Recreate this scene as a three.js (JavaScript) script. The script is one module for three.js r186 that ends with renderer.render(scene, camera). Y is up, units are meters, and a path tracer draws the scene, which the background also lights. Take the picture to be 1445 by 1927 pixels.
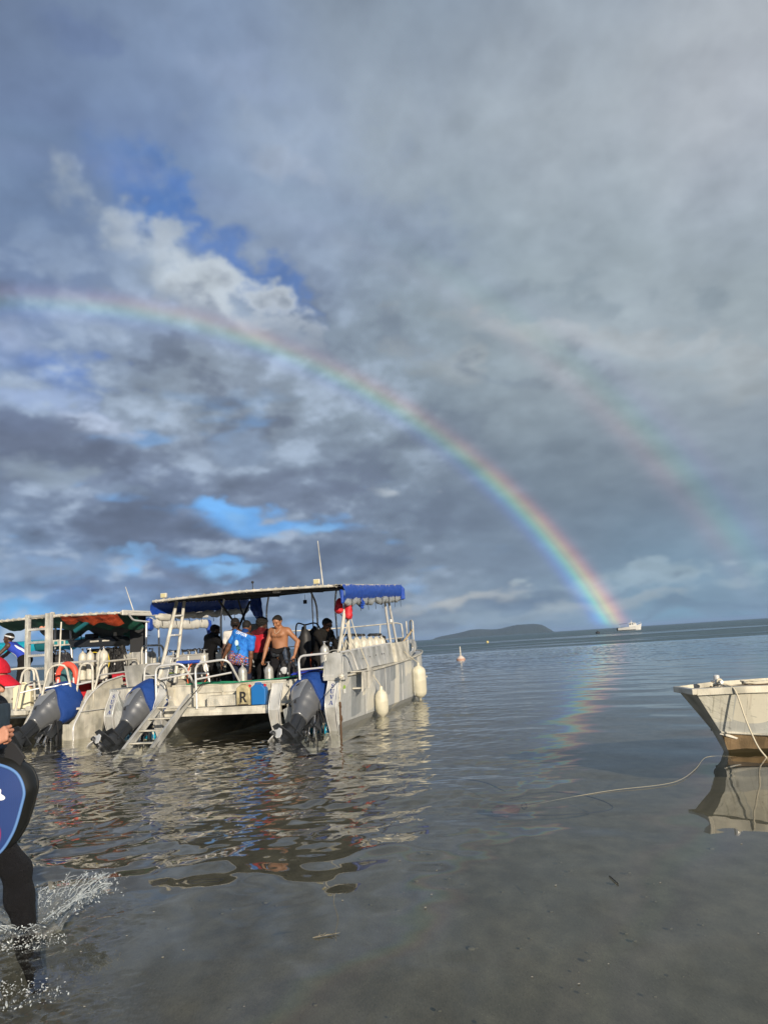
import * as THREE from 'three';
import { mergeGeometries, mergeVertices } from 'three/addons/utils/BufferGeometryUtils.js';
import { RoundedBoxGeometry } from 'three/addons/geometries/RoundedBoxGeometry.js';
import { TextGeometry } from 'three/addons/geometries/TextGeometry.js';
import { FontLoader } from 'three/addons/loaders/FontLoader.js';
import { createNoise2D, createNoise3D } from 'simplex-noise';

// ---------------------------------------------------------------- camera, sky, sun, exposure
const V = (x, y, z) => new THREE.Vector3(x, y, z), RAD = Math.PI / 180;
const { sin, cos, abs, min, max, sqrt, exp, floor, PI, hypot } = Math;
const clamp = (x, a = 0, b = 1) => min(b, max(a, x)), mix = (a, b, t) => a + (b - a) * t, smooth = (a, b, x) => { const t = clamp((x - a) / (b - a)); return t * t * (3 - 2 * t); };
function random(seed) { let s = seed | 0; return () => { s = (s + 0x6d2b79f5) | 0; let t = Math.imul(s ^ (s >>> 15), 1 | s); t = (t + Math.imul(t ^ (t >>> 7), 61 | t)) ^ t; return ((t ^ (t >>> 14)) >>> 0) / 4294967296; }; }
const scene = new THREE.Scene();
const camera = new THREE.PerspectiveCamera(68.69, 1445 / 1927, 0.1, 30000);
camera.position.set(0, 1.5, 0);
camera.rotation.set(9.857 * RAD, 0, -3.683 * RAD, 'YXZ');
const renderer = new THREE.WebGLRenderer({ antialias: true });
renderer.toneMapping = THREE.LinearToneMapping;
renderer.toneMappingExposure = 1.08;
renderer.shadowMap.enabled = true;

// the sun stands behind the camera, opposite the centre of the rainbow
const SUN = V(0.3629, 0.284, 0.8874).normalize();
const sun = new THREE.DirectionalLight(new THREE.Color().setRGB(1.0, 0.87, 0.70), 5.0);
sun.name = 'sun'; sun.position.copy(SUN).multiplyScalar(60).add(V(0, 0, -14)); sun.target.position.set(0, 0, -14);
sun.castShadow = true; sun.shadow.mapSize.set(4096, 4096); sun.shadow.radius = 1;
Object.assign(sun.shadow.camera, { left: -25, right: 25, top: 20, bottom: -20, near: 1, far: 200 });
scene.add(sun, sun.target);

const SKY_TONES = [[-26.5,40.8,104,121,148],[-14.3,42.5,124,142,170],[4.0,42.6,134,148,164],[19.4,40.4,150,161,173],[30.6,37.3,163,170,178],[-26.4,36.5,114,133,166],[-16.5,37.9,114,133,165],[-5.6,38.5,143,159,182],[5.7,37.9,153,165,178],[18.6,36.0,161,171,180],[29.8,33.0,171,177,186],[-26.0,32.0,112,134,166],[-16.6,33.5,109,132,171],[-7.2,33.6,139,156,180],[5.2,33.1,150,163,175],[17.9,31.2,156,168,178],[29.0,28.5,160,171,182],[-25.9,27.0,110,129,162],[-16.7,25.8,135,151,174],[-4.0,28.2,132,148,174],[6.8,27.6,140,155,168],[17.2,26.1,146,159,168],[28.2,23.6,143,155,164],[-25.8,22.9,127,147,181],[-9.4,23.1,127,141,161],[-0.0,23.6,138,153,167],[8.5,22.9,149,163,172],[18.5,20.7,165,177,186],[27.6,19.6,158,170,176],[-25.7,18.3,108,126,154],[-18.8,18.7,137,151,165],[-10.8,18.8,135,148,162],[-0.4,18.5,128,143,157],[12.1,17.4,139,153,164],[23.5,15.6,144,156,167],[-25.6,13.5,106,120,143],[-16.9,13.7,113,127,152],[-6.9,13.6,121,136,157],[3.4,13.0,120,135,152],[13.5,12.1,118,133,147],[24.6,10.6,129,143,157],[-25.5,9.1,114,128,149],[-18.8,9.1,99,114,139],[-5.1,8.7,107,122,145],[5.1,8.0,107,123,142],[15.0,7.1,112,128,145],[25.7,6.0,119,135,151],[-25.5,5.8,129,146,176],[-13.2,5.4,105,123,152],[2.8,4.5,108,124,145],[10.8,4.0,115,132,152],[20.1,3.4,126,150,170],[25.2,2.7,131,154,176],[-26.1,3.7,121,176,226],[-20.7,3.4,110,138,176],[-5.4,2.6,110,130,154],[2.6,2.1,138,154,170],[10.5,1.6,130,154,174],[19.8,0.9,127,161,183],[24.9,0.6,116,145,167]];
const SKY_CLOUDS = [
[-17.1,31.6,2.60,2.98,-5,83,125,189,0.85,0.9],[-11.5,28.9,5.08,1.86,-29,92,127,187,0.8,1],[-18.7,33.9,2.05,2.31,6,99,127,179,0.5,0.8],[-8.5,26.1,2.27,0.95,-20,104,135,185,0.4,1],
[-16.7,28.0,4.38,2.40,-28,164,178,193,0.9,1],[-12.9,26.2,5.17,1.58,-23,193,204,214,0.95,1],[-18.3,29.3,2.39,1.44,-16,177,189,203,0.7,1],[-8.1,24.2,2.87,1.23,-21,183,193,204,0.85,1],
[-15.2,24.4,4.43,1.13,-14,156,166,179,0.6,1],[-6.1,23.0,3.50,1.01,-27,128,141,160,0.7,1],[-12.7,24.5,2.23,0.76,-19,135,148,169,0.6,1],[-24.3,20.6,3.05,1.24,-6,104,137,198,0.75,0.9],
[-27.2,22.1,1.30,1.05,7,156,173,203,0.7,1],[-25.4,18.5,4.40,1.10,-16,156,177,213,0.85,1],[-22.1,17.0,3.18,0.90,-17,179,193,216,0.85,1],[-25.6,15.4,5.87,1.65,-6,100,112,135,0.9,0.8],
[-26.7,17.1,2.31,1.09,-7,105,119,146,0.8,0.9],[-24.2,12.4,2.42,0.82,1,146,162,179,0.7,1],[-20.3,11.6,2.18,0.53,-5,130,148,172,0.6,1],[-10.2,14.7,2.18,1.11,4,133,152,177,0.7,1],
[-17.0,8.9,7.31,1.40,-6,96,109,132,0.85,0.8],[-6.6,11.6,4.84,1.61,-8,112,125,148,0.6,0.8],[-9.9,9.5,3.78,0.96,-9,110,173,237,0.9,1],[-12.3,10.5,1.41,0.52,-17,116,179,241,0.95,0.8],
[-8.3,8.8,2.40,0.56,-8,140,187,231,0.6,1],[-19.2,6.8,1.84,0.69,-7,130,183,235,0.95,1],[-14.3,6.6,2.50,0.79,6,116,171,225,0.95,1],[-12.0,5.6,1.56,0.47,6,135,187,234,0.8,1],
[-25.5,6.9,3.06,0.88,-1,135,153,178,0.7,1],[-16.2,5.9,2.67,0.77,-18,103,116,141,0.7,1],[-20.7,5.1,4.01,0.68,-2,116,135,166,0.7,1],[-26.1,3.9,2.34,0.94,-2,116,179,231,0.95,0.7],
[-26.8,2.3,1.11,1.07,-3,177,196,214,0.9,0.8],[-24.1,4.3,2.06,0.59,-2,104,130,172,0.6,1],[-22.4,3.0,3.18,0.66,-3,130,161,198,0.6,1],[1.0,11.2,1.54,0.32,-8,179,189,198,0.7,1],
[-3.6,5.7,3.64,0.89,-3,96,112,137,0.6,1],[5.1,2.4,3.39,0.63,8,175,180,182,0.85,1],[8.7,2.8,2.75,0.39,10,156,164,171,0.7,1],[12.2,2.7,3.43,0.43,6,100,119,141,0.75,1],
[10.0,1.8,2.33,0.31,2,105,125,148,0.7,1],[10.5,1.0,6.07,0.31,0,146,164,179,0.6,1],[20.1,3.1,7.75,0.68,0,156,177,191,0.8,1],[16.3,1.8,4.36,0.38,4,166,179,187,0.6,1],
[17.5,2.6,2.19,0.23,6,114,135,157,0.35,1],[20.9,1.1,5.40,0.22,1,108,131,154,0.4,1],[19.8,0.4,6.77,0.37,0,123,162,185,0.6,0.8],[5.7,20.4,3.75,1.09,-18,162,172,179,0.75,1],
[4.1,21.3,2.46,0.62,-27,128,141,157,0.4,1],[9.6,19.2,3.11,0.51,-11,125,139,155,0.45,1],[18.8,20.4,10.50,0.89,-17,171,179,185,0.75,1],[26.5,17.3,3.82,1.61,-13,164,173,179,0.75,1],
[14.7,19.0,2.26,1.14,-19,135,146,157,0.6,1],[14.5,24.3,8.61,1.10,-18,135,150,162,0.5,1],[0.6,30.9,6.02,2.16,-20,139,155,178,0.4,1],[-22.7,41.2,2.51,1.56,-19,96,116,160,0.3,1],
[-10.9,40.4,5.29,1.27,-17,144,160,187,0.5,1],[-5.3,36.5,5.02,2.00,-11,156,171,191,0.5,1],[-7.2,34.9,2.18,1.00,-0,164,177,196,0.5,1]];
{ // the sky: broken rain cloud with a double rainbow 42 and 51 degrees round the point opposite the sun
  const W = 3072, H = 1536, data = new Float32Array(W * H * 4), n3 = createNoise3D(random(11)), lin = (c) => { c /= 255; return c <= 0.04045 ? c / 12.92 : ((c + 0.055) / 1.055) ** 2.4; };
  const tones = SKY_TONES.map(([a, e, r, g, b]) => [a, e, lin(r), lin(g), lin(b)]);
  const clouds = SKY_CLOUDS.map(([a, e, L, M, rot, r, g, b, al, rag]) => [a, e, L, M, cos(rot * RAD), sin(rot * RAD), lin(r), lin(g), lin(b), al, rag, cos(e * RAD)]);
  const fbm = (x, y, z, o) => { let s = 0, a = 0.5; for (let i = 0; i < o; i++, a *= 0.5, x = x * 2.03 + 5.1, y = y * 2.03 + 1.7, z = z * 2.03 + 3.3) s += a * n3(x, y, z); return s; };
  const HI = [lin(158), lin(174), lin(194)], LO = [lin(92), lin(104), lin(126)], BL = [lin(112), lin(164), lin(220)];
  const far = [lin(118), lin(131), lin(148)];
  for (let row = H / 2; row < H; row++) {
    const el = ((row + 0.5) / H - 0.5) * 180, ce = cos(el * RAD), se = sin(el * RAD);
    for (let col = 0; col < W; col++) {
      const th = ((col + 0.5) / W - 0.5) * 2 * PI, x = cos(th) * ce, z = sin(th) * ce, k = (row * W + col) * 4;
      let az = Math.atan2(x, -z) / RAD;
      const inFrame = abs(az) < 60 && el < 66, n = inFrame ? fbm : () => 0;
      const px = x, py = se * (2.2 - 0.9 * se), pz = z;
      const w1 = n(px * 3, py * 3, pz * 3, 3), w2 = n(px * 3 + 9, py * 3, pz * 3 + 4, 3);
      const f1 = n(px * 7, py * 7, pz * 7, 6), f2 = n(px * 13 + 3, py * 15, pz * 13, 5), bil = 0.5 - abs(n(px * 9 + 1, py * 10 + 2, pz * 9, 5)) * 1.6;
      let r = far[0] * 0.06, g = far[1] * 0.06, b = far[2] * 0.06, sw = 0.06;
      if (inFrame) {
        const a = az + 2.2 * w1 + 1.4 * f1, e = el + 1.6 * w2 + 0.9 * f2;
        for (const t of tones) { const da = (a - t[0]) * ce, de = (e - t[1]) * 1.35, d2 = da * da + de * de; if (d2 < 300) { const w = exp(-d2 / 30); sw += w; r += w * t[2]; g += w * t[3]; b += w * t[4]; } }
      }
      r /= sw; g /= sw; b /= sw;
      if (!inFrame || abs(az) > 45) { // the same broken cloud goes on all round
        const t = smooth(-0.25, 0.3, fbm(px * 1.6 + 2, py * 1.6, pz * 1.6, 4)) * 0.55 + 0.72, hole = smooth(0.2, 0.42, fbm(px * 2.3 + 7, py * 2.6, pz * 2.3, 4)) * 0.7, q = max(smooth(42, 60, abs(az)), smooth(58, 66, el));
        r = mix(r, mix(far[0] * t, lin(92), hole), q); g = mix(g, mix(far[1] * t, lin(130), hole), q); b = mix(b, mix(far[2] * t, lin(190), hole), q);
      }
      const broken = 0.75 + 1.8 * smooth(10, -14, az) * smooth(32, 14, el), v = 1 + (0.2 * f1 + 0.12 * f2 + 0.1 * (bil - 0.2)) * broken; r *= v; g *= v; b *= v * (1 - 0.02 * f1);
      if (inFrame && az < 14 && el < 34) { const reg = smooth(14, -8, az) * smooth(34, 20, el), hv = 1 + 0.3 * f2 + 0.2 * (bil - 0.2), hi = 0.7 * reg * smooth(0.02, 0.6, f1 + 0.6 * f2 + 0.15 * w2), lo = 0.5 * reg * smooth(-0.08, -0.42, f1 + 0.4 * f2), gap = 0.7 * reg * smooth(0.26, 0.6, fbm(px * 5 + 4, py * 8, pz * 5, 4)) * smooth(22, 12, el); r = mix(r, HI[0] * hv, hi); g = mix(g, HI[1] * hv, hi); b = mix(b, HI[2] * hv, hi); r = mix(r, LO[0], lo); g = mix(g, LO[1], lo); b = mix(b, LO[2], lo); r = mix(r, BL[0], gap); g = mix(g, BL[1], gap); b = mix(b, BL[2], gap); }
      if (inFrame) for (const c of clouds) {
        const rag = c[10], da0 = (az - c[0]) * c[11], de0 = el - c[1], reach = c[2] * 3 + 2;
        if (abs(da0) > reach || abs(de0) > reach) continue;
        const da = da0 + rag * (1.6 * w1 + 1.5 * f2), de = de0 + rag * (1.0 * w2 + 1.1 * f1);
        const u = (da * c[4] + de * c[5]) / c[2], w = (-da * c[5] + de * c[4]) / c[3], d = sqrt(u * u + w * w);
        const q = c[9] * smooth(1.5, 0.3, d + rag * (1.0 * f1 + 1.1 * f2 - 0.2 * (bil - 0.25)));
        if (q > 0.001) { const vv = 1 + 0.2 * f2 + 0.12 * (bil - 0.25); r = mix(r, c[6] * vv, q); g = mix(g, c[7] * vv, q); b = mix(b, c[8] * vv, q); }
      }
      // rainbow: angle from the antisolar point
      const ang = Math.acos(clamp(-(x * SUN.x + se * SUN.y + z * SUN.z), -1, 1)) / RAD;
      if (ang < 58) {
        const G = (m, s) => exp(-((ang - m) ** 2) / (2 * s * s));
        const right = az > -22 ? 1 : 0.75, vis = (0.052 + 0.36 * exp(-el / 6) + 0.07 * exp(-el / 22)) * right * (0.85 + 0.5 * f1) * (1 - 0.45 * smooth(24, 36, el));
        const vis2 = 0.042 * (0.9 + 0.5 * f1) * smooth(31, 12, el) * smooth(0.5, 7, el) + 0.004;
        r += vis * 1.0 * G(41.85, 0.42) + vis2 * (0.9 * G(50.6, 0.6) + 0.2 * G(53.2, 0.5));
        g += vis * 0.95 * G(41.38, 0.42) + vis2 * 0.85 * G(51.7, 0.65);
        b += vis * 0.74 * G(40.8, 0.40) + vis2 * 0.8 * G(52.7, 0.7);
        const inside = smooth(41.5, 39.5, ang) * 0.012, band = smooth(42.4, 43.6, ang) * smooth(50.4, 49, ang) * 0.05;
        r = r * (1 - band) + inside; g = g * (1 - band) + inside; b = b * (1 - band) + inside * 1.1;
      }
      data[k] = r; data[k + 1] = g; data[k + 2] = b; data[k + 3] = 1;
    }
  }
  for (let k = 0; k < W * H * 2; k += 4) { data[k] = 0.10; data[k + 1] = 0.12; data[k + 2] = 0.135; data[k + 3] = 1; }
  const sky = new THREE.DataTexture(data, W, H, THREE.RGBAFormat, THREE.FloatType);
  sky.mapping = THREE.EquirectangularReflectionMapping; sky.magFilter = THREE.LinearFilter; sky.needsUpdate = true;
  scene.background = sky; scene.environment = sky;
}

// ---------------------------------------------------------------- helpers
const taken = new Map();
function numbered(name) { const n = taken.get(name) ?? 0; taken.set(name, n + 1); return n ? name + '_' + String(n).padStart(3, '0') : name; }
function tag(o, label, category, group, kind) { if (label) o.userData.label = label; if (category) o.userData.category = category; if (group) o.userData.group = group; if (kind) o.userData.kind = kind; return o; }
function thing(name, label, category, pos = [0, 0, 0], turn = 0, group) { const o = new THREE.Group(); o.name = numbered(name); o.position.set(...pos); o.rotation.y = turn; scene.add(o); return tag(o, label, category, group); }
function boxUV(g, s = 1) { // texture coordinates in metres, from the axis a face looks along
  g = g.index ? g.toNonIndexed() : g;
  if (!g.attributes.normal) g.computeVertexNormals();
  const p = g.attributes.position, uv = new Float32Array(p.count * 2), a = V(), b = V(), c = V(), n = V();
  for (let i = 0; i < p.count; i += 3) {
    a.fromBufferAttribute(p, i); b.fromBufferAttribute(p, i + 1); c.fromBufferAttribute(p, i + 2);
    n.copy(b).sub(a).cross(V().copy(c).sub(a)); const x = abs(n.x), y = abs(n.y), z = abs(n.z);
    [a, b, c].forEach((q, k) => { const [u, v] = x >= y && x >= z ? [q.z, q.y] : y >= z ? [q.x, q.z] : [q.x, q.y]; uv[(i + k) * 2] = u * s; uv[(i + k) * 2 + 1] = v * s; });
  }
  g.setAttribute('uv', new THREE.BufferAttribute(uv, 2));
  for (const k of Object.keys(g.attributes)) if (!['position', 'normal', 'uv', 'color'].includes(k)) g.deleteAttribute(k);
  return g;
}
const join = (list) => { const l = [].concat(list); return l.length === 1 ? boxUV(l[0]) : mergeGeometries(l.map((g) => boxUV(g))); };
function part(name, geo, mat, parent = scene, label) {
  const m = new THREE.Mesh(Array.isArray(geo) ? join(geo) : !geo.attributes.uv && (mat.map || mat.bumpMap) ? boxUV(geo) : geo, mat); m.name = parent === scene ? numbered(name) : name; m.castShadow = m.receiveShadow = true; parent.add(m);
  if (label) m.userData.label = label;
  return m;
}
const parts = (name, list, mat, parent) => list.map((g) => part(name, [g], mat, parent));
const stuff = (m) => { m.userData.kind = 'stuff'; return m; };
function box(w, h, d, x = 0, y = 0, z = 0, r = 0.006, rx = 0, ry = 0, rz = 0) {
  const rr = min(r, w / 2.2, h / 2.2, d / 2.2), g = rr > 0.0015 ? new RoundedBoxGeometry(w, h, d, 1, rr) : new THREE.BoxGeometry(w, h, d);
  if (rx || ry || rz) g.applyMatrix4(new THREE.Matrix4().makeRotationFromEuler(new THREE.Euler(rx, ry, rz)));
  return g.translate(x, y, z);
}
class Bent extends THREE.Curve { // straight runs with rounded corners
  constructor(pts, r) { super(); const q = pts.map((p) => V(...p)), path = this.path = new THREE.CurvePath(); let from = q[0];
    for (let i = 1; i < q.length - 1; i++) { const a = q[i - 1], b = q[i], c = q[i + 1], k = min(r, a.distanceTo(b) * 0.48, b.distanceTo(c) * 0.48), u = b.clone().add(a.clone().sub(b).setLength(k)), v = b.clone().add(c.clone().sub(b).setLength(k));
      path.add(new THREE.LineCurve3(from, u)); path.add(new THREE.QuadraticBezierCurve3(u, b.clone(), v)); from = v; }
    path.add(new THREE.LineCurve3(from, q[q.length - 1])); }
  getPoint(t, o = V()) { return o.copy(this.path.getPoint(clamp(t, 0, 1))); }
}
const pipe = (pts, r = 0.02, bend = 0.12, seg = 8) => pts.length === 2 ? rod(pts[0], pts[1], r, r, seg) : new THREE.TubeGeometry(new Bent(pts, bend), (pts.length - 1) * 9, r, seg);
const hose = (pts, r = 0.008, n = 0, seg = 6) => new THREE.TubeGeometry(new THREE.CatmullRomCurve3(pts.map((p) => V(...p)), false, 'catmullrom', 0.5), n || pts.length * 6, r, seg);
function rod(a, b, r0 = 0.02, r1 = r0, seg = 10) { const u = V(...a), v = V(...b), d = v.clone().sub(u), g = new THREE.CylinderGeometry(r1, r0, d.length(), seg); g.applyQuaternion(new THREE.Quaternion().setFromUnitVectors(V(0, 1, 0), d.normalize())); return g.translate((u.x + v.x) / 2, (u.y + v.y) / 2, (u.z + v.z) / 2); }
const ball = (r, x, y, z, sx = 1, sy = 1, sz = 1, n = 12) => new THREE.SphereGeometry(r, n, max(6, n >> 1)).scale(sx, sy, sz).translate(x, y, z);
const lathe = (pts, seg = 20) => new THREE.LatheGeometry(pts.map((p) => new THREE.Vector2(...p)), seg);
// rings of equal length joined into a skin; cap closes the ends
function loft(rings, closed = true, cap = true) {
  const n = rings[0].length, pos = [], idx = []; rings.forEach((r) => r.forEach((p) => pos.push(...p)));
  for (let i = 0; i < rings.length - 1; i++) for (let j = 0; j < (closed ? n : n - 1); j++) { const a = i * n + j, b = i * n + (j + 1) % n; idx.push(a, b, a + n, b, b + n, a + n); }
  if (cap && closed) [0, rings.length - 1].forEach((i, e) => { const c = pos.length / 3, m = [0, 0, 0]; rings[i].forEach((p) => p.forEach((x, k) => (m[k] += x / n))); pos.push(...m); for (let j = 0; j < n; j++) { const a = i * n + j, b = i * n + (j + 1) % n; e ? idx.push(a, b, c) : idx.push(b, a, c); } });
  const g = new THREE.BufferGeometry(); g.setAttribute('position', new THREE.Float32BufferAttribute(pos, 3)); g.setIndex(idx); g.computeVertexNormals(); return g;
}
const flat = (g) => { const q = g.index ? g.toNonIndexed() : g; q.computeVertexNormals(); return q; };
// a plate: outline in a plane given by origin and two axes, with thickness
function plate(outline, thick, place, bevel = 0.004) {
  const s = new THREE.Shape(outline.map((p) => new THREE.Vector2(...p))), g = new THREE.ExtrudeGeometry(s, { depth: thick - 2 * bevel, bevelEnabled: bevel > 0, bevelSize: bevel, bevelThickness: bevel, bevelSegments: 1, curveSegments: 8 });
  g.translate(0, 0, bevel); if (place) g.applyMatrix4(place); return g;
}
const axes = (o, x, y) => { const X = V(...x).normalize(), Y = V(...y).normalize(), Z = X.clone().cross(Y); return new THREE.Matrix4().makeBasis(X, Y, Z).setPosition(...o); };
const noise2 = createNoise2D(random(5)), noise3 = createNoise3D(random(6));
const fbm2 = (x, y, o = 4) => { let s = 0, a = 0.5; for (let i = 0; i < o; i++, a *= 0.5, x = x * 2.03 + 7, y = y * 2.03 + 3) s += a * noise2(x, y); return s; };
function lumpy(g, amp, f = 6) { g = mergeVertices(g.deleteAttribute('normal').deleteAttribute('uv')); const p = g.attributes.position; for (let i = 0; i < p.count; i++) { const x = p.getX(i), y = p.getY(i), z = p.getZ(i); p.setXYZ(i, x + amp * noise3(x * f, y * f, z * f), y + amp * noise3(x * f + 9, y * f, z * f), z + amp * noise3(x * f, y * f + 5, z * f)); } g.computeVertexNormals(); return g; }

// ---------------------------------------------------------------- materials
function tex(size, fn, srgb = true) { // fn(u, v) -> grey or [r, g, b] in 0..1 as displayed; tiles
  const d = new Uint8Array(size * size * 4);
  for (let y = 0; y < size; y++) for (let x = 0; x < size; x++) { const c = fn(x / size, y / size), k = (y * size + x) * 4, [r, g, b] = Array.isArray(c) ? c : [c, c, c]; d[k] = clamp(r) * 255; d[k + 1] = clamp(g) * 255; d[k + 2] = clamp(b) * 255; d[k + 3] = 255; }
  const t = new THREE.DataTexture(d, size, size); t.wrapS = t.wrapT = THREE.RepeatWrapping; t.magFilter = THREE.LinearFilter; t.minFilter = THREE.LinearMipmapLinearFilter; if (srgb) t.colorSpace = THREE.SRGBColorSpace; t.needsUpdate = true; return t;
}
const torus = (u, v, R, f, o = 3, k = 0) => { let s = 0, a = 0.5, q = f; for (let i = 0; i < o; i++, a *= 0.5, q *= 2) s += a * noise3(cos(u * 2 * PI) * q * R + k + i * 7, sin(u * 2 * PI) * q * R, (v < 0.5 ? v : 1 - v) * q * 4 + k); return s; };
function canvasTex(w, h, draw, repeat = false) { const c = document.createElement('canvas'); c.width = w; c.height = h; draw(c.getContext('2d'), w, h); const t = new THREE.CanvasTexture(c); t.colorSpace = THREE.SRGBColorSpace; if (repeat) t.wrapS = t.wrapT = THREE.RepeatWrapping; return t; }
const sized = (t, m) => { const q = t.clone(); q.repeat.set(1 / m, 1 / m); q.needsUpdate = true; return q; };
const rgb = (r, g, b) => new THREE.Color().setRGB(r, g, b);
const std = (c, rough = 0.6, metal = 0, more = {}) => new THREE.MeshStandardMaterial({ color: Array.isArray(c) ? rgb(...c) : c, roughness: rough, metalness: metal, side: THREE.DoubleSide, ...more });
const phys = (c, rough = 0.6, metal = 0, more = {}) => new THREE.MeshPhysicalMaterial({ color: Array.isArray(c) ? rgb(...c) : c, roughness: rough, metalness: metal, side: THREE.DoubleSide, ...more });
// weathered aluminium: buffing swirls, run marks, salt bloom
function plateCanvas(seed, tint, streak) { return canvasTex(1024, 1024, (c, w, h) => {
  const r = random(seed); c.fillStyle = `rgb(${tint})`; c.fillRect(0, 0, w, h);
  for (let i = 0; i < 260; i++) { const x = r() * w, y = r() * h, s = 30 + r() * 150, g = c.createRadialGradient(x, y, 0, x, y, s), k = r() < 0.5 ? '245,243,235' : '112,112,104'; g.addColorStop(0, `rgba(${k},${0.08 + r() * 0.2})`); g.addColorStop(1, `rgba(${k},0)`); c.fillStyle = g; for (const ox of [-w, 0, w]) for (const oy of [-h, 0, h]) { if (abs(x + ox - w / 2) < w / 2 + s && abs(y + oy - h / 2) < h / 2 + s) { c.save(); c.translate(ox, oy); c.fillRect(x - s, y - s, 2 * s, 2 * s); c.restore(); } } }
  for (let i = 0; i < 2600; i++) { const x = r() * w, y = r() * h, R = 40 + r() * 160, a = -0.9 + r() * 0.9; c.strokeStyle = r() < 0.55 ? `rgba(255,255,250,${0.04 + r() * 0.16})` : `rgba(70,72,72,${0.04 + r() * 0.14})`; c.lineWidth = 0.6 + r() * 1.6; c.beginPath(); c.arc(x, y, R, a, a + 0.25 + r() * 0.6); c.stroke(); }
  for (let i = 0; i < streak; i++) { const x = r() * w, y = r() * h, l = 60 + r() * 380, ww = 1 + r() * 7, g = c.createLinearGradient(0, y, 0, y + l), k = r() < 0.45 ? '240,236,222' : r() < 0.6 ? '92,90,80' : '120,96,66', al = 0.08 + r() * 0.2; g.addColorStop(0, `rgba(${k},0)`); g.addColorStop(0.3, `rgba(${k},${al})`); g.addColorStop(1, `rgba(${k},0)`); c.fillStyle = g; c.fillRect(x, y, ww, l); }
  for (let i = 0; i < 16; i++) { const x = r() * w * 0.85, y = r() * h * 0.8, q = r(); c.fillStyle = q < 0.5 ? `rgba(240,236,224,${0.1 + 0.2 * r()})` : `rgba(120,124,126,${0.1 + 0.18 * r()})`; c.beginPath(); c.moveTo(x, y); c.lineTo(x + 60 + 90 * r(), y + 10 * r()); c.lineTo(x + 70 + 90 * r(), y + 130 + 120 * r()); c.lineTo(x + 8 * r(), y + 140 + 60 * r()); c.fill(); }
  for (let i = 0; i < 900; i++) { c.fillStyle = r() < 0.5 ? 'rgba(60,58,50,.35)' : 'rgba(250,248,240,.4)'; c.fillRect(r() * w, r() * h, 1 + r() * 2.4, 1 + r() * 2.4); }
}, true); }
const T_HULL = canvasTex(2048, 1024, (c, w, h) => { const r = random(19); c.fillStyle = 'rgb(188,191,190)'; c.fillRect(0, 0, w, h); for (let x = 0; x < w;) { const ww = 120 + r() * 260, q = r(); c.fillStyle = q < 0.4 ? `rgba(240,234,214,${0.4 + 0.5 * r()})` : `rgba(124,131,136,${0.3 + 0.5 * r()})`; const y0 = r() < 0.5 ? 0 : h * 0.3 * r(), y1 = h * (0.6 + 0.4 * r()); c.beginPath(); c.moveTo(x + 20 * r(), y0); c.lineTo(x + ww, y0 + 14 * r()); c.lineTo(x + ww - 30 * r(), y1); c.quadraticCurveTo(x + ww / 2, y1 + 60 * r(), x + 10 * r(), y1 - 40 * r()); c.fill(); x += ww * (0.7 + 0.5 * r()); } for (let i = 0; i < 5200; i++) { const x = r() * w, y = r() * h, R = 60 + r() * 240, a = -1.1 + r() * 0.8; c.strokeStyle = r() < 0.5 ? `rgba(250,250,245,${0.05 + r() * 0.2})` : `rgba(96,100,102,${0.05 + r() * 0.2})`; c.lineWidth = 1 + r() * r() * 9; c.beginPath(); c.arc(x, y, R, a, a + 0.15 + r() * 0.5); c.stroke(); } for (let i = 0; i < 260; i++) { const x = r() * w, y = r() * h, l = 80 + r() * 400; c.fillStyle = r() < 0.6 ? `rgba(238,234,220,${0.06 + r() * 0.2})` : `rgba(104,98,84,${0.06 + r() * 0.22})`; c.fillRect(x, y, 1 + r() * 9, l); } for (let i = 0; i < 1600; i++) { c.fillStyle = r() < 0.5 ? 'rgba(70,70,64,.4)' : 'rgba(250,248,240,.5)'; c.fillRect(r() * w, r() * h, 1 + r() * 3, 1 + r() * 3); } }, true);
const T_ALU = plateCanvas(3, '194,196,194', 120), T_CREAM = plateCanvas(8, '206,201,186', 220);
const T_GRIT = tex(512, (u, v) => 0.5 + 0.5 * torus(u, v, 1.2, 5, 4), false), T_FINE = tex(256, (u, v) => 0.5 + 0.6 * torus(u, v, 6, 9, 3, 3), false);
const hullMap = T_HULL.clone(); hullMap.repeat.set(1 / 5.2, 1 / 2.6); hullMap.needsUpdate = true; const plankMap = T_CREAM.clone(); plankMap.repeat.set(0.35, 2.2); plankMap.needsUpdate = true;
const boardMap = T_HULL.clone(); boardMap.repeat.set(0.16, 0.75); boardMap.needsUpdate = true;
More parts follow.
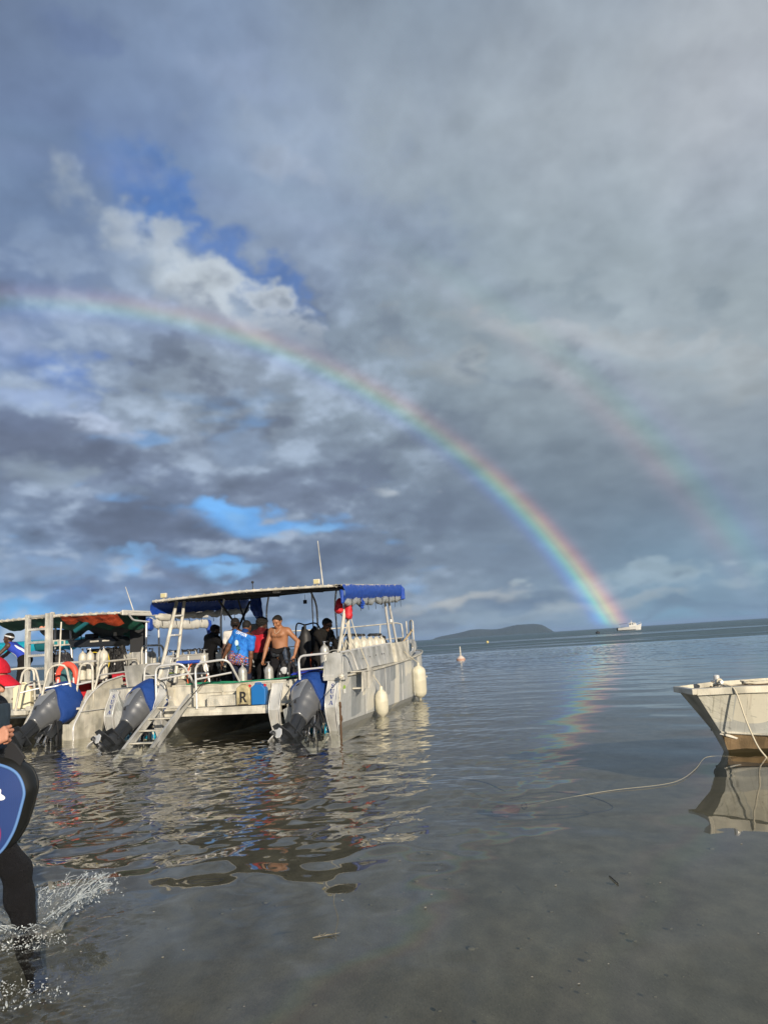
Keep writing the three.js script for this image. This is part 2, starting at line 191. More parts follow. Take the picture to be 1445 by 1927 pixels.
const M = {
  hull: std([1, 1, 1], 0.45, 0.2, { map: hullMap, bumpMap: sized(T_GRIT, 0.9), bumpScale: 0.003 }),
  alu: std([1, 1, 1], 0.42, 0.22, { map: sized(T_ALU, 1.3), bumpMap: sized(T_GRIT, 0.9), bumpScale: 0.0025 }),
  aluWarm: std([1, 1, 0.98], 0.6, 0.08, { map: sized(T_CREAM, 1.1), bumpMap: sized(T_GRIT, 0.7), bumpScale: 0.003 }),
  tube: std([0.72, 0.72, 0.7], 0.35, 0.3, { bumpMap: sized(T_FINE, 0.2), bumpScale: 0.0006 }),
  white: std([1, 1, 1], 0.5, 0, { map: sized(T_CREAM, 0.8) }),
  dark: std([0.022, 0.023, 0.025], 0.55), black: std([0.012, 0.012, 0.013], 0.7), rubber: std([0.02, 0.02, 0.021], 0.8),
  steel: std([0.6, 0.6, 0.6], 0.25, 0.9), brass: std([0.5, 0.42, 0.28], 0.35, 0.8),
  rope: std([0.62, 0.57, 0.44], 0.9, 0, { bumpMap: sized(T_FINE, 0.06), bumpScale: 0.002 }), ropeBlack: std([0.02, 0.02, 0.02], 0.9),
  tank: std([1, 1, 0.97], 0.42, 0.1, { map: sized(T_CREAM, 0.6) }), tankAlu: std([0.9, 0.9, 0.9], 0.38, 0.35, { map: sized(T_ALU, 0.5) }), tankWhite: std([1, 1, 0.97], 0.4, 0, { map: sized(T_CREAM, 0.7) }),
  yellow: std([0.72, 0.55, 0.03], 0.5), lime: std([0.55, 0.68, 0.05], 0.5), red: std([0.55, 0.02, 0.03], 0.6), orange: std([0.72, 0.13, 0.03], 0.6),
  blueVinyl: phys([0.012, 0.07, 0.42], 0.38, 0, { bumpMap: sized(T_GRIT, 0.5), bumpScale: 0.012, clearcoat: 0.2, clearcoatRoughness: 0.3 }),
  navyVinyl: std([0.01, 0.025, 0.14], 0.5, 0, { bumpMap: sized(T_GRIT, 0.5), bumpScale: 0.01 }),
  blueCover: std([0.007, 0.055, 0.27], 0.6, 0, { bumpMap: sized(T_GRIT, 0.4), bumpScale: 0.012 }),
  vinylWhite: std([0.72, 0.7, 0.62], 0.5, 0, { bumpMap: sized(T_GRIT, 0.4), bumpScale: 0.012 }), vinylGrey: std([0.36, 0.39, 0.4], 0.3, 0, { bumpMap: sized(T_GRIT, 0.3), bumpScale: 0.015 }),
  canvasDark: std([0.03, 0.032, 0.036], 0.8), cowl: phys([0.15, 0.158, 0.168], 0.36, 0.5, { clearcoat: 0.6, clearcoatRoughness: 0.2 }), cowlHighlight: phys([0.36, 0.375, 0.39], 0.34, 0.5, { clearcoat: 0.6, clearcoatRoughness: 0.2 }),
  leg: std([0.03, 0.034, 0.04], 0.42, 0.3), zinc: std([0.72, 0.73, 0.72], 0.35, 0.3), glass: std([0.02, 0.03, 0.035], 0.08),
  teal: std([0.0, 0.36, 0.5], 0.5, 0, { bumpMap: sized(T_GRIT, 0.9), bumpScale: 0.02 }), green: std([0.01, 0.1, 0.065], 0.6, 0, { bumpMap: sized(T_GRIT, 0.6), bumpScale: 0.02 }), orangeTarp: std([0.42, 0.055, 0.012], 0.6, 0, { bumpMap: sized(T_GRIT, 0.5), bumpScale: 0.02 }),
  greenRope: std([0.02, 0.25, 0.13], 0.7), wood: std([0.5, 0.38, 0.22], 0.7), rust: std([0.11, 0.06, 0.03], 0.9, 0, { bumpMap: sized(T_FINE, 0.1), bumpScale: 0.006 }),
};
const font = await new FontLoader().loadAsync('fonts/droid/droid_serif_bold.typeface.json'), fontSans = await new FontLoader().loadAsync('fonts/droid/droid_sans_bold.typeface.json');
const letter = (s, size, f = font, depth = 0.003) => { const g = new TextGeometry(s, { font: f, size, depth, curveSegments: 4, bevelEnabled: false }); g.computeBoundingBox(); const b = g.boundingBox; return g.translate(-(b.min.x + b.max.x) / 2, -(b.min.y + b.max.y) / 2, 0); };

// ---------------------------------------------------------------- setting: water, sea bed, island
const WAVES = (() => { // calm bay: a few long undulations, many short ripples
  const r = random(21), out = [];
  const add = (n, l0, l1, slope, dir, spread, band) => { for (let i = 0; i < n; i++) { const l = l0 * (l1 / l0) ** ((i + r()) / n), a = dir + (r() - 0.5) * 2 * spread, k = 2 * PI / l; out.push([cos(a) * k, sin(a) * k, (slope / k) * (0.6 + 0.8 * r()) * sqrt(2 / n), r() * 2 * PI, band]); } };
  add(10, 0.9, 3.2, 0.016, PI / 2 + 0.25, 0.9, 0); add(14, 0.34, 0.9, 0.022, PI / 2 + 0.1, 1.0, 1); add(12, 0.12, 0.34, 0.02, PI / 2 - 0.1, 1.25, 2);
  return out;
})();
const LEG_AT = [-2.17, -4.68];
function seaAt(x, z, out) { // height and slopes
  const r = hypot(x, z), patch = 0.75 + 0.6 * noise2(x * 0.16 + 3, z * 0.3), boats = smooth(4.1, 6.6, -z) * smooth(3.2, -0.5, x + (z + 12) * 0.1) , gust = 0.5 + 0.5 * noise2(x * 0.05, z * 0.11 + 4);
  const a0 = 0.5 + 0.9 * boats + smooth(14, 40, r) * 0.5, a1 = patch * (0.14 + 2.1 * boats + 0.5 * smooth(10, 24, r) * gust), a2 = (0.04 + 2.0 * boats * smooth(4.4, 9, -z) + smooth(12, 26, r) * 0.9 * gust) * (0.7 + 0.6 * patch), windy = smooth(44, 66, r + 14 * noise2(x * 0.06, z * 0.12)), fade = smooth(74.5, 68, r);
  let h = 0, hx = 0, hz = 0;
  for (const w of WAVES) { const A = w[2] * (w[4] === 0 ? a0 : w[4] === 1 ? a1 + 2.2 * windy : a2 + 3 * windy) * fade, p = w[0] * x + w[1] * z + w[3], s = sin(p), c = cos(p); h += A * s; hx += A * w[0] * c; hz += A * w[1] * c; }
  // rings and chop round the wading leg
  for (const [cx, cz, R, A] of [[LEG_AT[0] - 0.05, LEG_AT[1] + 0.1, 0.36, 0.016], [-1.68, -3.5, 0.26, 0.014]]) { const dx = x - cx, dz = z - cz, d = hypot(dx, dz) + 1e-4, e = A * exp(-(d / R) * (d / R)); if (e > 1e-4) { const q = (u, v) => e * (noise3(u * 7, v * 7, 1) + 0.6 * noise3(u * 15, v * 15, 5) + 0.35 * sin(hypot(u - cx, v - cz) * 42)), f = q(x, z), s = 0.004; h += f; hx += (q(x + s, z) - f) / s; hz += (q(x, z + s) - f) / s; } }
  out[0] = h; out[1] = hx; out[2] = hz;
}
{
  const NR = 900, NA = 860, A = 44 * RAD, R0 = 1.6, R1 = 75, pos = new Float32Array((NR + 1) * (NA + 1) * 3), nor = new Float32Array(pos.length), idx = new Uint32Array(NR * NA * 6), o = [0, 0, 0];
  let k = 0, q = 0;
  for (let i = 0; i <= NR; i++) { const r = R0 * (R1 / R0) ** (i / NR); for (let j = 0; j <= NA; j++, k += 3) { const a = -A + (2 * A * j) / NA, x = r * sin(a), z = -r * cos(a); seaAt(x, z, o); const l = 1 / hypot(o[1], 1, o[2]); pos[k] = x; pos[k + 1] = o[0]; pos[k + 2] = z; nor[k] = -o[1] * l; nor[k + 1] = l; nor[k + 2] = -o[2] * l; } }
  for (let i = 0; i < NR; i++) for (let j = 0; j < NA; j++) { const a = i * (NA + 1) + j; idx[q++] = a; idx[q++] = a + 1; idx[q++] = a + NA + 1; idx[q++] = a + 1; idx[q++] = a + NA + 2; idx[q++] = a + NA + 1; }
  const g = new THREE.BufferGeometry(); g.setAttribute('position', new THREE.BufferAttribute(pos, 3)); g.setAttribute('normal', new THREE.BufferAttribute(nor, 3)); g.setIndex(new THREE.BufferAttribute(idx, 1));
  const clear = phys([0.86, 0.86, 0.8], 0.015, 0, { transmission: 1, thickness: 0, ior: 1.333, specularIntensity: 1 });
  tag(part('shallow_water', g, clear), 'calm shallow bay water round the boats, mirroring them in ripples', 'water', null, 'structure');
  // beyond the wind line the sea is ruffled
  const chop = tex(512, (u, v) => { const e = 1 / 512, H = (a, b) => torus(a - floor(a), b, 1, 4, 5) + 0.5 * torus(a - floor(a), b, 1, 9, 4, 3), s = 9, dx = (H(u + e, v) - H(u, v)) * s, dy = (H(u, min(0.999, v + e)) - H(u, v)) * s, l = 1 / hypot(dx, dy, 1); return [0.5 - 0.5 * dx * l, 0.5 - 0.5 * dy * l, 0.5 + 0.5 * l]; }, false);
  const rough = (c, rg, n, m) => phys(c, rg, 0, { ior: 1.333, specularIntensity: 0.75, normalMap: sized(chop, m), normalScale: new THREE.Vector2(n, n) });
  const ring = (r0, r1, a0, a1, y0, nr, na) => { const p = [], uv = [], ix = []; for (let i = 0; i <= nr; i++) { const r = r0 * (r1 / r0) ** (i / nr); for (let j = 0; j <= na; j++) { const a = a0 + (a1 - a0) * j / na, x = r * sin(a), z = -r * cos(a); p.push(x, y0, z); uv.push(x, z); } } for (let i = 0; i < nr; i++) for (let j = 0; j < na; j++) { const a = i * (na + 1) + j; ix.push(a, a + 1, a + na + 1, a + 1, a + na + 2, a + na + 1); } const g = new THREE.BufferGeometry(); g.setAttribute('position', new THREE.Float32BufferAttribute(p, 3)); g.setAttribute('uv', new THREE.Float32BufferAttribute(uv, 2)); g.setIndex(ix); g.computeVertexNormals(); return g; };
  const seaRing = ring(74, 9000, 0, 2 * PI, -0.06, 24, 2160); { const q = seaRing.attributes.position; for (let i = 0; i < 2161; i++) { const a = i / 2160 * 2 * PI, r = 57 + 13 * noise2(cos(a) * 8, sin(a) * 8) + 9 * noise2(cos(a) * 34, sin(a) * 34) + 5 * noise2(cos(a) * 120, sin(a) * 120); q.setXYZ(i, r * sin(a), -0.06, -r * cos(a)); } }
  tag(part('sea', seaRing, rough([0.05, 0.098, 0.104], 0.3, 0.5, 9)), 'wind ruffled grey green sea out to the horizon', 'sea', null, 'structure');
  { // slicks of smooth water lying on the ruffled sea, cat's paws of ruffled water on the smooth
    const r = random(55), slick = [], paw = []; const patch = (list, rr, a, L, Wd, y) => { const p = [], n = 48, x0 = rr * sin(a), z0 = -rr * cos(a); p.push(x0, y, z0); for (let i = 0; i <= n; i++) { const t = i / n * 2 * PI, k = 1 + 0.35 * noise2(cos(t) * 1.6 + rr, sin(t) * 1.6) + 0.14 * noise2(cos(t) * 5 + a * 9, sin(t) * 5), u = cos(t) * L * k, v = sin(t) * Wd * k; p.push(x0 + u * cos(a) + v * sin(a), y, z0 + u * sin(a) - v * cos(a)); } const ix = []; for (let i = 1; i <= n; i++) ix.push(0, i + 1, i); const g = new THREE.BufferGeometry(); g.setAttribute('position', new THREE.Float32BufferAttribute(p, 3)); g.setAttribute('uv', new THREE.Float32BufferAttribute(p.flatMap((_, i) => (i % 3 === 0 ? [p[i], p[i + 2]] : [])), 2)); g.setIndex(ix); g.computeVertexNormals(); list.push(g); };
    for (let i = 0; i < 26; i++) patch(slick, 66 + 70 * r() * r(), (-6 + 42 * r()) * RAD, 4 + 16 * r(), 0.8 + 3.2 * r(), -0.045 - 0.0004 * i); for (let i = 0; i < 8; i++) patch(slick, 140 + 160 * r(), (-4 + 36 * r()) * RAD, 20 + 40 * r(), 3 + 7 * r(), -0.03 - 0.0004 * i);
    tag(part('calm_streak', mergeGeometries(slick), rough([0.045, 0.075, 0.08], 0.1, 0.16, 5)), 'smooth slicks lying in streaks on the ruffled sea', 'water', null, 'structure'); }
  tag(part('bay_water', ring(1.6, 72, A, 2 * PI - A, -0.012, 30, 90), rough([0.04, 0.045, 0.04], 0.06, 0.12, 5)), 'calm bay water on either side of the boats', 'water', null, 'structure');
  // sand under the shallow water
  const sand = tex(1024, (u, v) => { const n = torus(u, v, 1, 2, 5), f = torus(u, v, 3, 16, 3, 5), sp = torus(u, v, 9, 24, 2, 9); let k = 0.405 + 0.09 * n + 0.06 * f; if (sp > 0.5) k -= 0.12; if (sp < -0.55) k += 0.14; return [k * 1.02, k * 0.99, k * 0.89]; });
  const bed = new THREE.PlaneGeometry(170, 170, 220, 220).rotateX(-PI / 2).translate(0, 0, -60), bp = bed.attributes.position, buv = bed.attributes.uv;
  for (let i = 0; i < bp.count; i++) { const x = bp.getX(i), z = bp.getZ(i), d = max(0, -z - 2); bp.setY(i, -0.22 - 0.03 * min(d, 8) - 0.012 * max(0, d - 8) + 0.02 * noise2(x * 0.7, z * 1.1) + 0.03 * noise2(x * 0.2, z * 0.25)); buv.setXY(i, x / 3.1, z / 3.1); }
  bed.computeVertexNormals();
  tag(part('sea_bed', bed, std([0.95, 0.93, 0.86], 0.95, 0, { map: sand })), 'grey brown sand of the sea bed seen through the shallow water', 'sea bed', null, 'structure');
  const shore = new THREE.PlaneGeometry(300, 60, 1, 1).rotateX(-PI / 2).translate(0, -0.35, 55);
}
{ // island low on the horizon
  const R = 2600, prof = [[3.0, 0], [3.3, 0.1], [3.8, 0.2], [4.4, 0.27], [4.9, 0.33], [5.4, 0.42], [5.9, 0.52], [6.4, 0.54], [6.9, 0.5], [7.4, 0.45], [7.9, 0.44], [8.3, 0.5], [8.8, 0.58], [9.4, 0.68], [10.1, 0.66], [10.6, 0.66], [11.0, 0.6], [11.4, 0.42], [11.7, 0.2], [12.0, 0]];
  const hgt = (a) => { for (let i = 0; i < prof.length - 1; i++) if (a <= prof[i + 1][0]) { const t = clamp((a - prof[i][0]) / (prof[i + 1][0] - prof[i][0])); return mix(prof[i][1], prof[i + 1][1], t); } return 0; };
  const NA = 150, ND = 24, p = [], ix = [];
  for (let i = 0; i <= ND; i++) for (let j = 0; j <= NA; j++) { const a = mix(2.9, 12.1, j / NA), t = i / ND, r = R + (t - 0.5) * 420, top = hgt(a + 0.05 * noise2(a * 3, t * 3)) * RAD * R + 2.0, y = max(-3, top * sin(PI * t) ** 0.8 + (top > 5 ? 1.2 * noise2(a * 9, t * 9) + 0.8 * noise2(a * 26, t * 20) : 0) - 1); p.push(r * sin(a * RAD), y, -r * cos(a * RAD)); }
  for (let i = 0; i < ND; i++) for (let j = 0; j < NA; j++) { const a = i * (NA + 1) + j; ix.push(a, a + 1, a + NA + 1, a + 1, a + NA + 2, a + NA + 1); }
  const g = new THREE.BufferGeometry(); g.setAttribute('position', new THREE.Float32BufferAttribute(p, 3)); g.setIndex(ix); g.computeVertexNormals();
  tag(part('island', g, std([0.042, 0.058, 0.042], 1)), 'low wooded island with two humps far off on the horizon', 'island', null, 'structure');
}
scene.fog = new THREE.FogExp2(new THREE.Color().setRGB(0.42, 0.62, 0.95), 1.6e-4);

// ---------------------------------------------------------------- outboard motor (a part of its boat)
function superRing(hw, hf, ha, n = 22, pw = 0.72) { const out = []; for (let i = 0; i < n; i++) { const t = (i / n) * 2 * PI, c = cos(t), s = sin(t); out.push([Math.sign(c) * abs(c) ** pw * hw, 0, Math.sign(s) * abs(s) ** pw * (s > 0 ? ha : hf)]); } return out; }
const COWL = [[-0.36, 0.1, 0.12, 0.16], [-0.2, 0.13, 0.15, 0.19], [-0.06, 0.18, 0.2, 0.24], [0.04, 0.225, 0.26, 0.27], [0.14, 0.262, 0.315, 0.295], [0.3, 0.285, 0.35, 0.31], [0.48, 0.285, 0.345, 0.29], [0.62, 0.26, 0.31, 0.25], [0.72, 0.205, 0.25, 0.19], [0.79, 0.11, 0.14, 0.1], [0.81, 0.02, 0.03, 0.02]];
function cowlAt(y, th) { let i = 0; while (i < COWL.length - 2 && COWL[i + 1][0] < y) i++; const A = COWL[i], B = COWL[i + 1], t = clamp((y - A[0]) / (B[0] - A[0])), q = t * t * (3 - 2 * t) * 0.4 + t * 0.6, c = cos(th), s = sin(th), pw = 0.74, h = (k) => mix(A[k], B[k], q) * (k === 1 ? 1.1 : 1.04); return [Math.sign(c) * abs(c) ** pw * h(1), y, 0.22 + Math.sign(s) * abs(s) ** pw * (s > 0 ? h(3) : h(2))]; }
function outboard(parent, pos, tilt, steer, roll = 0, scale = 0.97) {
  const o = new THREE.Group(); o.name = 'outboard_motor'; o.position.set(...pos); o.rotation.set(-tilt * RAD, -steer * RAD, roll * RAD, 'XYZ'); o.scale.setScalar(scale); parent.add(o);
  const N = 40, seam = (th) => 0.08 + 0.3 * max(0, sin(th)) ** 1.4 - 0.12 * max(0, -sin(th));
  const skin = (y0, y1, n, grow, wob) => { const rings = []; for (let i = 0; i <= n; i++) { const r = []; for (let j = 0; j < N; j++) { const th = (j / N) * 2 * PI, a = y0(th), b = y1(th), p = cowlAt(mix(a, b, i / n), th), w = grow + (wob ? 0.008 * noise3(p[0] * 7, p[1] * 5, p[2] * 7) + 0.005 * noise3(p[0] * 20, p[1] * 12, p[2] * 20) : 0), l = hypot(p[0], p[2] - 0.22) + 1e-6; r.push([p[0] * (1 + w / l), p[1] + (p[1] > 0.6 ? w * 0.8 : 0), 0.22 + (p[2] - 0.22) * (1 + w / l)]); } rings.push(r); } return loft(rings, true, true); };
  part('cowling', skin((t) => -0.36, (t) => seam(t) + 0.03, 18, 0), M.cowl, o);
  part('rear_highlight', (() => { const rings = []; for (let i = 0; i <= 12; i++) { const r = []; for (let j = 0; j <= 14; j++) { const y = mix(-0.05, 0.34, i / 12), half = mix(0.7, 1.25, i / 12), p = cowlAt(y, PI / 2 + (j / 14 - 0.5) * half); r.push([p[0] * 1.01, p[1], p[2] + 0.008]); } rings.push(r); } return loft(rings, false, false); })(), M.cowlHighlight, o);  // highlight on the rear face, painted as a paler skin of the cowl
  part('engine_cover', skin(seam, (t) => 0.81, 18, 0.026, true), M.blueCover, o);
  const sc = []; for (const s of [-1, 1]) for (const y of [0.0, 0.14]) { const p = cowlAt(y, PI / 2 + s * 0.95); sc.push(ball(0.013, p[0], p[1], p[2])); } { const p = cowlAt(0.26, PI / 2); sc.push(box(0.07, 0.035, 0.02, p[0], p[1], p[2] + 0.006)); sc.push(box(0.03, 0.08, 0.02, 0, -0.1, cowlAt(-0.1, PI / 2)[2] + 0.004, 0.01)); }
  parts('vent', sc.slice(4), M.black, o); parts('screw', sc.slice(0, 4), M.steel, o);
  const mid = [[-0.16, 0.115, 0.13, 0.15, 0.22], [-0.3, 0.1, 0.12, 0.16, 0.22], [-0.5, 0.085, 0.1, 0.15, 0.23], [-0.72, 0.07, 0.1, 0.17, 0.24], [-0.84, 0.06, 0.12, 0.18, 0.24]].map(([y, w, f, a, z]) => superRing(w, f, a).map((p) => [p[0], y, p[2] + z]));
  part('leg', [loft(mid), box(0.05, 0.5, 0.03, 0.085, -0.5, 0.26, 0.01), box(0.05, 0.5, 0.03, -0.085, -0.5, 0.26, 0.01), box(0.2, 0.02, 0.42, 0, -0.68, 0.26, 0.008)], M.leg, o);
  part('cavitation_plate', [plate([[-0.09, 0], [-0.11, 0.3], [-0.06, 0.52], [0.06, 0.52], [0.11, 0.3], [0.09, 0]], 0.018, axes([0, -0.85, 0.1], [1, 0, 0], [0, 0, 1]))], M.leg, o);
  const torp = []; for (let i = 0; i <= 12; i++) { const t = i / 12, z = mix(0.02, 0.5, t), R = 0.068 * sqrt(max(0.02, 1 - ((t - 0.55) / 0.57) ** 2)) ; torp.push(Array.from({ length: 14 }, (_, j) => [R * cos(j / 7 * PI), -1.03 + R * sin(j / 7 * PI), z])); }
  part('gearcase', [loft(torp), plate([[0.12, -0.84], [0.42, -0.84], [0.4, -1.0], [0.36, -1.12], [0.3, -1.3], [0.26, -1.3], [0.1, -1.05]], 0.04, axes([0.02, 0, 0], [0, 0, 1], [0, 1, 0]), 0.01)], M.leg, o);
  const blades = []; for (let b = 0; b < 3; b++) { const g = plate([[0.015, 0], [0.075, 0.05], [0.09, 0.12], [0.05, 0.165], [-0.03, 0.17], [-0.07, 0.12], [-0.05, 0.05], [-0.015, 0]], 0.012, null, 0.004); g.rotateY(0.55); g.rotateZ(b * 2 * PI / 3 + 0.5); blades.push(g.translate(0, -1.03, 0.55)); }
  part('propeller_hub', [rod([0, -1.03, 0.48], [0, -1.03, 0.62], 0.055, 0.035, 14)], M.leg, o); parts('propeller_blade', blades, M.zinc, o);
  part('bracket', [box(0.2, 0.34, 0.09, 0, -0.16, 0.02, 0.02), box(0.06, 0.4, 0.14, 0.15, -0.16, -0.05, 0.02), box(0.06, 0.4, 0.14, -0.15, -0.16, -0.05, 0.02), rod([-0.2, 0, 0], [0.2, 0, 0], 0.03, 0.03, 12)], M.leg, o);
  parts('trim_ram', [rod([0.1, -0.06, 0.06], [0.1, -0.52, -0.1], 0.02), rod([-0.1, -0.06, 0.06], [-0.1, -0.52, -0.1], 0.02), rod([0.02, -0.14, 0.05], [0.02, -0.6, -0.05], 0.013)], M.steel, o);
  parts('hose', [hose([[0.12, 0.02, 0.1], [0.2, -0.15, 0.05], [0.16, -0.3, -0.02], [0.1, -0.4, -0.12]], 0.014), hose([[-0.1, 0.02, 0.1], [-0.19, -0.12, 0.04], [-0.13, -0.3, 0.0], [-0.05, -0.36, -0.12]], 0.011)], M.black, o);
  { const c = new THREE.Group(); c.name = 'motor_clamp'; c.position.set(pos[0], pos[1], pos[2]); parent.add(c); parts('clamp_plate', [box(0.05, 0.55, 0.16, -0.13, -0.16, 0.0, 0.015), box(0.05, 0.55, 0.16, 0.13, -0.16, 0.0, 0.015), box(0.22, 0.1, 0.1, 0, -0.38, 0.05, 0.02)], M.leg, c); parts('ram', [rod([-0.07, 0.0, 0.1], [-0.06, -0.5, 0.12], 0.02), rod([0.06, 0.0, 0.12], [0.07, -0.52, 0.14], 0.017)], M.steel, c); parts('cable', [hose([[-0.16, 0.1, 0.1], [-0.22, -0.15, 0.16], [-0.18, -0.4, 0.12]], 0.013), hose([[0.15, 0.12, 0.1], [0.24, -0.1, 0.14], [0.19, -0.42, 0.1]], 0.012), hose([[0.0, 0.05, 0.16], [0.05, -0.2, 0.2], [0.0, -0.45, 0.14]], 0.011)], M.black, c); }
  return o;
}

// ---------------------------------------------------------------- the catamaran in front
const place = (o, turn) => { const c = cos(turn), s = sin(turn); return (x, y, z) => [o[0] + x * c + z * s, o[1] + y, o[2] - x * s + z * c]; };
const TURN1 = -15 * RAD, ORIGIN1 = [-1.01, 0, -13.92], on1 = place(ORIGIN1, TURN1), B1 = 4.77;
function catHull(mirror, beam, bottom = -0.4) { // outer side at x = 0, bows forward (-z)
  const st = [[0, 0.03, -1.12, 0.93], [-2, 0.04, -1.12, 0.95], [-4, 0.03, -1.12, 1.0], [-5.5, 0.0, -1.1, 1.06], [-6.8, -0.06, -1.05, 1.12], [-7.6, -0.17, -0.98, 1.17], [-8.1, -0.32, -0.85, 1.2], [-8.36, -0.5, -0.7, 1.21]];
  const rings = st.map(([z, o, i, top], k) => { const kz = k > 5 ? (k - 5) * 0.14 : 0; return [[o, top, z], [o - 0.012, (top + 0.3) / 2, z], [o - 0.05, 0.12, z + (k > 5 ? 0.05 : 0)], [(o + i) / 2 + 0.06, bottom + kz, z + kz], [(o + i) / 2 - 0.06, bottom + kz, z + kz], [i + 0.05, 0.12, z], [i, 0.4, z], [mix(i, o, 0.08), 0.44, z], [mix(i, o, 0.72), 0.46, z], [o - 0.17, top - 0.02, z]].map((p) => mirror ? [-beam - p[0], p[1], p[2]] : p); });
  return flat(loft(rings));
}
{
  const boat = thing('dive_catamaran', 'bare aluminium dive catamaran with bright blue roof curtain, right of the moored pair', 'boat', ORIGIN1, TURN1);
  const P = (name, geo, mat, label) => part(name, geo, mat, boat, label);
  const hull = P('hull', catHull(false, B1), M.hull); P('hull', catHull(true, B1), M.hull);
  // weld seams, rub rail, sticker on the near hull
  part('rub_rail', [hose([[0.06, 0.94, -0.02], [0.065, 0.96, -2], [0.055, 1.01, -4], [0.03, 1.07, -5.5], [-0.03, 1.13, -6.8], [-0.15, 1.18, -7.6], [-0.3, 1.21, -8.1], [-0.52, 1.22, -8.36]], 0.022, 60), box(0.17, 0.02, 5.4, -0.045, 0.985, -3.0, 0.004, 0.021)], M.aluWarm, hull);
  for (const z of [-1.45, -2.95, -4.4, -5.6]) part('weld_seam', [rod([0.038, 0.14, z], [0.048, 0.95, z - 0.02], 0.006, 0.006, 5)], M.alu, hull);
  part('sticker', [plate([[-0.055, 0], [0.055, 0], [0.06, 0.08], [-0.06, 0.08]], 0.003, axes([0.036, 0.63, -0.18], [0, 0, -1], [0, 1, 0]), 0)], std([0.75, 0.76, 0.72], 0.5), hull); part('sticker', [plate([[-0.06, 0.082], [0.06, 0.082], [0.055, 0.13], [0, 0.15], [-0.055, 0.13]], 0.003, axes([0.036, 0.63, -0.18], [0, 0, -1], [0, 1, 0]), 0)], std([0.3, 0.5, 0.06], 0.5), hull);
  // raised bulwark with bolt holes, cream box panel, bow coaming with a hand hole
  const bw = (z0, z1, x0, x1, y0, t0, y1, t1) => flat(loft([[[x0, y0, z0], [x0 + 0.03, y0, z0], [x0 - 0.03, t0, z0], [x0 - 0.06, t0, z0]], [[x1, y1, z1], [x1 + 0.03, y1, z1], [x1 - 0.03, t1, z1], [x1 - 0.06, t1, z1]]]));
  P('bulwark', [bw(-0.3, -5.7, -B1 + 0.16, -B1 + 0.16, 0.94, 1.36, 1.03, 1.48)], M.alu); const bul = P('bulwark', [bw(-0.26, -4.4, -0.13, -0.13, 0.97, 1.36, 1.03, 1.47)], M.alu); part('cap_rail', [rod([-0.175, 1.365, -0.26], [-0.175, 1.475, -4.4], 0.02)], M.tube, bul);
  stuff(part('bolt', [[-1.0, 1.17], [-1.9, 1.2], [-2.05, 1.2], [-2.45, 1.22], [-2.9, 1.24], [-3.4, 1.25], [-3.55, 1.25], [-0.55, 1.15]].map(([z, y]) => ball(0.014, -0.121, y, z, 0.6, 1, 1, 6)), M.black, bul));
  P('box_panel', [box(0.1, 0.46, 1.3, -0.11, 1.26, -5.02, 0.012, 0.02, 0, 0.1)], M.aluWarm, 'cream coloured box panel near the bow');
  { const s = new THREE.Shape([[0, 0], [0.3, 0.03], [1.2, 0.1], [1.9, 0.17], [2.35, 0.2], [2.1, 0.36], [1.55, 0.46], [0.9, 0.475], [0, 0.47]].map((p) => new THREE.Vector2(...p))), h = new THREE.Path(); h.moveTo(0.15, 0.14); h.lineTo(1.05, 0.17); h.bezierCurveTo(1.35, 0.2, 1.3, 0.34, 1.0, 0.39); h.lineTo(0.15, 0.41); h.closePath(); s.holes.push(h);
    const g = new THREE.ExtrudeGeometry(s, { depth: 0.03, bevelEnabled: true, bevelSize: 0.008, bevelThickness: 0.008, bevelSegments: 2, curveSegments: 8 }); g.applyMatrix4(axes([-0.11, 1.04, -5.72], [-0.14, 0.02, -1], [0.02, 1, 0]));
    P('bow_coaming', [g.clone().scale(-1, 1, 1).translate(-B1, 0, 0)], M.alu); const q = P('bow_coaming', [g], M.alu); part('inner_plate', [box(0.03, 0.4, 1.7, -0.5, 1.25, -6.4, 0.01, 0, 0.12)], M.alu, q); part('frame_tube', [new THREE.TubeGeometry(new THREE.CatmullRomCurve3([[0.15, 0.14], [0.6, 0.15], [1.08, 0.18], [1.27, 0.27], [1.05, 0.37], [0.6, 0.4], [0.15, 0.41]].map(([u, v]) => V(-0.09 - 0.14 * u, 1.04 + v + 0.02 * u, -5.72 - u)), true), 60, 0.022, 8)], M.tube, q); }
  // foredeck, main deck, bridge between the hulls, stern bulkhead
  parts('foredeck', [box(B1 - 0.9, 0.04, 2.6, -B1 / 2, 1.02, -6.9), box(B1 - 1.6, 0.6, 0.05, -B1 / 2, 0.75, -8.15)], M.aluWarm, boat);
  P('deck', [box(B1 - 0.5, 0.05, 8.0, -B1 / 2, 0.455, -4.5, 0.004)], M.aluWarm);
  parts('wet_deck', [box(B1 - 2.2, 0.03, 8.0, -B1 / 2, 0.35, -4.2, 0.004), box(B1 - 2.3, 0.5, 0.04, -B1 / 2, 0.1, -7.9, 0.004)], M.aluWarm, boat);
  P('stern_beam', [box(2.42, 0.115, 0.09, -2.385, 0.415, -0.045, 0.012), box(2.42, 0.02, 0.46, -2.385, 0.482, -0.25, 0.004), box(2.36, 0.05, 0.03, -2.385, 0.375, 0.012, 0.008)], M.aluWarm);
  const bh = P('stern_bulkhead', [box(3.5, 0.44, 0.05, -1.9, 0.69, -0.47, 0.006), box(3.55, 0.035, 0.14, -1.9, 0.905, -0.5, 0.01), ...[-3.1, -2.55, -2.0, -1.5].map((x) => box(0.05, 0.4, 0.03, x, 0.68, -0.43)), box(1.9, 0.03, 0.03, -2.3, 0.76, -0.43)], M.aluWarm);
  part('tread_box', [box(0.86, 0.2, 0.2, -2.36, 0.595, -0.32, 0.012)], M.aluWarm, bh);
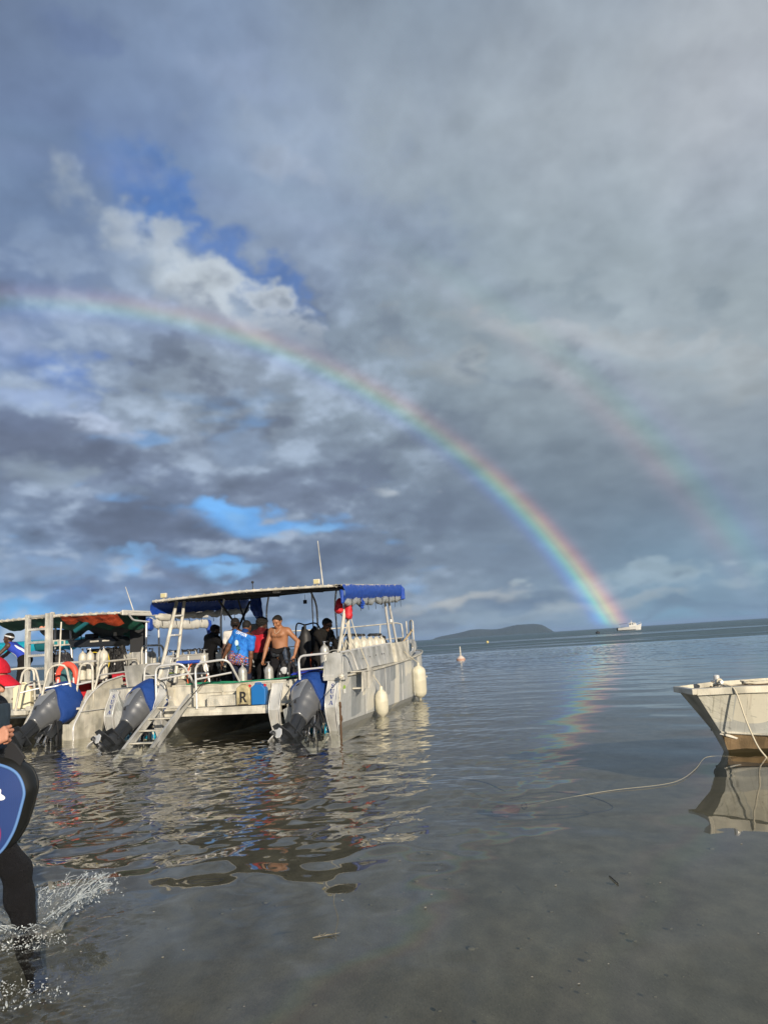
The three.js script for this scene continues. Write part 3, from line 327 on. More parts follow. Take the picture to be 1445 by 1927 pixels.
  { const st = []; for (let i = 0; i < 14; i++) for (let j = 0; j < 4; j++) st.push(box(0.035, 0.008, 0.006, -2.76 + i * 0.062, 0.53 + j * 0.04, -0.218, 0.002, 0, 0, (i + j) % 2 ? 0.6 : -0.6)); part('tread_stud', st, M.alu, bh).userData.kind = 'stuff'; }
  // transom: four posts, corner panels, lettering
  const post = (x, s, letters, label) => { const w = s > 0 ? 0.085 : 0.1, pts = [[0, 0.88, 0, w], [0, 0.86, 0.01, w], [0, 0.42, 0.22, w + 0.004], [0, -0.1, 0.06, w * 0.76], [0, -0.3, 0.04, w * 0.74]]; const rings = pts.map(([dx, y, dz, h]) => [[x + dx - h, y, dz], [x + dx + h, y, dz], [x + dx + h - 0.02, y, dz - 0.09], [x + dx - h + 0.02, y, dz - 0.09]]); const m = P('transom_post', flat(loft(rings)), M.alu, label); parts('edge_weld', [hose(rings.map((r) => r[0]), 0.008, 16, 5), hose(rings.map((r) => r[1]), 0.008, 16, 5)], M.tube, m);
    if (letters) [...'SUVA'].forEach((c, i) => { const t = i / 3, y = mix(0.79, 0.5, t), dz = 0.01 + (0.86 - y) / 0.44 * 0.21, dx = 0.012, g = letter(c, 0.078); g.applyMatrix4(axes([x + dx - 0.01, y, dz + 0.003], [1, 0, 0], [0, 1, -0.477])); part('lettering', [g], std([0.015, 0.04, 0.2], 0.5), m); }); return m; };
  post(-0.11, -1, true); post(-1.2, -1, false); post(-B1 + 0.1, 1, true); post(-B1 + 1.16, 1, false);
  const corner = (x0, x1) => P('corner_panel', [flat(loft([[[x0 - 0.06, 0.95, 0.01], [x1 + 0.03, 0.95, 0.01], [x1 + 0.03, 0.95, -0.3], [x0 - 0.06, 0.95, -0.3]], [[x0 + 0.02, 1.37, -0.06], [x1, 1.37, -0.06], [x1 - 0.1, 1.37, -0.3], [x0 + 0.02, 1.37, -0.3]]])), hose([[x0 - 0.06, 0.95, 0.015], [x0 + 0.02, 1.37, -0.055], [x1, 1.37, -0.055], [x1 + 0.03, 0.95, 0.015]], 0.008, 30, 5), box(x1 - x0 + 0.12, 0.07, 0.2, (x0 + x1) / 2, 0.915, -0.08, 0.01)], M.alu);
  corner(-0.24, 0.05);
  P('side_gusset', [plate([[0, 0], [0.28, 0.1], [0.34, 0.86], [0.2, 0.9], [0.02, 0.3]], 0.03, axes([-3.95, 0.62, -0.12], [1, 0, 0.15], [0.1, 1, -0.2]))], M.alu);
  parts('engine_well', [box(1.0, 0.55, 0.03, -0.65, 0.62, -0.44, 0.006, 0.12), box(1.02, 0.08, 0.1, -0.65, 0.3, -0.4), box(1.0, 0.55, 0.03, -B1 + 0.65, 0.62, -0.44, 0.006, 0.12), box(0.05, 0.1, 0.4, -1.02, 0.7, -0.2, 0.01, 0.5), box(0.05, 0.07, 0.42, -1.02, 0.5, -0.22, 0.01, 0.2)], M.aluWarm, boat);
  const paint = canvasTex(512, 128, (c, w, h) => { const r = random(4); c.fillStyle = '#d8d2bd'; c.fillRect(0, 0, w, h); for (let i = 0; i < 130; i++) { c.fillStyle = ['#0e7ea3', '#17a0c4', '#0b5f86', '#d8d2bd', '#7fb7c4'][floor(r() * 4.6)]; c.beginPath(); c.ellipse(r() * w, h * (0.25 + 0.6 * r()), 6 + r() * 46, 4 + r() * 18, r() * 3, 0, 7); c.fill(); } });
  const tg = new THREE.BoxGeometry(0.98, 0.2, 0.06).translate(-0.65, 0.04, 0.0), tp = std([1, 1, 1], 0.5, 0, { map: paint }); const tm = part('transom_foot', tg, tp, boat, 'waterline board with worn turquoise paint'); part('transom_foot', tg.clone().translate(-B1 + 1.3, 0, 0), tp, boat, 'waterline board with worn turquoise paint');
  outboard(boat, [-0.52, 0.27, -0.02], 56, 28, 0, 1.04); outboard(boat, [-B1 + 0.74, 0.27, -0.02], 56, 26, 0, 1.04);
  // stern rails
  P('stern_rail', [pipe([[-2.88, 0.48, 0], [-2.9, 1.33, 0], [-2.22, 1.38, -0.02], [-2.18, 0.9, -0.45]], 0.022, 0.16), pipe([[-2.89, 1.03, 0], [-2.19, 1.12, -0.1]], 0.018)], M.tube);
  P('stern_rail', [pipe([[-3.74, 0.55, 0.02], [-3.76, 1.32, 0], [-3.18, 1.35, -0.02], [-3.1, 0.9, -0.35]], 0.022, 0.14), pipe([[-3.75, 1.06, 0], [-3.14, 1.14, -0.15]], 0.018)], M.tube);
  P('stern_rail', [pipe([[-4.35, 0.9, -0.5], [-4.32, 1.36, -0.5], [-3.0, 1.36, -0.6], [-2.92, 0.9, -0.6]], 0.02, 0.12), pipe([[-4.33, 1.14, -0.5], [-2.94, 1.12, -0.6]], 0.016)], M.tube);
  P('rail_padding', [rod([-3.62, 1.36, -0.55], [-3.12, 1.36, -0.59], 0.036, 0.036, 12)], M.blueVinyl);
  P('stern_rail', [pipe([[-0.78, 0.92, -0.05], [-0.79, 1.35, -0.05], [-0.2, 1.37, -0.06]], 0.022, 0.12), pipe([[-0.79, 1.1, -0.05], [-0.22, 1.12, -0.05]], 0.018)], M.tube);
  P('grab_loop', [pipe([[0.0, 1.37, -0.1], [0.02, 1.39, -0.75], [0.06, 1.02, -0.95]], 0.02, 0.3)], M.tube);
  parts('side_step', [plate([[0, 0], [0.36, 0.1], [0.4, 0.34], [0.1, 0.36]], 0.03, axes([0.22, 0.62, -0.62], [0, 0, -1], [0, 1, 0.1])), box(0.26, 0.02, 0.5, 0.12, 0.985, -0.95, 0.006), plate([[0, 0], [0.32, 0.12], [0.36, 0.36], [0.05, 0.4]], 0.03, axes([0.2, 0.66, -1.1], [0, 0, -1], [0, 1, 0.1])), box(0.2, 0.03, 0.16, 0.13, 0.68, -0.74, 0.006)], M.white, boat);
  // boarding ladder into the water
  { const l = new THREE.Group(); l.name = 'boarding_ladder'; boat.add(l); const T = [[-3.52, 0.71, 0.06], [-2.98, 0.71, 0.06]], Q = [[-3.42, -0.22, 1.82], [-2.86, -0.22, 1.82]], dir = V(0, -0.93, 1.76).normalize(), nrm = [0, dir.z, -dir.y];
    for (const i of [0, 1]) { const m = V(...T[i]).add(V(...Q[i])).multiplyScalar(0.5), len = V(...T[i]).distanceTo(V(...Q[i])), u = V(...Q[i]).sub(V(...T[i])).normalize(), w = V(...nrm), sgn = i ? 1 : -1, X = u.clone().cross(w); const f = (g) => g.applyMatrix4(new THREE.Matrix4().makeBasis(X, u, w)).applyMatrix4(new THREE.Matrix4().makeTranslation(m.x, m.y, m.z)); part('stile', [f(box(0.03, len, 0.13, 0, 0, 0, 0.008)), f(box(0.05, len, 0.02, 0.01 * sgn, 0, 0.06, 0.006)), f(box(0.05, len, 0.02, 0.01 * sgn, 0, -0.06, 0.006))], M.alu, l); }
    for (let k = 0; k < 5; k++) { const t = 0.16 + k * 0.185, a = V(...T[0]).lerp(V(...Q[0]), t), b = V(...T[1]).lerp(V(...Q[1]), t); part('rung', [box(b.x - a.x - 0.02, 0.026, 0.1, (a.x + b.x) / 2, a.y, a.z, 0.008)], M.aluWarm, l); }
    parts('hinge', [box(0.12, 0.05, 0.1, -3.5, 0.72, 0.02), box(0.12, 0.05, 0.1, -3.0, 0.72, 0.02)], M.alu, l); parts('cable', [hose([[-2.86, -0.05, 1.5], [-2.95, 0.45, 0.6], [-2.75, 0.95, 0.0], [-2.62, 1.12, -0.05]], 0.007), hose([[-3.7, 1.08, 0.03], [-3.5, 0.98, 0.1], [-3.42, 0.76, 0.12], [-3.45, 0.7, 0.06]], 0.009)], M.black, l); }
  // roof: frame, sheet, battens, lacing
  const roofY = (x, z) => 2.63 + (-0.5 - z) * 0.054 + 0.05 * (1 - ((x + 2.08) / 2.05) ** 2), RX0 = -4.12, RX1 = -0.05, RZ0 = -0.5, RZ1 = -5.1;
  const sheet = (dy) => { const rings = []; for (let i = 0; i <= 14; i++) { const z = mix(RZ0, RZ1, i / 14), r = []; for (let j = 0; j <= 16; j++) { const x = mix(RX0, RX1, j / 16); r.push([x, roofY(x, z) + dy - 0.012 * abs(sin(i * PI / 2)) , z]); } rings.push(r); } return loft(rings, false, false); };
  const roof = P('roof', [sheet(0.0), sheet(0.016)], M.canvasDark);
  part('roof_frame', [pipe([[RX0, roofY(RX0, RZ0), RZ0], [-2.1, roofY(-2.1, RZ0), RZ0], [RX1, roofY(RX1, RZ0), RZ0], [RX1, roofY(RX1, RZ1), RZ1], [-2.1, roofY(-2.1, RZ1), RZ1], [RX0, roofY(RX0, RZ1), RZ1], [RX0, roofY(RX0, RZ0), RZ0]], 0.026, 0.05)], M.white, roof);
  for (let i = 1; i < 8; i++) { const z = mix(RZ0, RZ1, i / 8); part('batten', [pipe([[RX0, roofY(RX0, z) - 0.03, z], [-2.1, roofY(-2.1, z) - 0.03, z], [RX1, roofY(RX1, z) - 0.03, z]], 0.014, 0.8)], M.dark, roof); }
  for (const x of [-3.3, -2.08, -0.9]) part('batten', [rod([x, roofY(x, RZ0) - 0.045, RZ0], [x, roofY(x, RZ1) - 0.045, RZ1], 0.014)], M.dark, roof);
  { const lc = []; for (let i = 0; i < 26; i++) { const x = mix(RX0 + 0.08, RX1 - 0.08, i / 25); lc.push(new THREE.TorusGeometry(0.03, 0.0045, 5, 10).rotateY(PI / 2 - 0.5).translate(x, roofY(x, RZ0) - 0.002, RZ0)); } stuff(part('lacing', lc, M.rope, roof)); }
  for (const x of [-3.86, -0.52]) { const fl = part('flood_light', [box(0.13, 0.1, 0.07, x, roofY(x, RZ0) + 0.09, RZ0 + 0.01, 0.012), rod([x, roofY(x, RZ0), RZ0], [x, roofY(x, RZ0) + 0.05, RZ0], 0.015)], M.white, roof); part('lens', [box(0.1, 0.07, 0.01, x, roofY(x, RZ0) + 0.09, RZ0 + 0.047, 0.003)], std([0.6, 0.55, 0.3], 0.15), fl); }
  part('antenna', [rod([-0.4, roofY(-0.4, RZ0) + 0.02, RZ0], [-0.5, 3.55, RZ0 - 0.1], 0.014, 0.007)], M.white, roof);
  part('mast_light', [rod([-2.35, 2.7, -1.5], [-2.35, 2.92, -1.5], 0.008), ball(0.03, -2.35, 2.94, -1.5), rod([-2.32, 2.7, -1.5], [-2.32, 2.8, -1.5], 0.03, 0.02), ball(0.035, -2.3, 2.74, -1.45)], M.dark, roof);
  part('hanging_lamp', [rod([-1.45, 2.64, -2.2], [-1.45, 2.52, -2.2], 0.004), rod([-1.45, 2.52, -2.2], [-1.45, 2.44, -2.2], 0.04)], M.black, roof); part('roof_lamp', [box(0.14, 0.04, 0.1, -1.5, roofY(-1.5, -0.8) - 0.06, -0.8)], M.white, roof);
  // side curtains rolled up under the roof edge
  const curtain = (x, out, mat, mat2, name) => {
    const rows = [], n = 60, roll = [];
    for (let i = 0; i <= n; i++) { const t = i / n, z = mix(-0.52, -5.15, t), y = roofY(x, z), r = []; for (let j = 0; j <= 8; j++) { const v = j / 8; r.push([x + out * (0.035 + 0.05 * sin(v * PI) + 0.012 * noise2(t * 22, v * 2 + x)), y + 0.015 - 0.29 * v + 0.014 * noise2(t * 9, v + 3), z]); } rows.push(r); roll.push(r); }
    const c = P('side_curtain', loft(rows, false, false), mat, name), rings = [];
    for (let i = 0; i <= n; i++) { const t = i / n, z = mix(-0.62, -5.0, t), y = roofY(x, z) - 0.31 - 0.035 * abs(sin(t * 19)) - 0.02 * noise2(t * 7, 2), R = (0.06 + 0.018 * noise2(t * 15, 8)) * (t < 0.02 || t > 0.98 ? 0.5 : 1); rings.push(Array.from({ length: 10 }, (_, j) => [x + out * 0.02 + R * cos(j / 5 * PI) * 0.9, y + R * 1.15 * sin(j / 5 * PI), z])); }
    part('rolled_window', loft(rings), mat2, c);
    const sp = []; for (let i = 0; i < 8; i++) { const t = (i + 0.6) / 8, z = mix(-0.6, -5.05, t), y = roofY(x, z); sp.push(box(0.008, 0.17, 0.025, x + out * 0.085, y - 0.33, z, 0.002, 0, 0, -out * 0.12)); sp.push(box(0.006, 0.12, 0.02, x + out * 0.07, y - 0.46, z - 0.02, 0.002, 0.15)); } parts('strap', sp, M.black, c);
    const lc = []; for (let i = 0; i < 34; i++) { const z = mix(-0.6, -5.0, i / 33), y = roofY(x, z); lc.push(rod([x + out * 0.05, y - 0.045, z], [x + out * 0.03, y + 0.03, z - 0.05], 0.007, 0.007, 5)); } stuff(part('lacing', lc, M.white, c));
    return c;
  };
  const cs = curtain(RX1, 1, M.blueVinyl, M.vinylGrey, 'bright blue curtain rolled up on the near side'); curtain(RX0, -1, M.blueVinyl, M.vinylWhite, 'blue curtain rolled up on the far side');
  parts('curtain_tail', [lumpy(ball(0.08, 0.03, 2.3, -1.6, 0.4, 1.2, 0.8, 24), 0.045, 14), lumpy(box(0.1, 0.32, 0.12, 0.03, 2.68, -5.1, 0.03), 0.02, 9), lumpy(box(0.05, 0.26, 0.1, -0.04, 2.42, -0.56, 0.02), 0.03, 11)], M.blueVinyl, cs);
  P('end_curtain', [(() => { const rows = []; for (let i = 0; i <= 14; i++) { const x = mix(RX0 - 0.02, RX0 + 0.3, i / 14), r = []; for (let j = 0; j <= 12; j++) { const v = j / 12; r.push([x + v * 0.1 * i / 14, roofY(x, -5) - 0.02 - v * mix(0.28, 0.95, i / 14), -5.1 + 0.03 * noise2(i * 0.4, v * 3)]); } rows.push(r); } return loft(rows, false, false); })()], M.blueVinyl);
  // roof posts
  parts('roof_post', [rod([-0.12, 1.33, -0.4], [-0.14, 2.66, -1.25], 0.034, 0.034, 12), rod([-0.2, 1.38, -1.32], [-0.17, 2.66, -1.25], 0.03, 0.03, 12)], M.white, boat);
  parts('roof_post', [rod([-0.2, 1.45, -4.5], [-0.14, 2.82, -3.85], 0.03, 0.03, 12), rod([-0.2, 1.46, -5.05], [-0.14, 2.82, -4.15], 0.03, 0.03, 12), box(0.07, 0.1, 0.1, -0.16, 2.0, -4.5, 0.03)], M.tube, boat);
  P('roof_post', [pipe([[-3.8, 0.5, -2.8], [-3.8, 2.35, -2.8], [-3.7, 2.74, -2.8]], 0.026, 0.2)], M.tube); P('roof_post', [pipe([[-3.5, 1.0, -4.7], [-3.5, 2.5, -4.7], [-3.42, 2.86, -4.7]], 0.024, 0.2)], M.tube);
  parts('roof_post', [pipe([[-2.12, 0.5, -4.7], [-2.12, 2.55, -4.7], [-2.26, 2.88, -4.7]], 0.026, 0.2), pipe([[-2.26, 0.5, -4.75], [-2.26, 2.8, -4.75]], 0.018)], M.tube, boat); P('roof_post', [pipe([[-1.7, 0.5, -5.0], [-1.74, 2.6, -5.0], [-1.68, 2.9, -5.0]], 0.024, 0.2)], M.tube);
  parts('brace', [rod([-3.75, 2.72, -2.6], [-3.45, 1.9, -3.2], 0.024), rod([-3.4, 2.74, -2.9], [-3.3, 1.9, -3.2], 0.02), rod([-3.9, 2.76, -4.6], [-4.0, 1.6, -3.6], 0.03)], M.dark, boat);
  { const l = new THREE.Group(); l.name = 'roof_ladder'; boat.add(l); part('stile', [rod([-3.72, 0.95, 0.0], [-3.86, 2.62, -0.98], 0.036, 0.036, 12)], M.white, l); part('stile', [rod([-3.68, 0.95, -0.55], [-3.68, 2.62, -0.98], 0.034, 0.034, 12)], M.white, l); for (const t of [0.58, 0.82, 0.3]) { const a = V(-3.72, 0.95, 0).lerp(V(-3.86, 2.62, -0.98), t), b = V(-3.68, 0.95, -0.55).lerp(V(-3.68, 2.62, -0.98), t); part('rung', [box(abs(b.x - a.x) + 0.06, 0.035, abs(b.z - a.z) + 0.04, (a.x + b.x) / 2, a.y, (a.z + b.z) / 2, 0.008)], M.tube, l); } }
  // helm console, tank racks, benches
  parts('console', [box(0.62, 0.95, 0.4, -3.55, 0.95, -3.7, 0.02), box(0.5, 0.72, 0.04, -3.32, 1.78, -3.55, 0.01), box(0.3, 0.16, 0.02, -3.36, 2.05, -3.52, 0.01)], M.vinylGrey, boat); P('windscreen', [box(0.9, 0.5, 0.02, -3.8, 2.1, -4.3, 0.004, 0.3)], phys([0.8, 0.85, 0.88], 0.05, 0, { transmission: 1, thickness: 0 }));
  parts('bench', [box(0.52, 0.05, 3.7, -0.42, 0.97, -2.95, 0.01), box(0.03, 0.5, 3.7, -0.66, 0.72, -2.95, 0.006), box(0.52, 0.05, 4.0, -4.3, 0.97, -2.6, 0.01), box(0.03, 0.5, 4.0, -4.06, 0.72, -2.6, 0.006)], M.aluWarm, boat);
  P('tank_rack', [rod([-4.05, 1.5, -0.9], [-4.05, 1.5, -4.4], 0.018), rod([-4.05, 1.22, -0.9], [-4.05, 1.22, -4.4], 0.018), ...[-0.9, -1.75, -2.6, -3.5, -4.4].map((z) => rod([-4.05, 0.98, z], [-4.05, 1.5, z], 0.016)), box(0.02, 0.16, 3.5, -4.06, 1.4, -2.65, 0.004)], M.tube);
  parts('tank_step', [box(0.42, 0.06, 0.4, -0.5, 0.87, -0.82, 0.01), box(1.2, 0.05, 0.4, -2.0, 0.55, -0.82, 0.01)], M.aluWarm, boat); P('deck_mat', [box(0.9, 0.012, 0.2, -2.05, 0.498, -0.12, 0.004, 0, 0.03)], M.black);
  // bow rail, spare pole on its crutch, cable
  P('bow_rail', [pipe([[-4.4, 1.05, -7.6], [-4.4, 2.0, -7.6], [-2.4, 2.0, -8.1], [-0.72, 2.03, -7.75], [-0.7, 1.05, -7.75]], 0.02, 0.12), pipe([[-4.4, 1.55, -7.6], [-2.4, 1.55, -8.1], [-0.72, 1.6, -7.75]], 0.016, 0.1), rod([-2.4, 1.05, -8.1], [-2.4, 2.0, -8.1], 0.017), rod([-1.5, 1.1, -7.95], [-1.4, 2.0, -7.9], 0.017), pipe([[-0.42, 1.2, -7.5], [-0.42, 2.06, -7.5], [-0.3, 2.06, -7.35], [-0.3, 1.2, -7.3]], 0.02, 0.08), rod([-0.55, 1.2, -7.6], [-0.55, 2.05, -7.6], 0.018)], M.white);
  P('helm_seat_frame', [pipe([[-1.55, 1.0, -4.6], [-1.55, 1.75, -4.6], [-1.1, 1.75, -4.6], [-1.1, 1.0, -4.6]], 0.018, 0.08)], M.dark);
  P('bow_roller', [rod([-0.3, 1.2, -6.6], [-0.3, 1.5, -6.6], 0.02)], M.rust);
}

// ---------------------------------------------------------------- people: one continuous skin per body, clothes over it
function cap(a, b, ra, rb = ra, k = 0.03, fl, tagName) { return { a, b, ra, rb, k, fl, t: tagName }; }
function dist(p, x, y, z) {
  let px = x - p.a[0], py = y - p.a[1], pz = z - p.a[2], bx = p.b[0] - p.a[0], by = p.b[1] - p.a[1], bz = p.b[2] - p.a[2];
  if (p.fl) { const [nx, ny, nz, f] = p.fl, d = (px * nx + py * ny + pz * nz) * (f - 1), e = (bx * nx + by * ny + bz * nz) * (f - 1); px += d * nx; py += d * ny; pz += d * nz; bx += e * nx; by += e * ny; bz += e * nz; }
  const l = bx * bx + by * by + bz * bz, h = l > 1e-10 ? clamp((px * bx + py * by + pz * bz) / l) : 0; px -= bx * h; py -= by * h; pz -= bz * h;
  return sqrt(px * px + py * py + pz * pz) - (p.ra + (p.rb - p.ra) * h);
}
function field(prims, x, y, z) { let d = 1e3; for (const p of prims) { const e = dist(p, x, y, z); if (p.sub) { const k = p.k, h = clamp(0.5 - 0.5 * (d + e) / k); d = d + (-e - d) * h + k * h * (1 - h); continue; } const k = p.k, h = clamp(0.5 + 0.5 * (e - d) / k); d = e + (d - e) * h - k * h * (1 - h); } return d; }
// surface nets over a grid; grow fattens, clips are [nx, ny, nz, d] keeping n.p <= d, bump adds relief
function skinOf(prims, cell, { grow = 0, clips = [], bump } = {}) {
  const lo = [1e3, 1e3, 1e3], hi = [-1e3, -1e3, -1e3], pad = grow + 3 * cell + 0.02;
  for (const p of prims) if (!p.sub) for (const q of [p.a, p.b]) for (let k = 0; k < 3; k++) { const r = max(p.ra, p.rb) + pad; lo[k] = min(lo[k], q[k] - r); hi[k] = max(hi[k], q[k] + r); }
  const n = [0, 1, 2].map((k) => Math.ceil((hi[k] - lo[k]) / cell / 8) * 8 + 1), F = new Float32Array(n[0] * n[1] * n[2]).fill(1), at = (i, j, k) => (k * n[1] + j) * n[0] + i, half = cell * 4 * 1.75 + 0.02;
  const f = (ps, x, y, z) => { let d = field(ps, x, y, z) - grow; if (bump) d += bump(x, y, z); for (const c of clips) d = max(d, c[0] * x + c[1] * y + c[2] * z - c[3]); return d; };
  for (let K = 0; K < n[2] - 1; K += 8) for (let J = 0; J < n[1] - 1; J += 8) for (let I = 0; I < n[0] - 1; I += 8) {
    const cx = lo[0] + (I + 4) * cell, cy = lo[1] + (J + 4) * cell, cz = lo[2] + (K + 4) * cell, near = prims.filter((p) => dist(p, cx, cy, cz) < half * (p.fl ? max(1, p.fl[3]) : 1) + grow + p.k + 0.03);
    if (!near.some((p) => !p.sub)) continue;
    for (let k = K; k <= K + 8; k++) for (let j = J; j <= J + 8; j++) for (let i = I; i <= I + 8; i++) F[at(i, j, k)] = f(near, lo[0] + i * cell, lo[1] + j * cell, lo[2] + k * cell);
  }
  const ids = new Int32Array(F.length).fill(-1), pos = [], nor = [], idx = [];
  for (let k = 0; k < n[2] - 1; k++) for (let j = 0; j < n[1] - 1; j++) for (let i = 0; i < n[0] - 1; i++) {
    let m = 0; const v = []; for (let c = 0; c < 8; c++) { const q = F[at(i + (c & 1), j + ((c >> 1) & 1), k + (c >> 2))]; v.push(q); if (q < 0) m |= 1 << c; }
    if (m === 0 || m === 255) continue;
    let sx = 0, sy = 0, sz = 0, w = 0;
    for (let c = 0; c < 8; c++) for (const b of [1, 2, 4]) if (!(c & b)) { const e = c | b; if (((m >> c) & 1) !== ((m >> e) & 1)) { const t = v[c] / (v[c] - v[e]); sx += (c & 1) + (b === 1 ? t : 0); sy += ((c >> 1) & 1) + (b === 2 ? t : 0); sz += (c >> 2) + (b === 4 ? t : 0); w++; } }
    ids[at(i, j, k)] = pos.length / 3; pos.push(lo[0] + (i + sx / w) * cell, lo[1] + (j + sy / w) * cell, lo[2] + (k + sz / w) * cell);
  }
  for (let k = 1; k < n[2] - 1; k++) for (let j = 1; j < n[1] - 1; j++) for (let i = 1; i < n[0] - 1; i++) {
    const a = F[at(i, j, k)] < 0, quad = (p, q, r, s, flip) => { const A = ids[p], B = ids[q], C = ids[r], D = ids[s]; if (A < 0 || B < 0 || C < 0 || D < 0) return; flip ? idx.push(A, C, B, A, D, C) : idx.push(A, B, C, A, C, D); };
    if (a !== F[at(i + 1, j, k)] < 0) quad(at(i, j - 1, k - 1), at(i, j, k - 1), at(i, j, k), at(i, j - 1, k), !a);
    if (a !== F[at(i, j + 1, k)] < 0) quad(at(i - 1, j, k - 1), at(i - 1, j, k), at(i, j, k), at(i, j, k - 1), !a);
    if (a !== F[at(i, j, k + 1)] < 0) quad(at(i - 1, j - 1, k), at(i, j - 1, k), at(i, j, k), at(i - 1, j, k), !a);
  }
  const g = new THREE.BufferGeometry(); g.setAttribute('position', new THREE.Float32BufferAttribute(pos, 3)); g.setIndex(idx); g.computeVertexNormals();
  return g;
}
const HEAD = [cap([0, 0.035, -0.03], [0, 0.032, 0.012], 0.08, 0.078, 0.03, [1, 0, 0, 1.08]), cap([0, -0.03, 0.012], [0, -0.09, 0.052], 0.058, 0.026, 0.03), cap([-0.034, -0.028, 0.048], [0.034, -0.028, 0.048], 0.03, 0.03, 0.02), cap([-0.036, 0.028, 0.074], [0.036, 0.028, 0.074], 0.016, 0.016, 0.012), cap([0, 0.015, 0.086], [0, -0.03, 0.104], 0.009, 0.014, 0.008), cap([-0.012, -0.034, 0.094], [0.012, -0.034, 0.094], 0.01, 0.01, 0.006), cap([-0.018, -0.06, 0.082], [0.018, -0.06, 0.082], 0.011, 0.011, 0.008), cap([-0.014, -0.073, 0.08], [0.014, -0.073, 0.08], 0.01, 0.01, 0.005),
  { ...cap([-0.033, 0.006, 0.1], [-0.033, 0.006, 0.1], 0.017, 0.017, 0.012), sub: true }, { ...cap([0.033, 0.006, 0.1], [0.033, 0.006, 0.1], 0.017, 0.017, 0.012), sub: true }, ...[-1, 1].map((s) => cap([s * 0.08, 0.012, -0.012], [s * 0.076, -0.02, -0.004], 0.02, 0.014, 0.008, [1, 0, 0, 2])), cap([0, -0.06, -0.02], [0, -0.165, -0.04], 0.055, 0.058, 0.03)];
const SKULL = HEAD.slice(0, 1);
let headGeo, hairGeo, curlGeo; const handGeo = {};
function handOf(curl, spread = 1) {
  const key = curl + '/' + spread; if (handGeo[key]) return handGeo[key];
  const pr = [cap([0, 0.02, 0], [0, -0.03, 0], 0.027, 0.028, 0.02, [1, 0, 0, 1.35])];
  [0.03, 0.0105, -0.01, -0.029].forEach((z, i) => { const kn = [0, -0.088 + (i === 3 ? 0.012 : i === 1 ? -0.004 : 0), z], L = [0.9, 1, 0.95, 0.75][i]; pr.push(cap([0, -0.02, z * 0.55], kn, 0.017, 0.0125, 0.012, [1, 0, 0, 1.15])); let a = curl * (0.8 + 0.12 * i), p = kn; [0.043, 0.027, 0.022].forEach((l, j) => { const q = [p[0] + sin(a) * l * L, p[1] - cos(a) * l * L, p[2] + (z * 0.12) * spread * (j === 0 ? 1 : 0.4)]; pr.push(cap(p, q, 0.0098 - j * 0.001, 0.009 - j * 0.001, 0.003)); p = q; a += curl; }); });
  const c2 = min(1, curl); pr.push(cap([0.006, -0.02, 0.022], [0.018 + 0.006 * c2, -0.048, 0.046 - 0.008 * c2], 0.017, 0.0125, 0.012), cap([0.018 + 0.006 * c2, -0.048, 0.046 - 0.008 * c2], [0.026 + 0.012 * c2, -0.074, 0.046 - 0.02 * c2], 0.0118, 0.0105, 0.003), cap([0.026 + 0.012 * c2, -0.074, 0.046 - 0.02 * c2], [0.03 + 0.016 * c2, -0.095, 0.036 - 0.028 * c2], 0.0105, 0.0085, 0.003));
  return (handGeo[key] = skinOf(pr, 0.0032));
}
const v3 = (a) => V(a[0], a[1], a[2]), arr = (v) => [v.x, v.y, v.z];
function bend2(root, target, l1, l2, pole) { const d = target.clone().sub(root), L = min(d.length(), (l1 + l2) * 0.999), u = d.normalize(), a = (l1 * l1 - l2 * l2 + L * L) / (2 * L), h = sqrt(max(0, l1 * l1 - a * a)), q = pole.clone().sub(u.clone().multiplyScalar(pole.dot(u))).normalize(); return [root.clone().addScaledVector(u, a).addScaledVector(q, h), root.clone().addScaledVector(u, L)]; }
const SKINS = { brown: [0.14, 0.062, 0.032], tan: [0.33, 0.15, 0.075], dark: [0.075, 0.034, 0.02], pale: [0.5, 0.235, 0.15] };
const skinMat = {}, skinFor = (s) => (skinMat[s] ??= phys(SKINS[s], 0.5, 0, { bumpMap: sized(T_FINE, 0.08), bumpScale: 0.0008, sheen: 0 }));
const cloth = (c, rough = 0.85) => phys(c, rough, 0, { specularIntensity: 0.35,  bumpMap: sized(T_GRIT, 0.25), bumpScale: 0.006 });
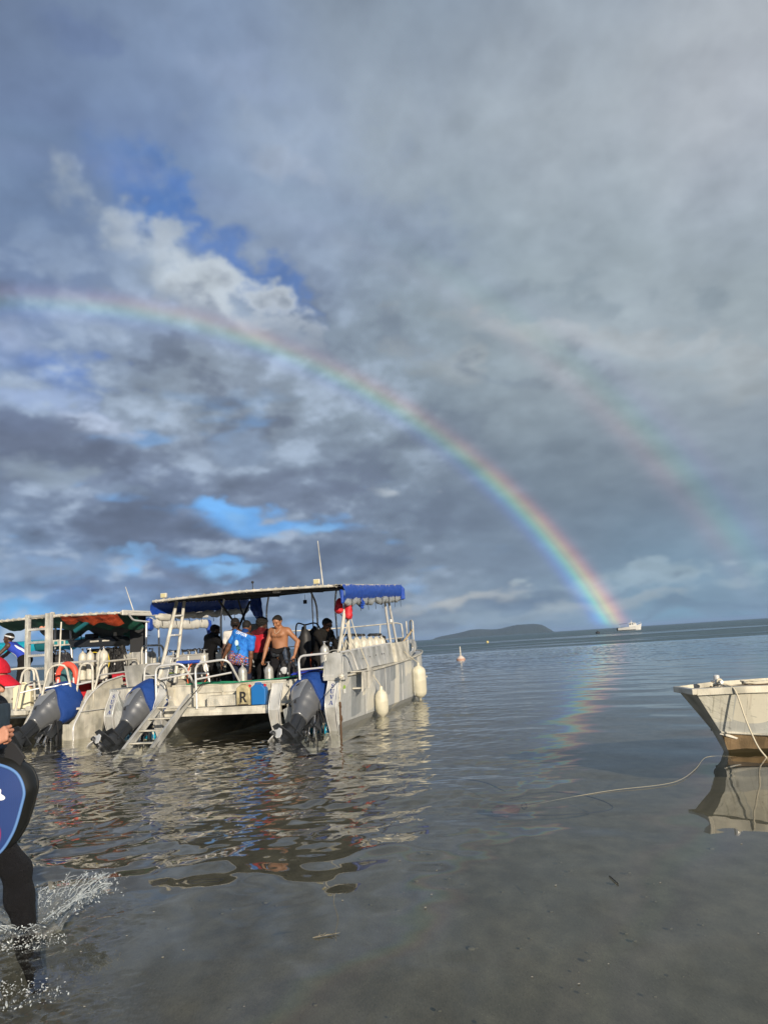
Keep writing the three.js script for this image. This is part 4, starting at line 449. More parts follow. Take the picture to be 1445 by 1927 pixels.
/* p: pos, turn, label; hip height, lean (forward), side (towards own left), twist, hipTurn; head [pitch, yaw, roll]; hands [right, left] as targets in the person's frame; feet [right, left]; wear: list of garments */
function person(p) {
  const s = p.size ?? 1, root = thing('person', p.label, 'person', p.pos, p.turn ?? 0), Rx = (a) => new THREE.Matrix4().makeRotationX(a), Ry = (a) => new THREE.Matrix4().makeRotationY(a), Rz = (a) => new THREE.Matrix4().makeRotationZ(a);
  const Rp = Ry(p.hipTurn ?? 0).multiply(Rx((p.lean ?? 0) * 0.45)).multiply(Rz(-(p.side ?? 0) * 0.4)), Rw = Ry((p.twist ?? 0) * 0.5).multiply(Rx((p.lean ?? 0) * 0.8)).multiply(Rz(-(p.side ?? 0) * 0.7)), Rc = Ry(p.twist ?? 0).multiply(Rx(p.lean ?? 0)).multiply(Rz(-(p.side ?? 0)));
  const T = (R, o, x, y, z) => V(x * s, y * s, z * s).applyMatrix4(R).add(o), pel = V(0, (p.hip ?? 0.92) * s, 0).add(v3(p.shift ?? [0, 0, 0])), waist = T(Rp, pel, 0, 0.17, 0), chest = T(Rw, waist, 0, 0.18, 0), nb = T(Rc, chest, 0, 0.185, -0.015);
  const fb = (R, k) => { const n = V(0, 0, 1).applyMatrix4(R); return [n.x, n.y, n.z, k]; }, w = p.build ?? 1, prims = [], add = (a, b, ra, rb, k, fl, t) => prims.push(cap(arr(a), arr(b), ra * s, rb * s, k * s, fl, t));
  add(T(Rp, pel, -0.075, 0, -0.005), T(Rp, pel, 0.075, 0, -0.005), 0.115 * w, 0.115 * w, 0.05, fb(Rp, 1.12), 'pelvis'); add(T(Rp, pel, -0.07, -0.04, -0.05), T(Rp, pel, 0.07, -0.04, -0.05), 0.085 * w, 0.085 * w, 0.05, null, 'pelvis');
  add(pel, waist, 0.135 * w, 0.135 * w, 0.06, fb(Rw, 1.25), 'torso'); for (const q of [-1, 1]) add(T(Rw, waist, q * 0.045, 0, 0), T(Rc, chest, q * 0.07, 0.06, 0.005), 0.115 * w, 0.12 * w, 0.05, fb(Rc, 1.22), 'torso');
  add(T(Rc, chest, -0.15 * w, 0.125, -0.012), T(Rc, chest, 0.15 * w, 0.125, -0.012), 0.07, 0.07, 0.06, null, 'torso'); add(T(Rc, chest, 0, 0.12, -0.015), nb, 0.085, 0.06, 0.06, null, 'neck');
  if (p.bare) { for (const q of [-1, 1]) add(T(Rc, chest, q * 0.085, 0.055, 0.085), T(Rc, chest, q * 0.035, 0.045, 0.095), 0.055, 0.045, 0.025, null, 'torso'); add(T(Rw, waist, 0, -0.04, 0.06), T(Rw, waist, 0, 0.05, 0.05), 0.075 * w, 0.07 * w, 0.06, null, 'torso'); }
  const hp = p.head ?? [0, 0, 0], Rh = Ry((p.twist ?? 0) + hp[1]).multiply(Rx((p.lean ?? 0) * 0.35 + hp[0])).multiply(Rz(hp[2] ?? 0)), hc = T(Rh, nb, 0, 0.135, 0.03);
  add(nb, T(Rh, hc, 0, -0.09, -0.02), 0.058, 0.054, 0.03, null, 'neck');
  const hands = [];
  [-1, 1].forEach((q, i) => { const S = T(Rc, chest, q * 0.19 * (0.5 + w / 2), 0.115, -0.01), tgt = p.hands?.[i] ? v3(p.hands[i]) : T(Rp, pel, q * 0.3, -0.1, 0.06), pole = p.elbows?.[i] ? v3(p.elbows[i]) : V(q * 0.6, -0.3, -0.8).applyMatrix4(Ry(p.twist ?? 0)), [E, Wr] = bend2(S, tgt, 0.3 * s, 0.27 * s, pole);
    add(S, S, 0.066 * (0.4 + 0.6 * w), 0.066, 0.04, null, 'upperarm'); add(S, E, 0.053 * w, 0.041 * w, 0.03, null, 'upperarm'); add(E, E.clone().lerp(Wr, 0.35), 0.041 * w, 0.043 * w, 0.02, null, 'forearm'); add(E.clone().lerp(Wr, 0.3), Wr, 0.043 * w, 0.029, 0.02, null, 'forearm');
    const dir = p.handDir?.[i] ? v3(p.handDir[i]).normalize() : Wr.clone().sub(E).normalize(), th = p.thumb?.[i] ? v3(p.thumb[i]) : V(0, 0.2, 1), Yh = dir.clone().negate(), Zh = th.sub(Yh.clone().multiplyScalar(th.dot(Yh))).normalize(), Xh = Yh.clone().cross(Zh), m = new THREE.Matrix4().makeBasis(Xh, Yh, Zh).setPosition(Wr.clone().addScaledVector(dir, 0.03 * s));
    const g = handOf(p.curl?.[i] ?? 0.35).clone(); if (q > 0) { g.scale(-1, 1, 1); g.index.array.reverse(); g.computeVertexNormals(); } hands.push(g.applyMatrix4(m.multiply(new THREE.Matrix4().makeScale(s, s, s)))); });
  const feet = p.feet ?? [[-0.12, 0.08, 0], [0.12, 0.08, 0]];
  [-1, 1].forEach((q, i) => { const H = T(Rp, pel, q * 0.095, -0.03, 0), [K, A] = bend2(H, v3(feet[i]).multiplyScalar(s), 0.43 * s, 0.42 * s, p.knees?.[i] ? v3(p.knees[i]) : V(q * 0.15, 0, 1)); add(H, K, 0.092 * w, 0.06, 0.04, null, 'thigh'); add(K, K.clone().lerp(A, 0.35).add(V(0, 0, -0.015 * s)), 0.058, 0.06, 0.03, null, 'shin'); add(K.clone().lerp(A, 0.3), A, 0.058, 0.038, 0.03, null, 'shin'); const f = V(q * 0.06, -0.05, 0.2).multiplyScalar(s); if (p.footDir?.[i]) f.copy(v3(p.footDir[i])).multiplyScalar(s); add(A.clone().addScaledVector(f, -0.2), A.clone().addScaledVector(f, 0.9), 0.042, 0.03, 0.03, null, 'foot'); });
  headGeo ??= skinOf(HEAD, 0.0055); hairGeo ??= skinOf(SKULL, 0.006, { grow: 0.012, clips: [[0, -1, 0.95, -0.004]], bump: (x, y, z) => 0.003 * noise3(x * 120, y * 120, z * 120) });
  const hs = s * (p.headSize ?? 1.1), HM = new THREE.Matrix4().makeBasis(V(1, 0, 0).applyMatrix4(Rh), V(0, 1, 0).applyMatrix4(Rh), V(0, 0, 1).applyMatrix4(Rh)).setPosition(hc).multiply(new THREE.Matrix4().makeScale(hs, hs, hs)), onHead = (g) => g.clone().applyMatrix4(HM);
  const body = part('body', [skinOf(prims, p.cell ?? 0.014), onHead(headGeo), ...hands], skinFor(p.skin ?? 'brown'), root);
  if (p.hair !== 'none') part('hair', [onHead(p.hair === 'curly' ? (curlGeo ??= skinOf([cap([0, 0.045, -0.035], [0, 0.05, 0.01], 0.085, 0.082, 0.03)], 0.006, { grow: 0.02, clips: [[0, -1, 0.8, 0.0]], bump: (x, y, z) => 0.014 * noise3(x * 45, y * 45, z * 45) })) : hairGeo)], std(p.hairColor ?? [0.005, 0.0045, 0.004], 0.8), root);
  const eye = (q) => onHead(ball(0.0125, q * 0.033, 0.007, 0.0765, 1, 0.8, 0.8, 10)); if (!p.shades) [-1, 1].forEach((q) => { part('eye', [eye(q)], std([0.05, 0.035, 0.03], 0.2), root); }); part('mouth', [onHead(ball(0.018, 0, -0.0655, 0.087, 1, 0.16, 0.4, 10))], std([SKINS[p.skin ?? 'brown'][0] * 0.5, SKINS[p.skin ?? 'brown'][1] * 0.35, SKINS[p.skin ?? 'brown'][2] * 0.4], 0.6), root);
  if (p.shades) { const gl = part('sunglasses', [onHead(ball(0.026, -0.033, 0.008, 0.086, 1, 0.75, 0.5, 12)), onHead(ball(0.026, 0.033, 0.008, 0.086, 1, 0.75, 0.5, 12)), ...[-1, 1].map((q) => onHead(rod([q * 0.058, 0.012, 0.082], [q * 0.082, 0.014, -0.01], 0.004))), onHead(rod([-0.01, 0.015, 0.095], [0.01, 0.015, 0.095], 0.004))], std([0.012, 0.01, 0.01], 0.08), root); }
  if (p.cap) { const c = part('cap', [onHead(skinOf(SKULL, 0.006, { grow: 0.016, clips: [[0, -1, 0.12, -0.05]], bump: (x, y, z) => 0.0015 * noise3(x * 40, y * 40, z * 40) }))], p.cap, root), br = [], n = 14; for (let i = 0; i <= n; i++) { const t = (i / n - 0.5) * 2, r = []; for (let j = 0; j <= 6; j++) { const v = j / 6; r.push([t * mix(0.078, 0.064, v), 0.056 - 0.02 * t * t - 0.024 * v, mix(0.052 + 0.045 * (1 - t * t), 0.1 + 0.085 * sqrt(1 - 0.8 * t * t), v)]); } br.push(r); } part('brim', [onHead(loft(br, false, false)), onHead(loft(br.map((r) => r.map((q) => [q[0], q[1] - 0.004, q[2]])), false, false))], p.capBrim ?? p.cap, c); part('button', [onHead(ball(0.008, 0, 0.132, -0.01))], p.cap, c); }
  if (p.band) part('headband', [onHead(skinOf(SKULL, 0.006, { grow: 0.015, clips: [[0, 1, -0.25, 0.07], [0, -1, 0.25, -0.035]] }))], p.band, root);
  for (const g of p.wear ?? []) {
    const use = prims.filter((q) => g.on[q.t] !== undefined).map((q) => { const f = g.on[q.t]; if (f === 1) return q; const b = [0, 1, 2].map((k) => mix(q.a[k], q.b[k], f)); return { ...q, b, rb: mix(q.ra, q.rb, f) }; });
    const clips = []; if (g.hem !== undefined) { const n = V(0, -1, 0).applyMatrix4(Rp), o = T(Rp, pel, 0, g.hem, 0); clips.push([n.x, n.y, n.z, n.dot(o)]); } if (g.top !== undefined) { const n = V(0, 1, 0).applyMatrix4(Rp), o = T(Rp, pel, 0, g.top, 0); clips.push([n.x, n.y, n.z, n.dot(o)]); } if (g.neck !== undefined) { const n = V(0, 1, -0.15).applyMatrix4(Rc).normalize(), o = T(Rc, chest, 0, g.neck, 0); clips.push([n.x, n.y, n.z, n.dot(o)]); }
    const geo = skinOf(use, p.cell ?? 0.014, { grow: (g.grow ?? 0.013) * s, clips, bump: g.smooth ? null : (x, y, z) => 0.004 * noise3(x * 9, y * 7, z * 9) + 0.0025 * noise3(x * 24, y * 16, z * 24) });
    if (g.map) { const q = geo.attributes.position, uv = new Float32Array(q.count * 2), inv = new THREE.Matrix4().makeBasis(V(1, 0, 0).applyMatrix4(Rc), V(0, 1, 0).applyMatrix4(Rc), V(0, 0, 1).applyMatrix4(Rc)).setPosition(chest).invert(), c = V(); for (let i = 0; i < q.count; i++) { c.fromBufferAttribute(q, i).applyMatrix4(inv); uv[2 * i] = 0.5 - c.x / 0.7; uv[2 * i + 1] = (c.y + 0.6) / 0.85; } geo.setAttribute('uv', new THREE.BufferAttribute(uv, 2)); const m = new THREE.Mesh(geo, g.mat); m.name = g.name; m.castShadow = m.receiveShadow = true; root.add(m); if (g.label) m.userData.label = g.label; } else part(g.name, [geo], g.mat, root, g.label);
  }
  root.userData.rig = undefined; return { root, body, chest, Rc, pel, Rp, hc, Rh, T, onHead };
}
const W_WET = phys([0.011, 0.011, 0.013], 0.55, 0, { specularIntensity: 0.45,  bumpMap: sized(T_GRIT, 0.16), bumpScale: 0.01 });
const pants = (mat, f = 1, name = 'trousers', hem) => ({ name, mat, on: { pelvis: 1, thigh: 1, shin: f }, grow: 0.012, top: 0.13 });

{ // the crew on the catamaran in front; person's own frame: +z ahead, +x to the left hand
  const face = (deg) => TURN1 + deg * RAD; // 0 faces the stern and the camera
  // bare-chested man setting down a tank
  const A = person({ pos: on1(-1.62, 0.48, -1.15), turn: face(-6), label: 'bare chested man in a half rolled down black wetsuit reaching for a tank', skin: 'tan', size: 0.99, build: 1.05, bare: true, hip: 0.93, lean: 0.12, side: 0.05, head: [0.32, -0.05, 0], hands: [[-0.26, 0.84, 0.24], [0.37, 0.9, 0.08]], elbows: [[-1, 0, -0.3], [1, 0, -0.4]], curl: [0.75, 0.4], feet: [[-0.15, 0.08, 0], [0.2, 0.08, 0.02]], cell: 0.011, wear: [{ name: 'wetsuit', mat: W_WET, on: { pelvis: 1, thigh: 1, shin: 1 }, grow: 0.014, top: 0.12 }] });
  const belt = []; for (let i = 0; i < 22; i++) { const a = i / 22 * 2 * PI; belt.push(arr(A.T(A.Rp, A.pel, 0.178 * cos(a), 0.1 + 0.012 * sin(a * 3), 0.005 + 0.155 * sin(a)))); } belt.push(belt[0]); part('rolled_top', [new THREE.TubeGeometry(new THREE.CatmullRomCurve3(belt.map(v3)), 60, 0.033, 10)], W_WET, A.root);
  const sl = (pts, name, m) => { const pr = []; for (let i = 0; i < pts.length - 1; i++) pr.push(cap(arr(A.T(A.Rp, A.pel, ...pts[i])), arr(A.T(A.Rp, A.pel, ...pts[i + 1])), 0.05 - 0.006 * i, 0.046 - 0.006 * i, 0.02, [0.3, 0, 0.95, 1.7])); part(name, [skinOf(pr, 0.012, { bump: (x, y, z) => 0.008 * noise3(x * 18, y * 14, z * 18) })], m, A.root); };
  sl([[0.14, 0.1, 0.1], [0.17, 0.02, 0.12], [0.19, -0.12, 0.11], [0.2, -0.24, 0.08]], 'hanging_sleeve', std([0.03, 0.045, 0.075], 0.6)); sl([[-0.13, 0.09, 0.1], [-0.06, 0.0, 0.16], [0.03, 0.0, 0.17]], 'hanging_sleeve', std([0.02, 0.024, 0.03], 0.6)); sl([[-0.06, 0.09, 0.16], [0.04, 0.05, 0.175], [0.12, 0.09, 0.14]], 'hanging_sleeve', W_WET);
  for (const q of [-1, 1]) { const o = A.T(A.Rc, A.chest, q * 0.09, 0.035, 0.128); part('nipple', [ball(0.014, o.x, o.y, o.z, 1, 1, 0.45, 10)], std([0.1, 0.035, 0.022], 0.6), A.root); }
  part('necklace', [new THREE.TubeGeometry(new THREE.CatmullRomCurve3(Array.from({ length: 13 }, (_, i) => { const t = (i / 12 - 0.5) * 2; return A.T(A.Rc, A.chest, t * 0.075, 0.175 - 0.09 * (1 - t * t), 0.05 + 0.09 * (1 - t * t * 0.8)); })), 30, 0.003, 5)], M.rope, A.root);
  // man in the printed blue shirt, back turned, stooping to his right
  const shirt = canvasTex(1024, 1024, (c, w, h) => {
    const r = random(14); c.fillStyle = '#2072cc'; c.fillRect(0, 0, w, h);
    for (let i = 0; i < 900; i++) { c.fillStyle = ['rgba(40,130,215,.25)', 'rgba(14,70,160,.22)', 'rgba(60,150,230,.18)'][i % 3]; c.beginPath(); c.ellipse(r() * w, r() * h, 10 + r() * 60, 6 + r() * 26, r() * 3, 0, 7); c.fill(); }
    for (let i = 0; i < 1500; i++) { const y = 600 + r() ** 0.8 * 390; c.fillStyle = ['#7d2a22', '#c2604a', '#4a3a2c', '#8b7a4a', '#5a2230', '#d9a58a', '#2e4a50', '#b84a3a'][floor(r() * 8)]; c.beginPath(); c.ellipse(r() * w, y, 3 + r() * 18, 3 + r() * 14, r() * 3, 0, 7); c.fill(); }
    c.save(); c.translate(545, 440); c.rotate(0.55); c.scale(1.5, 1.5); c.fillStyle = '#b9dcea'; c.beginPath(); c.ellipse(-55, -8, 62, 38, 0, 0, 7); c.fill(); c.fillStyle = '#123f5c'; c.beginPath(); c.ellipse(50, 6, 58, 34, 0, 0, 7); c.fill(); c.fillStyle = '#3f8aa0'; for (let i = 0; i < 14; i++) { c.beginPath(); c.ellipse(10 + r() * 80, -22 + r() * 50, 9, 7, 0, 0, 7); c.fill(); } c.fillStyle = '#d5e9ee'; c.beginPath(); c.ellipse(-60, -14, 40, 20, 0.2, 0, 7); c.fill(); c.fillStyle = '#123f5c'; c.beginPath(); c.ellipse(108, 34, 46, 12, 0.7, 0, 7); c.fill(); c.restore();
    c.fillStyle = '#f2f6fa'; c.font = 'bold 112px sans-serif'; c.textAlign = 'center'; c.translate(512, 178); c.scale(0.86, 1); c.fillText('CAPTAIN', 0, 0);
  });
  const shirtMat = std([1, 1, 1], 0.8, 0, { map: shirt });
  person({ pos: on1(-2.5, 0.48, -1.05), turn: face(172), label: 'man in a bright blue printed CAPTAIN shirt and navy shorts stooping with his back turned', skin: 'brown', size: 0.98, build: 1.08, hip: 0.92, lean: 0.2, side: -0.36, head: [0.4, 0.1, 0], hands: [[-0.24, 0.72, 0.05], [0.46, 0.78, -0.02]], elbows: [[-0.6, 0, -0.6], [0.6, 0, -0.5]], curl: [0.5, 0.6], shift: [0.0, 0, 0], cell: 0.011, wear: [{ name: 'shirt', mat: shirtMat, map: true, on: { torso: 1, pelvis: 1, thigh: 0.3, upperarm: 0.66 }, grow: 0.028, hem: -0.15, neck: 0.185 }, { name: 'collar', mat: cloth([0.01, 0.05, 0.2]), on: { neck: 0.45 }, grow: 0.016 }, { name: 'shorts', mat: cloth([0.018, 0.024, 0.05]), on: { pelvis: 1, thigh: 0.92 }, grow: 0.022, top: 0.06 }] });
  person({ pos: on1(-2.9, 0.5, -1.75), turn: face(10), label: 'man in a white t-shirt, dark cap and sunglasses half hidden behind the blue shirt', skin: 'dark', size: 1.0, hip: 0.92, lean: 0.1, head: [0.2, 0.25, 0], shades: true, cap: cloth([0.02, 0.018, 0.018]), hands: [[-0.28, 0.82, 0.12], [0.26, 0.8, 0.15]], wear: [{ name: 't_shirt', mat: cloth([0.75, 0.73, 0.7]), on: { torso: 1, pelvis: 1, upperarm: 0.55 }, grow: 0.018, hem: -0.02, neck: 0.19 }, pants(cloth([0.015, 0.015, 0.017]))] });
  person({ pos: on1(-2.32, 0.5, -1.75), turn: face(165), label: 'curly haired man in a red rash vest and black wetsuit, back turned', skin: 'dark', size: 0.97, hip: 0.93, lean: 0.1, side: 0.05, head: [0.15, -0.15, 0], hair: 'curly', hands: [[-0.24, 0.8, 0.12], [0.26, 0.78, 0.1]], wear: [{ name: 'rash_vest', mat: std([0.5, 0.012, 0.03], 0.6), on: { torso: 1, pelvis: 1 }, grow: 0.012, hem: 0.05, neck: 0.11 }, { name: 'yoke', mat: std([0.09, 0.006, 0.01], 0.6), on: { torso: 1, neck: 0.5, upperarm: 0.35 }, grow: 0.014, hem: 0.44 }, pants(W_WET)] });
  person({ pos: on1(-0.98, 0.48, -1.75), turn: face(62), label: 'man in a black wetsuit top and sunglasses bending over the tanks by the rail', skin: 'brown', size: 0.98, hip: 0.86, lean: 0.42, twist: 0.05, head: [0.28, 0.05, 0], shades: true, hands: [[-0.12, 0.72, 0.5], [0.16, 0.74, 0.52]], curl: [0.8, 0.8], elbows: [[-0.8, -0.4, -0.4], [0.8, -0.4, -0.4]], wear: [{ name: 'wetsuit', mat: cloth([0.013, 0.012, 0.011]), on: { torso: 1, pelvis: 1, upperarm: 1, forearm: 0.9, thigh: 1, shin: 1, neck: 0.4 }, grow: 0.014 }] });
  person({ pos: on1(-4.12, 0.48, -2.75), turn: face(150), label: 'man in black at the shaded helm under the rolled white curtain', skin: 'dark', size: 1.0, hip: 0.9, lean: 0.32, side: -0.1, head: [0.15, -0.2, 0], hands: [[-0.5, 0.95, 0.4], [0.3, 0.9, 0.45]], wear: [{ name: 'jacket', mat: cloth([0.005, 0.005, 0.006]), on: { torso: 1, pelvis: 1, upperarm: 1, forearm: 1, neck: 0.5 }, grow: 0.03, hem: -0.05 }, pants(W_WET)] });  // black jacket deepened further: the roof shade is put into its colour
}

// ---------------------------------------------------------------- second catamaran, to the left
const ORIGIN2 = [-6.36, 0, -15.25], on2 = place(ORIGIN2, TURN1), B2 = 4.8;
{
  const boat = thing('dive_catamaran', 'weathered dive catamaran with torn green and orange roof tarpaulin and tall ladder, on the left', 'boat', ORIGIN2, TURN1);
  const P = (name, geo, mat, label) => part(name, geo, mat, boat, label);
  const shift = (g) => g.translate(0, 0, -0.55);
  P('hull', shift(catHull(false, B2)), M.aluWarm); P('hull', shift(catHull(true, B2)), M.aluWarm);
  for (const x of [0.02, -1.16, -B2 + 1.16, -B2 - 0.02]) { // curved wings beside each motor
    const s = new THREE.Shape(); s.moveTo(0.06, -0.35); s.lineTo(0.06, 0.24); s.bezierCurveTo(-0.12, 0.52, -0.34, 0.9, -0.95, 1.06); s.lineTo(-1.55, 1.14); s.lineTo(-1.58, 0.9); s.lineTo(-1.58, -0.35); s.closePath();
    const g = new THREE.ExtrudeGeometry(s, { depth: 0.03, bevelEnabled: true, bevelSize: 0.004, bevelThickness: 0.004, bevelSegments: 1, curveSegments: 14 }); g.applyMatrix4(axes([x - 0.015, 0, 0], [0, 0, 1], [0, 1, 0]));
    const w = P('stern_wing', [g], M.aluWarm); part('edge_bead', [hose([[x, 0.0, 0.07], [x, 0.25, 0.065], [x, 0.5, -0.13], [x, 0.78, -0.38], [x, 0.99, -0.75], [x, 1.07, -1.0], [x, 1.15, -1.56]], 0.018, 40), rod([x + 0.02, 0.52, -0.1], [x + 0.02, 0.5, -1.5], 0.008, 0.008, 5)], M.tube, w);
  }
  P('transom_foot', [box(0.28, 0.32, 0.05, -0.13, 0.14, 0.0, 0.01)], M.aluWarm); P('transom', [box(1.1, 0.7, 0.05, -0.6, 0.35, -0.62)], M.aluWarm); P('side_cap', [box(0.12, 0.03, 3.2, -0.04, 1.13, -3.1, 0.008)], M.aluWarm);
  parts('side_plank', [0.98, 0.9, 0.82].map((y) => box(0.02, 0.06, 1.5, -0.25, y, -1.9, 0.004)), M.aluWarm, boat);
  P('stern_beam', [box(2.5, 0.09, 0.1, -2.4, 0.56, -0.02, 0.012)], M.aluWarm); P('deck', [box(B2 - 0.4, 0.04, 7.4, -B2 / 2, 0.565, -4.1, 0.004)], M.aluWarm); P('wet_deck', [box(B2 - 2.1, 0.03, 7.4, -B2 / 2, 0.44, -4.1, 0.004)], M.aluWarm); P('bow_bulkhead', [box(B2 - 2.1, 0.7, 0.04, -B2 / 2, 0.1, -7.6, 0.004)], M.aluWarm);
  { const st = []; for (let i = 0; i < 30; i++) for (let j = 0; j < 9; j++) st.push(box(0.05, 0.006, 0.012, -3.4 + i * 0.085, 0.588, -0.12 - j * 0.08, 0.002, 0, (i + j) % 2 ? 0.7 : -0.7)); stuff(P('tread_stud', st, M.alu)); }
  parts('deck_hinge', [box(0.18, 0.03, 0.1, -1.25, 0.6, -0.25, 0.008, 0, 0.4), box(0.26, 0.05, 0.07, -1.15, 0.62, -0.45, 0.01, 0, 0.7, 0.15), rod([-1.4, 0.62, -0.3], [-1.28, 0.62, -0.3], 0.05, 0.05, 14), rod([-1.0, 0.6, -0.55], [-0.92, 0.82, -0.6], 0.03)], M.white, boat);
  outboard(boat, [-0.6, 0.3, -0.1], 60, 16, 0, 1.08);
  // rails
  const rail = (a, mid) => { const r = P('stern_rail', [pipe(a, 0.024, 0.16)], M.white); if (mid) part('mid_rail', [rod(mid[0], mid[1], 0.018)], M.tube, r); };
  rail([[-0.86, 0.6, 0.0], [-0.7, 1.46, -0.1], [-0.42, 1.48, -0.25], [-0.4, 0.6, -0.5]], [[-0.8, 1.02, -0.05], [-0.4, 1.08, -0.35]]); rail([[-0.38, 0.7, -0.5], [-0.3, 1.46, -0.55], [-0.05, 1.47, -0.6], [-0.0, 0.9, -0.55]], [[-0.35, 1.04, -0.5], [0.0, 1.1, -0.6]]);
  rail([[0.0, 0.9, -0.6], [0.02, 1.47, -0.8], [-0.02, 1.5, -2.2], [-0.02, 1.12, -2.25]], [[0.0, 1.2, -0.7], [-0.02, 1.24, -2.2]]); rail([[-1.42, 0.6, 0.0], [-1.28, 1.42, -0.04], [-1.08, 1.45, -0.15], [-1.04, 0.6, -0.4]], [[-1.38, 0.95, -0.02], [-1.06, 1.02, -0.25]]); rail([[-2.55, 0.6, -0.7], [-2.5, 1.42, -0.7], [-1.75, 1.46, -0.9], [-1.7, 0.6, -0.9]], [[-2.53, 1.05, -0.7], [-1.72, 1.08, -0.9]]);
  rail([[-0.06, 1.1, -2.4], [-0.06, 1.78, -2.4], [-0.06, 1.78, -3.3], [-0.06, 1.1, -3.4]]); rail([[-0.2, 0.62, -1.3], [-0.16, 1.5, -1.2]]); rail([[-0.32, 0.62, -1.3], [-0.2, 1.48, -1.2]]);
  P('top_bar', [box(1.25, 0.05, 0.16, -1.15, 1.5, -1.35, 0.01)], M.alu);
  // tall ladder to the roof
  { const l = new THREE.Group(); l.name = 'roof_ladder'; boat.add(l); for (const [x, w] of [[-1.98, 0.075], [-1.43, 0.13]]) part('stile', [box(w, 1.95, 0.05, x, 1.63, -1.0, 0.008), box(0.014, 1.95, 0.09, x - w / 2, 1.63, -0.97, 0.004), box(0.014, 1.95, 0.09, x + w / 2, 1.63, -0.97, 0.004)], M.alu, l); for (let i = 0; i < 7; i++) { const r = part('rung', [box(0.46, 0.045, 0.11, -1.72, 0.84 + i * 0.285, -1.0, 0.006)], M.alu, l); const t = []; for (let k = 0; k < 9; k++) t.push(box(0.02, 0.012, 0.02, -1.92 + k * 0.05, 0.868 + i * 0.285, -0.95, 0.003)); stuff(part('grip', t, M.alu, r)); } }
  parts('ladder_stay', [rod([-1.82, 0.6, -1.4], [-1.82, 2.5, -1.5], 0.016), rod([-1.66, 0.6, -1.4], [-1.66, 1.5, -1.4], 0.014), rod([-1.3, 0.6, -1.1], [-1.3, 2.4, -1.2], 0.018)], M.white, boat);
  // roof with torn tarpaulin
  const RY = (x, z) => 2.52 + (-1.6 - z) * 0.03 + 0.06 * (1 - ((x + 2.2) / 2.2) ** 2), X0 = -3.6, X1 = -0.06, Z0 = -1.7, Z1 = -5.6;
  const cloth2 = (x0, x1, z0, z1, dy, sag, f) => { const rows = [], n = 26; for (let i = 0; i <= n; i++) { const r = []; for (let j = 0; j <= n; j++) { const u = j / n, v = i / n, x = mix(x0, x1, u), z = mix(z0, z1, v); r.push([x, RY(x, z) + dy - sag * sin(u * PI) * (0.4 + 0.6 * sin(v * PI)) - 0.02 * noise2(u * f, v * f + x0), z]); } rows.push(r); } return loft(rows, false, false); };
  const roof = P('roof', [cloth2(X0, X1, Z0, Z1, 0.0, 0, 3)], M.canvasDark); part('roof_frame', [pipe([[X0, RY(X0, Z0), Z0], [-2, RY(-2, Z0), Z0], [X1, RY(X1, Z0), Z0], [X1, RY(X1, Z1), Z1], [X0, RY(X0, Z1), Z1], [X0, RY(X0, Z0), Z0]], 0.028, 0.06)], M.white, roof);
  { const lc = []; for (let i = 0; i < 22; i++) { const x = mix(X0 + 0.1, X1 - 0.05, i / 21); lc.push(new THREE.TorusGeometry(0.034, 0.006, 5, 10).rotateY(PI / 2 - 0.5).translate(x, RY(x, Z0), Z0)); } stuff(part('lacing', lc, M.rope, roof)); }
  const drape = (x0, x1, z, h0, h1, out, mat, label) => { const rows = [], n = 30; for (let i = 0; i <= n; i++) { const u = i / n, x = mix(x0, x1, u), r = []; for (let j = 0; j <= 8; j++) { const v = j / 8, h = mix(h0, h1, u) + 0.04 * sin(u * 17) + 0.03 * noise2(u * 6, 1); r.push([x, RY(x, z) - 0.02 - h * v, z + out * v + 0.03 * noise2(u * 8, v * 2)]); } rows.push(r); } return P('tarpaulin', [loft(rows, false, false)], mat, label); };
  drape(X0, -1.4, Z0 - 0.05, 0.16, 0.34, -0.5, M.green, 'dark green tarpaulin'); drape(-1.75, -0.2, Z0 + 0.02, 0.14, 0.26, -0.25, M.orangeTarp, 'torn orange tarpaulin'); drape(-1.9, -0.1, Z0 - 0.5, 0.3, 0.36, -0.4, M.green, 'dark green tarpaulin');
  { const rows = [], n = 60; for (let i = 0; i <= n; i++) { const u = i / n, x = mix(-3.5, -0.7, u), sag = 0.07 + 0.2 * abs(sin(u * PI * 2)) ** 0.8, R = 0.05 + 0.06 * abs(sin(u * 2 * PI)), y = 2.44 - sag; rows.push(Array.from({ length: 12 }, (_, j) => [x, y + R * 1.5 * sin(j / 6 * PI), -3.2 + R * cos(j / 6 * PI) + 0.01 * noise2(u * 20, j)])); } P('rolled_curtain', [loft(rows)], std([0.12, 0.13, 0.12], 0.5, 0, { bumpMap: sized(T_GRIT, 0.4), bumpScale: 0.02 }), 'grey and green curtain rolled up in two sags'); }
  P('curtain_strap', [hose([[-2.2, 2.42, -3.1], [-2.2, 2.2, -3.06], [-2.19, 2.02, -3.06]], 0.016)], M.green);
  P('tarpaulin_roll', [rod([-1.55, 2.22, -2.0], [-1.05, 2.44, -1.9], 0.055, 0.05, 12)], std([0.01, 0.13, 0.16], 0.6));
  P('hanging_panel', [lumpy(box(0.42, 0.85, 0.05, -0.62, 2.08, -3.1, 0.01), 0.015, 8)], M.canvasDark); P('curtain_flap', [(() => { const rows = []; for (let i = 0; i <= 10; i++) { const u = i / 10, r = []; for (let j = 0; j <= 8; j++) { const v = j / 8; r.push([mix(-1.5, -0.7, u), 2.42 - v * mix(0.12, 0.5, u) + 0.02 * noise2(u * 5, v * 3), -3.15 + 0.04 * noise2(u * 4, v * 4)]); } rows.push(r); } return loft(rows, false, false); })()], M.green);
